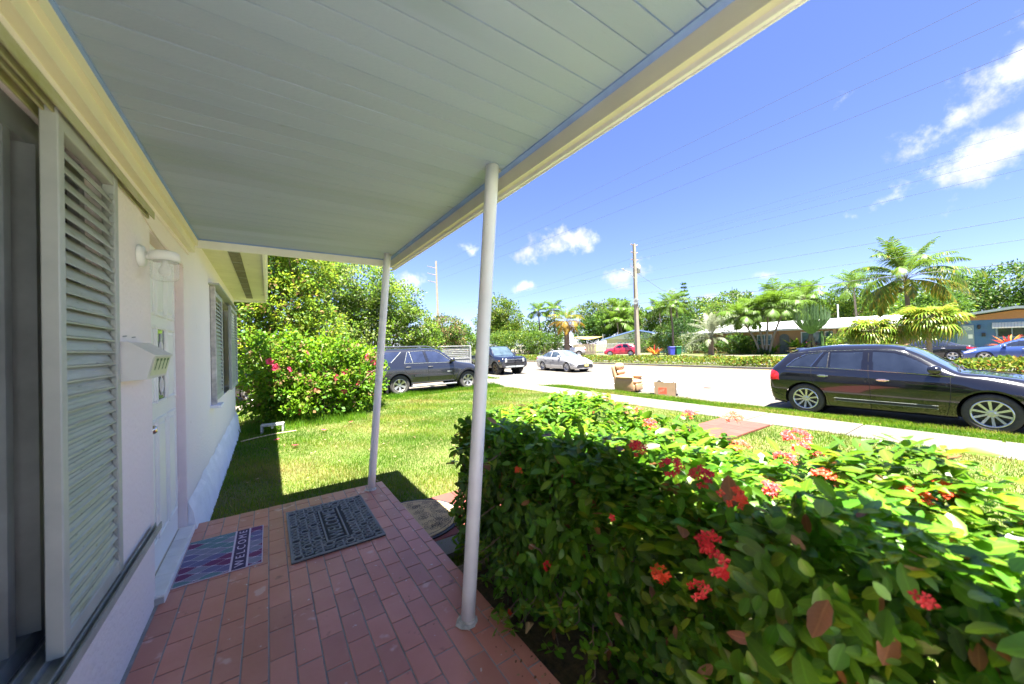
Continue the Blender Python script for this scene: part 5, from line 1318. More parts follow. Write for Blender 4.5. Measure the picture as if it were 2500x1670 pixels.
grass('lawn_grass', 'short mown green lawn between the porch, the path and the driveway', [(-.55, 4.0, 4.2, 7.0, 5200, .042, .0034, flat, notwalk), (1.0, 4.0, 2.2, 4.2, 4200, .042, .0034, flat, notwalk), (-.55, 5.0, 7.0, 10, 3200, .045, .0045, flat, None), (4.0, 7.97, 2.0, 7.0, 2400, .045, .0045, flat, notwalk), (5.0, 7.97, 7.0, 10, 2000, .05, .0055, flat, None), (-1.5, 7.97, 10, 13.05, 1500, .055, .007, flat, None), (2.2, 7.97, -3, 2.0, 2200, .045, .005, flat, None)], 31, g_m, None)
grass('verge_grass', 'narrow strip of green grass between the sidewalk and the street', [(9.12, 10.8, -3, 6, 2300, .06, .006, strip, None), (9.12, 10.8, 6, 11.7, 1500, .065, .0075, strip, None), (9.12, 10.8, 17, 24, 500, .07, .012, strip, None)], 32, g_m, None)
grass('drive_edge_grass', 'longer tufts of grass along the edge of the driveway', [(1.8, 7.97, 12.3, 13.2, 2200, .13, .008, flat, None)], 33, g_m[:2] + g_m[:2], None)
grass('house_edge_weeds', 'long grass blades growing under the hibiscus by the house', [(-.48, 2.0, 9.0, 10.2, 700, .16, .007, flat, None)], 34, g_m[:2] + g_m[:2], None)

# dry scraps of leaf and petal on the tiles and the grass
rng = np.random.default_rng(41); n = 150
x = np.where(np.arange(n) < 60, rng.uniform(.55, 1.02, n), rng.uniform(-.4, 5.5, n)); y = np.where(np.arange(n) < 60, rng.uniform(1.1, 2.6, n), rng.uniform(4.4, 9.5, n)); z = np.where(np.arange(n) < 60, PZ + .003, .04)
x[:40] = .9 + .13 * rng.random(40); y[:40] = 1.1 + .75 * rng.random(40)
a = rng.random(n) * 6.28; D = np.stack([np.cos(a), np.sin(a), rng.normal(size=n) * .15], -1)
v, f, k = leaf_full(np.stack([x, y, z], -1), unit(D), np.tile(np.array([0, 0, 1.]), (n, 1)), np.where(np.arange(n) < 60, .006 + .012 * rng.random(n), .03 + .03 * rng.random(n)), np.where(np.arange(n) < 60, .005 + .008 * rng.random(n), .018 + .014 * rng.random(n)), .3, .2)
tag(link('leaf_scraps', mesh_np('leaf_scraps', v, f, [mat('scrap_brown', (.16, .09, .045), .9, var=.3), mat('scrap_tan', (.34, .24, .13), .9, var=.3)], np.repeat(rng.choice(2, size=n), k))), 'dry brown leaf scraps scattered on the porch edge and the lawn', 'leaf litter', kind='stuff')
# ================================================================== things on the road edge
m_lea = mat('tan_leather', (.34, .20, .10), .5, col2=(.40, .25, .14), scale=7, bump=.12, bscale=50)
rec = empty('recliner_armchair', (11.25, 8.72, ROADZ), R(-78), 'tan leather recliner armchair left at the roadside', 'armchair')
def soft(name, parent, x0, x1, y0, y1, z0, z1, b=.05, rot=None):
    me = MB().bbox(x0, x1, y0, y1, z0, z1, b=b).mesh(name, m_lea); o = link(name, me, parent)
    md = o.modifiers.new('s', 'SUBSURF'); md.levels = 2; md.render_levels = 2
    me.polygons.foreach_set('use_smooth', [True] * len(me.polygons))
    return o
# faces +x locally
soft('base', rec, -.38, .36, -.36, .36, .03, .30, .03)
soft('seat', rec, -.25, .46, -.27, .27, .26, .49, .09)
soft('footrest', rec, .36, .46, -.27, .27, .06, .33, .03)
for s_ in (-1, 1):
    a = soft('arm', rec, -.40, .36, s_ * .37 - .09, s_ * .37 + .09, .03, .56, .07); soft('arm_pad', a, -.34, .38, s_ * .37 - .12, s_ * .37 + .12, .48, .64, .075)
bk_ = soft('backrest', rec, -.12, .06, -.36, .36, -.05, .62, .05); bk_.location = (-.34, 0, .40); bk_.rotation_euler = (0, -.2, 0)
for z0, z1 in ((.02, .22), (.21, .40)): soft('back_cushion', bk_, .02, .2, -.3, .3, z0 - .02, z1 + .02, .08)
soft('head_cushion', bk_, -.02, .21, -.32, .32, .37, .68, .1)
cbx = empty('cardboard_box', (11.35, 7.27, ROADZ), R(-62), 'open brown cardboard box with white packing standing at the roadside', 'box')
m_card = mat('cardboard', (.31, .21, .12), .9, var=.1, scale=6)
bw, bl_, bh = .27, .33, .46
for nm, b in (('side', (-bl_, bl_, -bw, -bw + .008, 0, bh)), ('side', (-bl_, bl_, bw - .008, bw, 0, bh)), ('end', (-bl_, -bl_ + .008, -bw + .008, bw - .008, 0, bh)), ('end', (bl_ - .008, bl_, -bw + .008, bw - .008, 0, bh * .96)), ('bottom', (-bl_ + .008, bl_ - .008, -bw + .008, bw - .008, .004, .012))): box(nm, m_card, cbx, *b)
fl = MB(); fl.quad((-bl_, -bw, bh), (-bl_, bw, bh), (-bl_ - .12, bw + .02, bh + .1), (-bl_ - .12, -bw - .02, bh + .1)); fl.build('flap', m_card, cbx)
fl = MB(); fl.quad((bl_, -bw, bh * .96), (bl_, bw, bh * .96), (bl_ + .13, bw, bh - .02), (bl_ + .13, -bw, bh - .02)); fl.build('flap', m_card, cbx)
pk_ = MB(); rgb = random.Random(9)
gx = [[Vector((-bl_ + .03 + i * (2 * bl_ - .06) / 6, -bw + .03 + j * (2 * bw - .06) / 5, bh * .86 + rgb.uniform(-.03, .15))) for j in range(6)] for i in range(7)]
for i in range(6):
    for j in range(5): pk_.quad(gx[i][j], gx[i + 1][j], gx[i + 1][j + 1], gx[i][j + 1])
pk_.build('packing_sheet', mat('white_foam', (.8, .8, .78), .7, var=.04), cbx)
lgm = mat('print_red', (.60, .09, .04), .85, var=.1)
lg_ = MB(); lg_.box(-.20, .06, -bw - .0015, -bw - .0003, .06, .27); lg_.build('red_square_print', lgm, cbx)
wp = MB()
for k in range(3): wp.add([(-.19 + k * .06, -bw - .0022, .08 + k * .03), (-.15 + k * .06, -bw - .0022, .10 + k * .03), (-.12 + k * .06, -bw - .0022, .20 + k * .02), (-.16 + k * .06, -bw - .0022, .19 + k * .02)], [(0, 1, 2, 3)])
wp.build('print_strokes', m_card, cbx)
# metal covers in the pavement
for x, y, rr in ((8.35, 8.6, .2), (8.2, 11.2, .22)):
    o = MB().lathe([(0, .02), (rr * .92, .02), (rr, .016), (rr, .0)], 24, 'z', (x, y, .0)).build('meter_cover', mat('rusty_cover', (.30, .14, .09), .8, var=.3, scale=12)); tag(o, 'round rusty meter cover in the sidewalk ' + ('level with the armchair' if y < 9 else 'near the driveway'), 'cover')
lf = MB().quad((13.9, 7.3, ROADZ + .01), (14.1, 7.35, ROADZ + .03), (14.08, 7.05, ROADZ + .012), (13.9, 7.1, ROADZ + .008)).build('red_scrap', mat('red_scrap', (.6, .04, .03), .6)); tag(lf, 'small red scrap lying on the pale road', 'litter')

# ================================================================== poles and wires
m_pole = mat('pole_concrete', (.28, .24, .18), .9, var=.12, scale=2)
pole = MB().tube([(0, 0, -.3), (0, 0, 14.75)], [.36, .2], 4).build('utility_pole', m_pole); pole.location = (40.1, 29.5, -.1); pole.rotation_euler = (.0, -.012, .5)
tag(pole, 'tall square concrete utility pole carrying a street lamp and a transformer', 'utility pole')
m_ins = mat('insulator', (.25, .2, .2), .4, var=.2)
for k, z in enumerate((14.5, 13.5, 12.55)):
    for s_ in (-1, 1): MB().tube([(s_ * .16, -s_ * .1, z), (s_ * .55, -s_ * .32, z + .12)], [.05, .09], 8).build('insulator', m_ins, pole)
MB().tube([(-.2, .1, 10.2), (-.9, .55, 10.9), (-1.8, 1.1, 11.15)], .045, 8).build('lamp_arm', m_alu, pole)
MB().bbox(-2.7, -1.75, .98, 1.22, 11.05, 11.2, b=.05).build('street_lamp_head', m_alu, pole)
MB().lathe([(0, 0), (.3, 0), (.3, .95), (.26, 1.0), (.08, 1.05), (.08, 1.3), (0, 1.3)], 16, 'z', (.55, -.33, 10.95)).build('transformer', m_alu, pole, True)
MB().tube([(-.2, .1, 11.6), (-.75, .45, 11.75), (-.75, .45, 12.1)], .04, 6).build('fuse_bracket', m_ins, pole)
for z in (7.05, 7.3): MB().tube([(-.32, .0, z), (.32, .0, z)], .3, 8).build('cable_band', m_alud, pole)
far = MB().tube([(0, 0, -.3), (0, 0, 21.3)], [.42, .25], 4).build('transmission_pole', m_pole); far.location = (31.6, 75.3, -.1); far.rotation_euler = (0, -.012, .3)
tag(far, 'distant tall concrete pole with three side arms above the trees', 'utility pole')
for z in (19.9, 18.35, 16.7): MB().tube([(-.2, .05, z - .25), (-2.2, .4, z)], [.09, .06], 6).build('side_arm', m_ins, far)
for z in (9.5, 8.6, 7.7): MB().tube([(.2, -.05, z), (.9, -.2, z)], [.05, .1], 6).build('insulator', m_ins, far)
m_wire = mat('wire', (.14, .14, .16), .6, var=0)
def wire(lbl, x, ks, y0, y1, r, grp):
    # ks: height slope at start, middle, end -> z = 1.65 + k*x
    P = []
    n = 24
    for i in range(n + 1):
        t = i / n; y = y0 + (y1 - y0) * t; k = ks[0] * (1 - t) * (1 - 2 * t) + ks[1] * 4 * t * (1 - t) + ks[2] * t * (2 * t - 1); P.append((x, y, 1.65 + k * x))
    o = MB().tube(P, r * .5, 5).build('overhead_wire', m_wire); tag(o, lbl, 'cable', grp)
for i, (x, ks) in enumerate(((29.4, (.60, .563, .57)), (29.6, (.545, .508, .515)), (29.8, (.49, .452, .462)))):
    wire('%s of the three high transmission wires crossing the blue sky' % ('topmost', 'middle one', 'lowest')[i], x, ks, 75.3, -40, .022, 'transmission wires')
NW = [('thin highest street wire at the right edge of the sky', .330, .322, .322, .014), ('thin second street wire crossing the right-hand cloud', .316, .306, .302, .012), ('thin third street wire just below the second', .311, .30, .295, .012), ('street wire tied to the upper insulator of the concrete pole', .298, .284, .276, .018), ('street wire tied to the lower insulator of the concrete pole', .272, .26, .253, .02), ('faint wire between the upper street wires and the palm', .225, .216, .212, .01), ('dark wire leaving the concrete pole below the lamp', .197, .183, .175, .026), ('dark wire running behind the coconut palm crown', .158, .148, .141, .022), ('thick black cable bundle lowest on the concrete pole', .128, .112, .1035, .045)]
for lb, k0, k1, k2, r in NW: wire(lb, 40.1, (k0, k1, k2), 29.5, -26, r, 'street wires')
for j, (k0, k1, k2) in enumerate(((.28, .262, .31), (.255, .236, .285), (.195, .186, .225), (.125, .115, .17), (.119, .108, .16), (.15, .14, .19))):
    wire('%s street wire running from the concrete pole down the street' % ('upper', 'second', 'third', 'lowest', 'fifth', 'fourth')[j], 40.1, (k0, k1, k2), 29.5, 105, .02, 'street wires beyond the pole')
o = MB().tube([(40.1, 29.5, 11.0), (45, 29, 8.9), (52, 28, 7.2)], .02, 5).build('service_drop', m_wire); tag(o, 'thin service wire slanting from the pole to the trees', 'cable')

# ================================================================== fences
m_fw = mat('fence_white', (.26, .265, .27), .6, var=.05, scale=3)
fen = empty('white_louvered_fence', (8, 22.3, 0), 0, 'white fence with louvered top panels behind the charcoal off-roader', 'fence')
for x in (-3.2, -1.0, 1.35, 3.66): bbox('post', m_fw, fen, x - .06, x + .06, -.06, .06, 0, 1.72)
bbox('top_rail', m_fw, fen, -3.2, 3.72, -.05, .05, 1.722, 1.78)
slm = MB().bbox(-1.05, 1.05, -.02, .02, -.04, .04, b=.006).mesh('slat', m_fw)
for x in (-2.1, .17, 2.5):
    for k in range(6): o = link('slat', slm, fen); o.location = (x, 0, .98 + k * .125); o.rotation_euler = (.12, 0, 0)
for i in range(46): bbox('board', m_fw, fen, -3.14 + i * .149, -3.14 + i * .149 + .14, -.015, .015, .03, .88, bev=.006)
bbox('mid_rail', m_fw, fen, -3.14, 3.6, -.04, .04, .88, .93)
m_wood = mat('grey_fence_wood', (.20, .155, .115), .9, var=.3, scale=3, rand=.15)
wf = empty('wooden_fence', (35.4, 43.6, -.1), 0, 'weathered grey wooden board fence across the street', 'fence')
dv = Vector((5.6, -6.2, 0)); ln_ = dv.length; wf.rotation_euler = (0, 0, math.atan2(dv.y, dv.x))
bm_ = MB().bbox(-.07, .07, -.012, .012, 0, 1.0, b=.008).mesh('board', m_wood)
rw = random.Random(12)
for i in range(int(ln_ / .155)):
    o = link('board', bm_, wf); o.location = (.08 + i * .155, rw.uniform(-.01, .01), 0); o.scale = (1, 1, (2.0 if i < 26 else 1.75) + rw.uniform(-.03, .03)); o.rotation_euler = (0, rw.uniform(-.01, .01), 0)
for z in (.5, 1.4): bbox('rail', m_wood, wf, 0, ln_, .014, .06, z, z + .09)
ww = MB().box(0, 3.2, -.1, .1, 0, 1.15).build('balustrade_wall', mat('pale_blue_wall', (.52, .56, .62), .8, var=.08)); ww.location = (33.3, 45.9, -.1); ww.rotation_euler = (0, 0, math.atan2(-2.3, 2.1)); tag(ww, 'low pale grey wall topped with white balusters beside the wooden fence', 'wall')
for i in range(14): MB().lathe([(.05, 1.15), (.06, 1.25), (.03, 1.35), (.06, 1.5), (.05, 1.6)], 8, 'z', (.12 + i * .228, 0, 0)).build('baluster', m_fw, ww, True)
bbox('coping', m_fw, ww, 0, 3.2, -.1, .1, 1.602, 1.7)
gt = empty('white_gate', (41.2, 37.2, -.1), 0, 'white picket gate in front of the gabled house', 'gate'); gt.rotation_euler = (0, 0, math.atan2(-4.2, 4.1))
for i in range(26): bbox('picket', m_fw, gt, i * .2, i * .2 + .08, -.02, .02, .05, 1.75)
for z in (.3, 1.1, 1.6): bbox('rail', m_fw, gt, 0, 5.1, .022, .06, z, z + .09)
# shade sail and bins
sl_ = MB(); n = 8
ca, cb_, cc_, cd_ = Vector((41.5, 41.8, 3.0)), Vector((44.6, 39.3, 2.9)), Vector((46.5, 42.5, 2.75)), Vector((43.5, 45.0, 2.9))
grid = [[ca.lerp(cb_, i / n).lerp(cd_.lerp(cc_, i / n), j / n) + Vector((0, 0, -.35 * math.sin(PI * i / n) * math.sin(PI * j / n) - .1)) for j in range(n + 1)] for i in range(n + 1)]
for i in range(n):
    for j in range(n): sl_.quad(grid[i][j], grid[i + 1][j], grid[i + 1][j + 1], grid[i][j + 1])
so_ = sl_.build('shade_sail', mat('sail_yellow', (.72, .50, .18), .8, var=.06, trans=.3)); tag(so_, 'yellow shade sail stretched beside the gabled house', 'shade sail')
for c in (ca, cb_): MB().tube([(c.x, c.y, -.1), (c.x, c.y, 3.2)], .06, 6).build('sail_post', m_alud, so_)
for (x, y, col, nm, lb) in ((42.9, 26.45, (.04, .05, .42), 'blue_bin', 'blue wheeled recycling bin on the verge across the street'), (44.0, 26.25, (.01, .14, .05), 'green_bin', 'green wheeled rubbish bin beside the blue one')):
    m_ = mat(nm, col, .5, var=.08)
    bn = MB(); bn.add([(-.26, -.3, .06), (.26, -.3, .06), (.26, .3, .06), (-.26, .3, .06), (-.33, -.38, 1.02), (.33, -.38, 1.02), (.33, .38, 1.02), (-.33, .38, 1.02)], [(0, 3, 2, 1), (4, 5, 6, 7), (0, 1, 5, 4), (1, 2, 6, 5), (2, 3, 7, 6), (3, 0, 4, 7)])
    bn = bn.build(nm, m_); bn.location = (x, y, -.1); bn.rotation_euler = (0, 0, -.6); tag(bn, lb, 'bin')
    MB().bbox(-.36, .36, -.41, .41, 1.02, 1.12, b=.03).build('lid', m_, bn)
    for s_ in (-1, 1): MB().lathe([(0, -.04), (.12, -.04), (.12, .04), (0, .04)], 14, 'x', (s_ * .25, .33, .12)).build('wheel', m_tyre, bn)

# ================================================================== houses across the street
m_tan = mat('tan_wall', (.42, .25, .12), .85, var=.07, scale=1)
m_wroof = mat('white_roof', (.62, .63, .65), .7, var=.05, scale=1)
m_trimw = mat('trim_white', (.75, .75, .73), .6, var=.04)
HXF = 50.
def win(parent, y0, y1, z0, z1, cols=2, rows=2, x=HXF, fm=None, glassm=None):
    f = MB(); t = .09; x0, x1 = x - .06, x + .02
    for b in ((y0 - t, y1 + t, z0 - t, z0), (y0 - t, y1 + t, z1, z1 + t), (y0 - t, y0, z0, z1), (y1, y1 + t, z0, z1)): f.box(x0, x1, b[0], b[1], b[2], b[3])
    for i in range(1, cols): yy = y0 + (y1 - y0) * i / cols; f.box(x0, x1, yy - .03, yy + .03, z0, z1)
    for j in range(1, rows): zz = z0 + (z1 - z0) * j / rows; f.box(x0 + .01, x1, y0, y1, zz - .025, zz + .025)
    f = f.build('window', fm or m_trimw, parent)
    for i in range(cols):
        a = y0 + (y1 - y0) * i / cols + .03; b = y0 + (y1 - y0) * (i + 1) / cols - .03
        MB().box(x - .015, x - .008, a, b, z0, z1).build('pane', glassm or mat('house_glass', (.10, .20, .22), .06, var=.3, scale=1.5, spec=.7), f)
th_ = empty('tan_house', (54, 14, -.1), 0, 'tan bungalow with a white roof and arched door across the street', 'house'); th_.matrix_world = Matrix.Identity(4)
tw = MB(); tw.box(HXF, 62, 11.6, 26, -.2, 2.55); tw.box(HXF + 3.5, 62, 7.6, 11.6, -.2, 2.55); tw.build('wall', m_tan, th_)
rf_ = MB().prism([(HXF - .9, 2.55), (HXF - .9, 2.72), (56.5, 3.9), (63, 2.72), (63, 2.55)], 7.2, 27, 'y').build('roof', m_wroof, th_)
MB().tube([(52.4, 12.3, 3.0), (52.4, 12.3, 5.3)], .07, 6).build('vent_pipe', m_alu, rf_)
win(th_, 17.9, 19.3, 1.0, 2.1); win(th_, 20.5, 21.8, 1.0, 2.0); win(th_, 13.1, 14.9, .8, 2.25, 2, 1); win(th_, 11.9, 12.8, .8, 2.25, 1, 1)
dr = MB().prism([(16.1, -.1)] + [(16.58 + .48 * math.cos(a), 1.75 + .45 * math.sin(a)) for a in np.linspace(PI, 0, 9)] + [(17.06, -.1)], HXF - .05, HXF + .02, 'x').build('door', mat('door_dark', (.10, .12, .10), .4, var=.3, scale=6), th_)
MB().box(HXF - .09, HXF - .052, 17.1, 17.35, -.1, 2.4).build('door_trim', mat('brown_trim', (.35, .18, .10), .7), th_)
for y in (11.3, 11.75): MB().box(HXF - .7, HXF - .35, y, y + .3, -.2, 2.54).build('carport_pillar', m_tan, th_)
MB().box(HXF + 3.4, HXF + 3.49, 7.9, 10.9, 1.1, 2.5).build('blind', mat('tan_blind', (.50, .36, .20), .8, var=.1), th_)
for i in range(2): MB().box(HXF - .72, HXF - .62, 7.4, 11.2, .55 + i * .35, .65 + i * .35).build('carport_rail', m_trimw, th_)
MB().box(48.9, 49.6, 20.5, 27, -.2, .25).build('planter_wall', m_tan, th_)
bh_ = empty('blue_house', (54, 0, -.1), 0, 'blue house with a wooden gable, white awning and grey door', 'house'); bh_.matrix_world = Matrix.Identity(4)
m_bwall = mat('blue_wall', (.07, .15, .30), .8, var=.06, scale=1)
MB().box(HXF, 60, -9, 5.0, -.2, 2.75).build('wall', m_bwall, bh_)
MB().prism([(5.2, 2.752), (0.8, 3.45), (-9.2, 2.752)], HXF - .02, HXF + .06, 'x').build('gable', mat('gable_wood', (.36, .17, .07), .7, var=.2, scale=4, stretch=(1, 1, 8)), bh_)
rf_ = MB(); 
for ya_, za_, yb_, zb_ in ((6.2, 2.72, .8, 3.55), (.8, 3.55, -9.8, 2.72)):
    rf_.add([(HXF - 1.0, ya_, za_), (HXF - 1.0, yb_, zb_), (61, yb_, zb_), (61, ya_, za_), (HXF - 1.0, ya_, za_ + .18), (HXF - 1.0, yb_, zb_ + .18), (61, yb_, zb_ + .18), (61, ya_, za_ + .18)], [(0, 3, 2, 1), (4, 5, 6, 7), (0, 1, 5, 4), (1, 2, 6, 5), (2, 3, 7, 6), (3, 0, 4, 7)])
rf_.build('roof', mat('grey_blue_roof', (.30, .36, .40), .8, var=.1), bh_)
dr = MB().box(HXF - .05, HXF + .02, 2.95, 3.88, .1, 2.35).build('door', mat('door_bluegrey', (.24, .30, .34), .5, var=.05), bh_)
fl_ = MB(); fl_.prism([(3.42 + .34 * math.cos(a), 1.95 + .27 * math.sin(a)) for a in np.linspace(0, PI, 11)], HXF - .058, HXF - .051, 'x'); fl_.build('fanlight', mat('fanlight_glass', (.30, .40, .40), .1, var=.2), dr)
ft = MB()
for a in np.linspace(0, PI, 5): ft.tube([(HXF - .062, 3.42 + .05 * math.cos(a), 1.95 + .05 * math.sin(a)), (HXF - .062, 3.42 + .34 * math.cos(a), 1.95 + .28 * math.sin(a))], .014, 4)
ft.tube([(HXF - .062, 3.42 + .35 * math.cos(a), 1.95 + .285 * math.sin(a)) for a in np.linspace(0, PI, 13)], .022, 5); ft.tube([(HXF - .062, 3.08, 1.95), (HXF - .062, 3.76, 1.95)], .02, 5); ft.build('fan_bar', mat('fan_cream', (.72, .72, .62), .6), dr)
MB().box(HXF - .058, HXF - .051, 3.02, 3.26, 1.2, 1.55).build('notice', m_trimw, dr)
nm_ = text_mesh('house_number', '1470', .22, mat('number_brown', (.28, .14, .08), .6), bh_, .01); nm_.location = (HXF - .03, 3.42, 2.52); nm_.rotation_euler = (PI / 2, 0, -PI / 2)
win(bh_, .35, 1.75, 1.3, 2.0, 2, 1, fm=mat('bluegrey_trim', (.20, .28, .36), .6), glassm=mat('dark_house_glass', (.035, .05, .04), .08, var=.5, scale=2))
aw = MB(); 
for i in range(12): y = .15 + i * .155; aw.add([(HXF - .02, y, 2.48), (HXF - .02, y + .145, 2.48), (HXF - .55, y + .145, 2.1), (HXF - .55, y, 2.1), (HXF - .55, y + .145, 2.0), (HXF - .55, y, 2.0)], [(0, 1, 2, 3), (3, 2, 4, 5)])
aw.build('awning', m_trimw, bh_)
MB().lathe([(.05, 0), (.09, .1), (.09, .28), (.03, .36)], 8, 'z', (HXF - .12, 2.68, 2.0)).build('wall_lamp', m_blackp, bh_)
MB().box(HXF - .14, HXF - .001, 2.35, 2.55, 1.35, 1.65).build('letter_box', m_blackp, bh_)
gh = empty('gabled_house', (52, 38, -.1), 0, 'pale house with a blue trimmed gable and white roof beyond the red crossover', 'house')
gh.rotation_euler = (0, 0, math.atan2(-7.6, 4.0))
m_pale = mat('pale_wall', (.46, .40, .31), .85, var=.05)
MB().box(-5.4, 5.2, 0, 8, -.1, 2.45).build('wall', m_pale, gh)
MB().prism([(-5.6, 2.452), (-.2, 3.75), (1.6, 3.3), (5.4, 2.452)], -.02, .1, 'y').build('gable', mat('gable_grey', (.55, .56, .6), .8, var=.04), gh)
rf_ = MB()
for xa_, za_, xb_, zb_ in ((-6.2, 2.35, -.2, 3.85), (-.2, 3.85, 6.0, 2.5)):
    rf_.add([(xa_, -.6, za_), (xb_, -.6, zb_), (xb_, 8.5, zb_), (xa_, 8.5, za_), (xa_, -.6, za_ + .16), (xb_, -.6, zb_ + .16), (xb_, 8.5, zb_ + .16), (xa_, 8.5, za_ + .16)], [(0, 3, 2, 1), (4, 5, 6, 7), (0, 1, 5, 4), (1, 2, 6, 5), (2, 3, 7, 6), (3, 0, 4, 7)])
rf_ = rf_.build('roof', m_wroof, gh)
bt_ = MB()
for xa_, za_, xb_, zb_ in ((-6.2, 2.35, -.2, 3.85), (-.2, 3.85, 6.0, 2.5)): bt_.add([(xa_, -.63, za_ - .05), (xb_, -.63, zb_ - .05), (xb_, -.63, zb_ + .16), (xa_, -.63, za_ + .16)], [(0, 1, 2, 3)])
bt_.build('blue_verge', mat('verge_blue', (.16, .25, .52), .7), rf_)
for i in range(3):
    w_ = box('window', m_trimw, gh, -3.6 + i * 1.15, -2.7 + i * 1.15, -.04, .01, 1.1, 1.95); box('pane', mat('house_glass', (.1, .2, .22), .06), w_, -3.54 + i * 1.15, -2.76 + i * 1.15, -.05, -.041, 1.16, 1.89)
gl_ = MB().box(3.2, 7.4, -1.4, .6, -.1, 3.0).build('glazed_porch', mat('teal_glass', (.20, .42, .40), .1, var=.3, scale=1.5), gh)
for i in range(7): box('mullion', m_trimw, gh, 3.2 + i * .69, 3.28 + i * .69, -1.44, -1.401, -.1, 3.0)
box('porch_roof', m_wroof, gh, 2.9, 7.7, -1.7, .9, 3.0, 3.25)
# ================================================================== trees and plants
# own side, left of the driveway
T1 = leafm('leaf_lawn_tree', (.085, .17, .02), .5); T2 = leafm('leaf_sunny', (.15, .25, .022), .5); T4 = leafm('leaf_gold_green', (.22, .28, .02), .5); T5 = leafm('leaf_soft_olive', (.16, .20, .05), .5)
tree('tall_shrub_tree', 'tall yellow-green leafy tree behind the hibiscus bush beside the house', (.1, 15.6, 0), [((-1.2, .2, 2.8), (1.5, 1.3, 1.3)), ((.3, -.1, 3.4), (1.4, 1.3, 1.4)), ((-.6, .3, 4.8), (1.5, 1.4, 1.5)), ((.9, .2, 4.9), (1.2, 1.2, 1.2)), ((.1, .4, 6.0), (1.5, 1.3, 1.1)), ((-1.9, .4, 5.2), (1.2, 1.1, 1.4)), ((1.4, 0, 2.6), (1.1, 1.1, 1.0)), ((-.2, -.3, 1.5), (1.8, 1.0, .9)), ((-2.4, .3, 1.4), (1.3, 1., 1.2))], 2900, 15, .26, .135, [T2, T4, T1, G3, G6], [.34, .32, .2, .07, .07], 101, .2, aspect=.5)
tree('spreading_tree', 'spreading olive-green tree behind the charcoal off-roader', (4.6, 21.0, 0), [((-2.2, 0, 4.6), (2.0, 1.8, 1.7)), ((-.5, -.3, 5.2), (2.0, 1.8, 1.6)), ((1.2, -.2, 4.2), (1.7, 1.6, 1.5)), ((-1.4, -.5, 2.7), (2.0, 1.6, 1.3)), ((.9, -.4, 2.5), (1.9, 1.5, 1.2)), ((2.5, -.2, 2.9), (1.4, 1.3, 1.4)), ((-2.6, .3, 6.0), (1.5, 1.4, 1.0)), ((.4, .2, 3.6), (2, 1.6, 1.2)), ((3.4, .0, 2.0), (1.0, 1.1, .9))], 2900, 15, .3, .15, [T1, T5, T2, G3, GS], [.3, .2, .34, .07, .09], 102, .22, aspect=.5)
tree('brown_tinged_tree', 'brown-tinged tree at the left foot of the distant pole', (11.2, 26.6, 0), [((-.8, 0, 2.6), (1.4, 1.3, 1.2)), ((.5, 0, 3.2), (1.4, 1.3, 1.2)), ((1.2, .1, 2.2), (1.1, 1.1, 1.0)), ((0, 0, 1.7), (1.6, 1.3, .9))], 800, 14, .28, .16, [G5, G6, G1, G2], [.35, .3, .25, .1], 103, .13)
tree('small_green_tree', 'small bright green tree between the brown-tinged tree and the near post', (15.0, 33.0, -.1), [((-1, 0, 2.4), (1.5, 1.4, 1.3)), ((.8, 0, 2.9), (1.6, 1.5, 1.4)), ((2.0, .3, 2.2), (1.4, 1.4, 1.2))], 600, 13, .33, .2, [G2, G1, G4], [.5, .35, .15], 104, .13)
# behind the street
def bush(name, label, base, lobes, nc, seed, mats=None, wts=None, size=.22, cr=.4, group='shrubs across the street', leaves=10):
    rng = np.random.default_rng(seed); t = empty(name, base, 0, label, 'shrub', group)
    P, O, cid = clumps(rng, lobes, nc, leaves, cr); ok = P[:, 2] > 0; P, O, cid = P[ok], O[ok], cid[ok]
    link('foliage', leaf_mesh('foliage', rng, P, O, size, mats or [G2, G1, G4, G3], wts or [.4, .3, .2, .1], .55, cid), t)
    b = MB()
    for c, r in lobes: limb(b, (c[0] * .3, c[1] * .3, -.1), (c[0], c[1], c[2]), .08, .02, rng)
    b.build('stems', m_bark, t); return t
tree('round_green_tree', 'tall rounded green tree just right of the near porch post', (33.0, 51.5, -.1), [((-.9, .6, 7.6), (2.6, 2.6, 3.0)), ((1.0, -.5, 6.6), (2.6, 2.6, 2.8)), ((-2.2, .8, 5.6), (2.2, 2.2, 2.4)), ((.2, 0, 4.2), (3, 3, 2))], 1200, 12, .55, 0.325, [G4, G2, G1, G5], [.3, .36, .24, .1], 111, .3, group='trees across the street')
bush('street_shrub', 'bright green shrub at the left end of the bank across the street', (27.5, 47.5, -.1), [((-2, 1, 2.0), (2.4, 2.2, 1.8)), ((1.2, -.8, 2.2), (2.4, 2.2, 1.8))], 420, 121)
bush('street_shrub', 'bright green shrub behind the camper truck', (31.0, 43.6, -.1), [((-1.6, 1.8, 2.5), (2.2, 2.2, 1.8)), ((.2, 0, 2.6), (2.2, 2, 1.7)), ((1.6, -1.2, 2.4), (2, 1.8, 1.8))], 560, 122)
bush('street_shrub', 'dense green shrub leaning over the wooden fence left of the yellow palm', (34.2, 42.6, -.1), [((-.8, .6, 2.4), (1.8, 1.8, 1.6)), ((.9, -.6, 2.3), (1.7, 1.7, 1.4)), ((2.3, -2.0, 1.6), (1.2, 1.2, 1.0))], 460, 123, [G2, G1, G3], [.5, .35, .15])
tree('broad_tree', 'broad domed tree far behind the gabled house', (59.0, 50.8, -.1), [((-2.5, 1.5, 8.2), (3.4, 3.2, 2.2)), ((1.8, -1.2, 8.8), (3.6, 3.2, 2.2)), ((4.2, -2.6, 7.0), (3, 3, 2.2)), ((0, 0, 6.2), (4, 4, 2.2))], 840, 12, .7, 0.450, [G1, G5, G2, G3], [.34, .3, .22, .14], 131, .35, group='trees across the street')
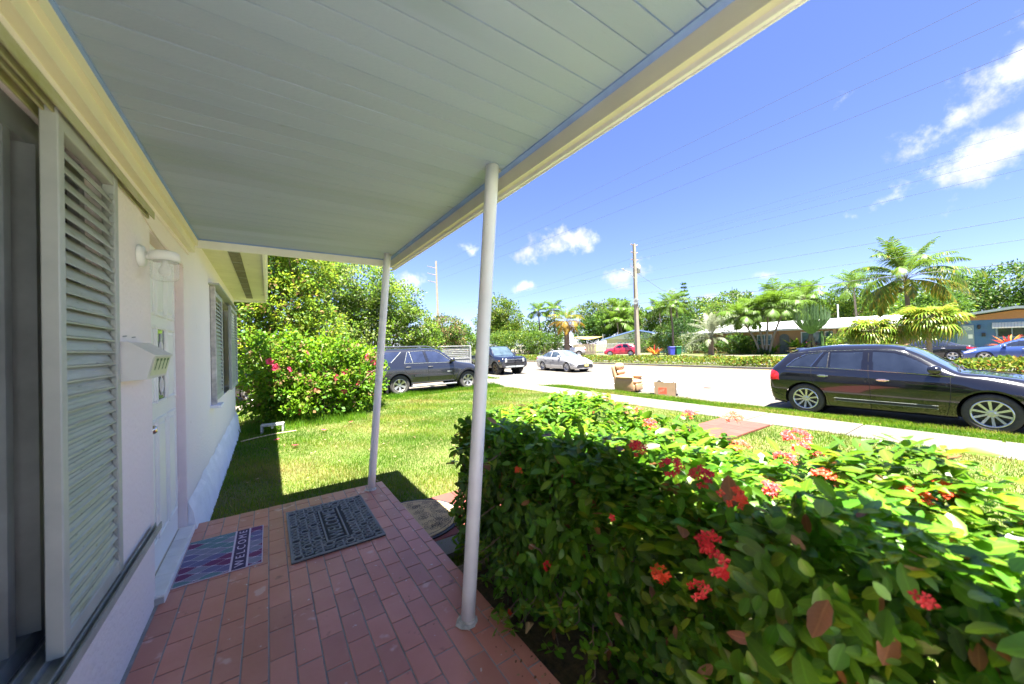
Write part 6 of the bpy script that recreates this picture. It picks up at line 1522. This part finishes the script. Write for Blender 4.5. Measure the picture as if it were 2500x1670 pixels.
tree('background_tree', 'green background tree right of the concrete pole', (62, 41.5, -.1), [((-2.4, 1.6, 5.4), (3.2, 3, 2.6)), ((1.5, -1, 6.4), (3.4, 3.2, 2.6)), ((4, -3, 5.2), (3, 3, 2.6))], 720, 12, .7, 0.450, [G1, G2, G5], [.4, .35, .25], 132, .3, group='trees across the street')
tree('background_tree', 'dense green background tree left of the concrete pole', (57.5, 46.0, -.1), [((-2.8, 2.6, 5.2), (3.2, 3, 2.6)), ((.8, -.5, 6.0), (3.2, 3.2, 2.6)), ((-4.6, 4.4, 4.2), (2.6, 2.6, 2.2))], 720, 12, .7, 0.450, [G1, G2, G3], [.45, .3, .25], 133, .3, group='trees across the street')
tree('background_tree', 'pale green background tree right of the tiered pine', (72, 33.5, -.1), [((-3, 2, 7.0), (3.6, 3.4, 2.8)), ((1.5, -1.0, 8.6), (3.6, 3.4, 2.6)), ((4.5, -3.5, 7.2), (3.4, 3.2, 2.6)), ((0, 0, 5), (4.4, 4, 2.4))], 930, 12, .75, 0.475, [G2, G1, G4, GS], [.36, .34, .15, .15], 134, .35, group='trees across the street')
tree('background_tree', 'background tree above the tan house roof', (74, 24, -.1), [((-2.4, 2, 5.6), (3.4, 3.2, 2.6)), ((2, -1.5, 5.8), (3.4, 3.2, 2.6)), ((4.8, -5.5, 5.2), (3.2, 3, 2.4))], 780, 12, .75, 0.475, [G2, G1, G4, G5], [.36, .34, .15, .15], 135, .3, group='trees across the street')
tree('background_tree', 'background tree between the tan and the blue house', (80, 13.5, -.1), [((-2, 3, 5.6), (3.8, 3.2, 2.4)), ((0, -1.5, 6.2), (3.8, 3.4, 2.4)), ((2, -5, 5.4), (3.8, 3.2, 2.4))], 780, 12, .75, 0.475, [G2, G1, G4, G3], [.36, .34, .15, .15], 136, .3, group='trees across the street')
tree('background_tree', 'large dark green tree rising behind the blue house roof', (88, 2.5, -.1), [((-2, 3.4, 7.2), (4, 3.4, 3.0)), ((0, -.6, 8.6), (4, 3.6, 3.0)), ((2, -4.8, 8.0), (4, 3.6, 3.0)), ((0, 0, 5), (4, 5, 2.4)), ((0, -8, 7.6), (4, 3.6, 3.0))], 1350, 12, .7, 0.425, [G1, G3, G2, G5], [.36, .3, .2, .14], 137, .4, group='trees across the street')
tree('dark_conifer_shrub', 'dark green feathery shrub behind the two bins', (49.4, 29.3, -.1), [((-1.1, .8, 2.2), (1.4, 1.4, 2.2)), ((.5, -.4, 3.4), (1.5, 1.4, 2.4)), ((1.6, -1.4, 2.0), (1.5, 1.5, 1.9))], 520, 12, .4, .2, [G3, G1, G3], [.5, .3, .2], 141, .16, group='shrubs across the street', cat='shrub')
bush('silver_shrub', 'tall silvery shrub left of the tan house', (51.5, 23.6, -.1), [((-.8, 1.4, 2.4), (2, 1.8, 2.0)), ((.8, -.6, 3.6), (2.2, 1.9, 2.4)), ((1.6, -2, 2.4), (1.8, 1.6, 2))], 560, 142, [GS, G5, G1, GS], [.4, .25, .2, .15], .2, .45)
bush('silver_shrub', 'low silvery shrub beside the grey-green palm', (48.4, 26.5, -.1), [((-.8, .6, 1.4), (1.6, 1.4, 1.3)), ((.7, -.7, 1.5), (1.5, 1.4, 1.5))], 300, 143, [GS, G5, G1], [.5, .3, .2], .18, .35)
bush('dark_understorey', 'dark green bushes under the grey-green palm', (48.6, 22.8, -.1), [((0, 1.2, .9), (1.3, 1.4, 1.0)), ((0, -1.1, 1.0), (1.3, 1.4, 1.0))], 260, 144, [G3, G1, G2], [.5, .35, .15], .18, .3)
bush('bin_shrub', 'leafy green shrub between the red crossover and the bins', (44.6, 28.9, -.1), [((-.6, .6, 1.3), (1.1, 1.1, 1.3)), ((.3, -.3, 2.6), (1.3, 1.2, 1.6)), ((.9, -1.2, 1.2), (1, 1, 1.2))], 380, 145, [G2, G1, G4], [.45, .35, .2], .2, .32)
bush('back_hedge', 'long green hedge seen between the houses', (55, 34, -.1), [((-3, 4, 1.8), (2.4, 2.4, 1.8)), ((0, 0, 2.2), (2.4, 2.4, 2.0)), ((3, -4, 2.0), (2.6, 2.4, 2.0))], 420, 146, [G1, G3, G2], [.45, .3, .25], .3, .55)
# tiered pine
pine = empty('tiered_pine', (56, 32, -.1), 0, 'narrow tiered pine with a pointed top behind the bins', 'tree')
b = MB().tube([(0, 0, 0), (.05, 0, 11.3)], [.2, .02], 7); b.build('trunk', m_bark, pine, True)
rng = np.random.default_rng(151); PP = []; DD = []; bb = MB()
for ti in range(15):
    z = 2.2 + ti * .63; L_ = max(.25, 2.6 * (1 - (z - 1.2) / 10.4)); nb = 6
    for k in range(nb):
        a = 2 * PI * k / nb + ti * .5 + rng.normal() * .08; n = int(60 * L_ + 16); t = rng.random(n) ** .8
        up_ = .22 * L_ * t ** 2; d = np.array([math.cos(a), math.sin(a), 0])
        wd_ = .2 * L_ * (1 - .6 * t); s_ = np.array([-math.sin(a), math.cos(a), 0]); q = d * (t * L_)[:, None] + s_ * (rng.normal(size=n) * wd_ * .6)[:, None]; q[:, 2] += z + up_ + rng.normal(size=n) * .04
        PP.append(q); DD.append(np.tile(d + np.array([0, 0, .5]), (n, 1))); bb.tube([(0, 0, z), (d[0] * L_, d[1] * L_, z + .2 * L_)], [.035, .01], 5)
bb.build('branches', m_bark, pine)
P = np.concatenate(PP); O = np.concatenate(DD)
link('crown', leaf_mesh('crown', rng, P, unit(O), .3, [G3, G1, G2], [.4, .4, .2], .3, jit=.4), pine)
# palms
GF = [leafm('frond_green', (.075, .14, .014), .35, .45), mat('frond_rachis', (.055, .055, .014), .6, var=.2), leafm('frond_yellow', (.26, .21, .022), .35, .5)]
YF = [leafm('frond_gold', (.28, .17, .018), .35, .5), mat('frond_rachis', (.055, .055, .014), .6), leafm('frond_green', (.075, .14, .014))]
SF = [leafm('frond_silver', (.14, .16, .095), .3, .5), mat('frond_pale_stalk', (.12, .12, .085), .6), leafm('frond_green', (.1, .19, .03))]
LF = [leafm('frond_light', (.078, .15, .012), .38, .45), mat('frond_rachis', (.055, .055, .014), .6), leafm('frond_gold', (.28, .17, .018))]
cf = [frond_mesh('coco_a', 4.3, 1.15, .9, 84, .9, GF, 1, .06, .35, .02), frond_mesh('coco_b', 4.5, .95, 1.5, 84, 1.0, GF, 2, .06, .55, .05), frond_mesh('coco_c', 4.5, .6, 1.7, 84, 1.05, GF, 3, .06, .75, .12), frond_mesh('coco_d', 4.2, .15, 1.5, 84, 1.05, GF, 4, .06, .9, .35)]
big = palm('coconut_palm', 'tall coconut palm with arching fronds rising before the blue house', (44.8, 5.75, -.1), [(0, 0, 0), (.25, .1, 2), (.3, .3, 4), (.1, .35, 6.5)], .22, .13, cf, 30, .35, 7, scale=1.03, group='palms across the street')
cn = MB()
for k in range(9):
    a = k * .7; cn.lathe([(0, -.16), (.1, -.1), (.13, 0), (.1, .1), (0, .15)], 8, 'z', (.1 + .33 * math.cos(a), .35 + .33 * math.sin(a), 5.75 - .12 * (k % 3)))
cn.build('coconuts', mat('coconut', (.05, .052, .008), .5, var=.2), big, True)
yf = [frond_mesh('y_a', 3.2, 1.1, 1.0, 60, .85, LF, 5, .045, .35, .1), frond_mesh('y_b', 3.2, .8, 1.5, 60, .9, LF, 6, .045, .6, .35), frond_mesh('y_c', 3.0, .4, 1.6, 60, .95, YF, 7, .045, .8, .1), frond_mesh('y_d', 2.6, -.1, 1.3, 60, .95, YF, 8, .045, .9, .05)]
palm('yellowing_palm', 'palm with golden drooping fronds behind the wooden fence', (35.6, 38.1, -.1), [(0, 0, 0), (0, 0, 2.2), (.1, .1, 5.0)], .42, .34, yf, 22, .3, 8, m_bark, group='palms across the street')
sf = [frond_mesh('s_a', 3.6, 1.35, .75, 44, .62, SF, 9, .06, .15), frond_mesh('s_b', 3.8, 1.15, 1.3, 44, .66, SF, 10, .06, .25), frond_mesh('s_c', 3.7, .8, 1.6, 44, .66, SF, 11, .06, .35), frond_mesh('s_d', 3.3, .35, 1.2, 44, .6, SF, 12, .06, .45)]
palm('grey_green_palm', 'short grey-green palm with a wide fountain of fronds on the far lawn', (44.6, 22.3, -.1), [(0, 0, 0), (0, 0, 1.0), (0, 0, 2.0)], .34, .27, sf, 26, .2, 9, m_bark, group='palms across the street')
lf = [frond_mesh('l_a', 2.0, 1.2, 1.1, 44, .75, LF, 13, .045, .3), frond_mesh('l_b', 2.1, .8, 1.6, 44, .8, LF, 14, .045, .5), frond_mesh('l_c', 2.0, .35, 1.5, 44, .8, GF, 15, .045, .7)]
lbl = ['leaning leftmost trunk of the palm clump on the far lawn', 'second palm of the clump on the far lawn', 'third palm of the clump on the far lawn', 'rightmost palm of the clump, leaning outwards, on the far lawn']
for i, (dx, dy, tx, ty, h) in enumerate(((0, .35, -1.0, 1.5, 4.3), (.1, .1, -.3, .5, 4.9), (.1, -.15, .2, -.3, 5.1), (.1, -.4, .8, -1.3, 5.0))):
    palm('clump_palm', lbl[i], (46.6 + dx, 17.4 + dy, -.1), [(0, 0, 0), (tx * .3, ty * .3, h * .4), (tx, ty, h)], .13, .09, lf, 17, .3, 20 + i, scale=1.4, bark=mat('palm_grey', (.14, .12, .10), .9, var=.15), group='palms of the clump on the far lawn')
tuft = bush('grass_tuft', 'round green tuft at the foot of the palm clump', (46.6, 17.4, -.1), [((0, 0, .2), (.6, .7, .35))], 90, 161, [G3, G1], [.6, .4], .2, .2)
for i, (x, y, h, s_, lb) in enumerate(((44.0, 26.9, 6.3, .95, 'slender palm with a thin pale trunk beside the blue bin'), (39.2, 48.8, 7.6, .95, 'slim royal palm left of the yellowing palm'), (42.6, 48.6, 8.0, 1.0, 'slim royal palm directly behind the yellowing palm'), (55, 44, 7.6, 1.4, 'bushy palm left of the concrete pole'), (60, 39, 7.6, 1.4, 'bushy palm right of the concrete pole'), (52.5, 31.2, 7.6, 1.0, 'palm with a ragged crown just left of the tiered pine'), (66, 22.6, 8.0, 1.5, 'palm rising behind the palm clump'), (72, 20.9, 8.3, 1.6, 'palm rising behind the branching cactus tree'), (64, 18.4, 7.2, 1.4, 'palm over the middle of the tan house roof'), (62.5, 12.9, 8.0, 1.25, 'smaller coconut palm left of the tall coconut palm'), (53, 43, 5.4, 1.3, 'low palm with hanging dead fronds left of the concrete pole'), (96, 6.5, 8.5, 1.5, 'far palm glimpsed behind the tall coconut palm'))):
    palm('background_palm', lb, (x, y, -.1), [(0, 0, 0), (.1, 0, h * .5), (.0, .15, h)], .16, .1, lf, 20, .3, 40 + i, group='palms across the street', scale=s_ * 1.25)
# thatch palms on the median
def fan_mesh(name, seed, mats, stalk=.55, L=.62, seg=22, droop=.9):
    rng = np.random.default_rng(seed); b = MB(); b.tube([(0, 0, 0), (stalk * .6, 0, .06), (stalk, 0, .02)], [.016, .012, .008], 5)
    V = [np.array(b.v)]; F = []; mi = []
    for f in b.f:
        if len(f) == 4: F += [[f[0], f[1], f[2]], [f[0], f[2], f[3]]]; mi += [1, 1]
    o = len(b.v); pts = []
    for k in range(seg):
        a = -2.2 + 4.4 * k / (seg - 1); l = L * (1 - .18 * abs(a) / 2.2) * rng.uniform(.88, 1.08); d = np.array([math.cos(a), math.sin(a), 0]); s_ = np.array([-math.sin(a), math.cos(a), 0]); w_ = .026
        c = np.array([stalk, 0, .02]); m1 = c + d * l * .5 + np.array([0, 0, .04]); m2 = c + d * l * .8 + np.array([0, 0, -.10 * droop * rng.uniform(.6, 1.3)]); e = c + d * l * .92 + np.array([0, 0, -.30 * droop * rng.uniform(.6, 1.4)])
        pts += [c, m1 + s_ * w_, m1 - s_ * w_, m2 + s_ * w_ * .8, m2 - s_ * w_ * .8, e]; q = o + k * 6
        for t in ((0, 1, 2), (1, 3, 4), (1, 4, 2), (3, 5, 4)): F.append([q + i for i in t]); mi.append(2 if rng.random() < .25 else 0)
    return mesh_np(name, np.concatenate([V[0], np.array(pts)]), np.array(F), mats, np.array(mi))
TF = [leafm('thatch_green', (.12, .20, .015), .35, .4), MATS['frond_rachis'], leafm('thatch_yellow', (.25, .22, .03), .35, .45)]
fm_ = [fan_mesh('fan_a', 1, TF, .5, .62, 22, .5), fan_mesh('fan_b', 2, TF, .6, .66, 22, .9), fan_mesh('fan_c', 3, TF, .65, .66, 22, 1.3)]
for i, (x, y, h, lb) in enumerate(((25.7, 4.75, 2.1, 'left of two small fan palms on the median above the black crossover'), (25.95, 2.85, 2.5, 'right of two small fan palms on the median, with a bare trunk'))):
    palm('fan_palm', lb, (x, y, ROADZ + .08), [(0, 0, 0), (.02, 0, h * .5), (0, 0, h)], .10, .085, fm_, 44, 1.5, 60 + i, mat('thatch_bark', (.34, .27, .18), .95, var=.3, scale=14), group='fan palms on the median', scale=1.12)
# branching cactus tree
eu = empty('branching_cactus_tree', (48.3, 13.6, -.1), 0, 'candelabra cactus tree with a rounded crown of upright stems before the tan house', 'tree')
b = MB().tube([(0, .3, 0), (.05, .2, 1.2), (0, 0, 2.3)], [.2, .17, .15], 8); b.tube([(.1, -.3, 0), (.1, -.1, 1.6), (.1, 0, 2.3)], [.14, .12, .1], 8); b.build('trunk', m_barkg, eu, True)
b = MB(); rg = random.Random(77)
for i in range(135):
    a = rg.random() * 6.28; r = 1.6 * math.sqrt(rg.random()); x, y = r * math.cos(a), r * math.sin(a); zt = 3.7 + 2.1 * math.sqrt(max(0, 1 - (r / 1.7) ** 2)) * rg.uniform(.6, 1.08)
    b.tube([(x * .1, y * .1, 2.2), (x * .75, y * .75, 2.7 + .25 * r), (x, y, 3.4 + .2 * r), (x * 1.03, y * 1.03, zt)], [.05, .042, .035, .022], 5)
b.build('stems', mat('cactus_green', (.07, .14, .04), .6, var=.3, scale=3), eu)
def spiky(name, label, base, n, L, w_, mats, seed, cat='plant', pot=None, spread=1.0, group=None):
    rng = np.random.default_rng(seed); t = empty(name, base, 0, label, cat, group); a = rng.random(n) * 2 * PI; e = .35 + rng.random(n) * 1.1
    D = np.stack([np.cos(a) * np.cos(e) * spread, np.sin(a) * np.cos(e) * spread, np.sin(e)], -1); z0 = pot or .1
    v, f, k = leaf_full(np.tile(np.array([0, 0, z0]), (n, 1)), unit(D), np.tile(np.array([0, 0, 1.]), (n, 1)), L * (.6 + .6 * rng.random(n)), np.full(n, w_), .2, .35)
    link('leaves', mesh_np('leaves', v, f, mats, np.repeat(rng.choice(len(mats), size=n), k)), t)
    if pot: MB().lathe([(0, 0), (.22, 0), (.36, pot * .5), (.34, pot * .9), (.38, pot), (.3, pot), (0, pot * .9)], 16, 'z').build('pot', mat('clay_pot', (.50, .30, .12), .6, var=.1), t, True)
    else: MB().tube([(0, 0, -.1), (0, 0, .2)], .08, 6).build('stem', m_bark, t)
    return t
CR = [leafm('croton_orange', (.62, .20, .03), .3), leafm('croton_yellow', (.55, .38, .05), .3), leafm('croton_red', (.42, .05, .03), .3), leafm('croton_green', (.16, .2, .03), .3)]
spiky('orange_croton', 'spiky orange plant at the foot of the concrete pole', (41.8, 28.2, -.1), 40, 1.35, .13, CR, 171)
spiky('red_cordyline', 'red spiky plant under the blue house window', (47.5, 1.15, .3), 40, 1.1, .13, CR[2:3] + CR[:1], 172)
spiky('potted_plant', 'yellow clay pot with a leafy green plant by the arched door', (47.5, 15.0, -.1), 40, .9, .2, [G2, G1], 173, pot=.75)
spiky('banana_plant', 'bright green broad-leaved plant beside the clay pot', (48.6, 14.9, -.1), 16, 2.2, .42, [G2, G4], 174)
spiky('red_cordyline', 'dark red bush beside the branching cactus tree', (49.0, 13.9, .4), 46, 1.0, .12, [leafm('leaf_maroon', (.16, .03, .05), .2)], 175)
spiky('verge_plant', 'small light green plant right of the palm clump', (47.8, 16.9, -.1), 26, 1.3, .2, [G2, G4], 176)
cc = empty('column_cactus', (49.2, 12.7, -.1), 0, 'cluster of upright green column cactus by the tan house corner', 'cactus')
b = MB()
for k in range(9): x, y = rg.uniform(-.35, .35), rg.uniform(-.5, .5); b.tube([(x, y, 0), (x, y, rg.uniform(1.5, 2.5))], [.09, .07], 6)
b.build('columns', mat('cactus_green', (.1, .2, .06), .6), cc)
# median planting: a low mass of leaves
rng = np.random.default_rng(181); n = 52000
y = np.concatenate([rng.uniform(-4, 12, int(n * .42)), rng.uniform(12, 60, n - int(n * .42))]); x = rng.uniform(24.72, 27.1, n)
edge_ = np.minimum(x - 24.6, 27.2 - x); h = .50 * np.clip(edge_ / .35, .25, 1) * (1 + .15 * np.sin(y * 2.1) + .1 * np.sin(x * 5 + y * 3.7))
z = ROADZ + .1 + h * rng.random(n) ** .35
P = np.stack([x, y, z], -1); O = unit(np.stack([rng.normal(size=n) * .5 - .3, rng.normal(size=n) * .5, np.ones(n)], -1))
GC = [leafm('cover_lime', (.13, .19, .02), .35), leafm('cover_green', (.07, .13, .02), .35), leafm('cover_yellow', (.23, .21, .03), .35), leafm('cover_red', (.2, .09, .03), .3)]
o = link('ground_cover', leaf_mesh('ground_cover', rng, P, O, .15, GC, [.42, .36, .16, .06], .6, jit=.6)); tag(o, 'low yellow-green ground cover planted along the median', 'ground cover', kind='stuff')

tree('background_tree', 'full green tree over the right half of the tan house roof', (66, 16.5, -.1), [((-1, 3.2, 5.0), (3.2, 2.8, 2.2)), ((0, -.2, 5.6), (3.2, 2.8, 2.2)), ((0, -3.6, 5.0), (3.2, 2.8, 2.2))], 700, 12, .6, .36, [G2, G1, G4, G3], [.34, .34, .18, .14], 138, .3, group='trees across the street')
tree('background_tree', 'full green tree behind the palm clump', (65, 27.5, -.1), [((-1, 3.2, 5.6), (3.2, 2.8, 2.6)), ((0, -.2, 6.2), (3.2, 2.8, 2.4)), ((0, -3.6, 5.2), (3.2, 2.8, 2.4)), ((0, 0, 3.2), (3, 4, 2))], 760, 12, .6, .36, [G2, G1, G4, G5], [.34, .34, .18, .14], 139, .3, group='trees across the street')
tree('background_tree', 'full green tree between the tall coconut palm and the blue house', (72, 8.0, -.1), [((0, 2.6, 5.0), (3.2, 2.8, 2.4)), ((0, -.8, 5.4), (3.2, 2.8, 2.2))], 480, 12, .6, .36, [G1, G2, G3], [.4, .35, .25], 140, .3, group='trees across the street')
bush('front_garden_shrub', 'rounded green shrub between the palm clump and the grey-green palm', (48.2, 20.3, -.1), [((0, .6, 1.2), (1.2, 1.2, 1.3)), ((0, -.7, 1.0), (1.1, 1.1, 1.1))], 300, 147, [G2, G1, G3], [.4, .4, .2], .2, .3)
bush('front_garden_shrub', 'bushy green shrub under the small coconut palm by the carport', (48.0, 10.2, -.1), [((0, .8, 1.0), (1.1, 1.2, 1.1)), ((0, -.8, 1.1), (1.1, 1.2, 1.2))], 300, 148, [G2, G4, G1], [.4, .3, .3], .2, .3)

tree('background_tree', 'low hazy tree between the round green tree and the yellowing palm', (41, 54.5, -.1), [((-3, 3, 4.2), (2.8, 2.6, 2.2)), ((0, 0, 4.6), (2.8, 2.6, 2.2)), ((3, -3.5, 4.4), (2.8, 2.6, 2.2))], 560, 12, .6, .36, [G2, G1, G4], [.4, .35, .25], 149, .25, group='trees across the street')
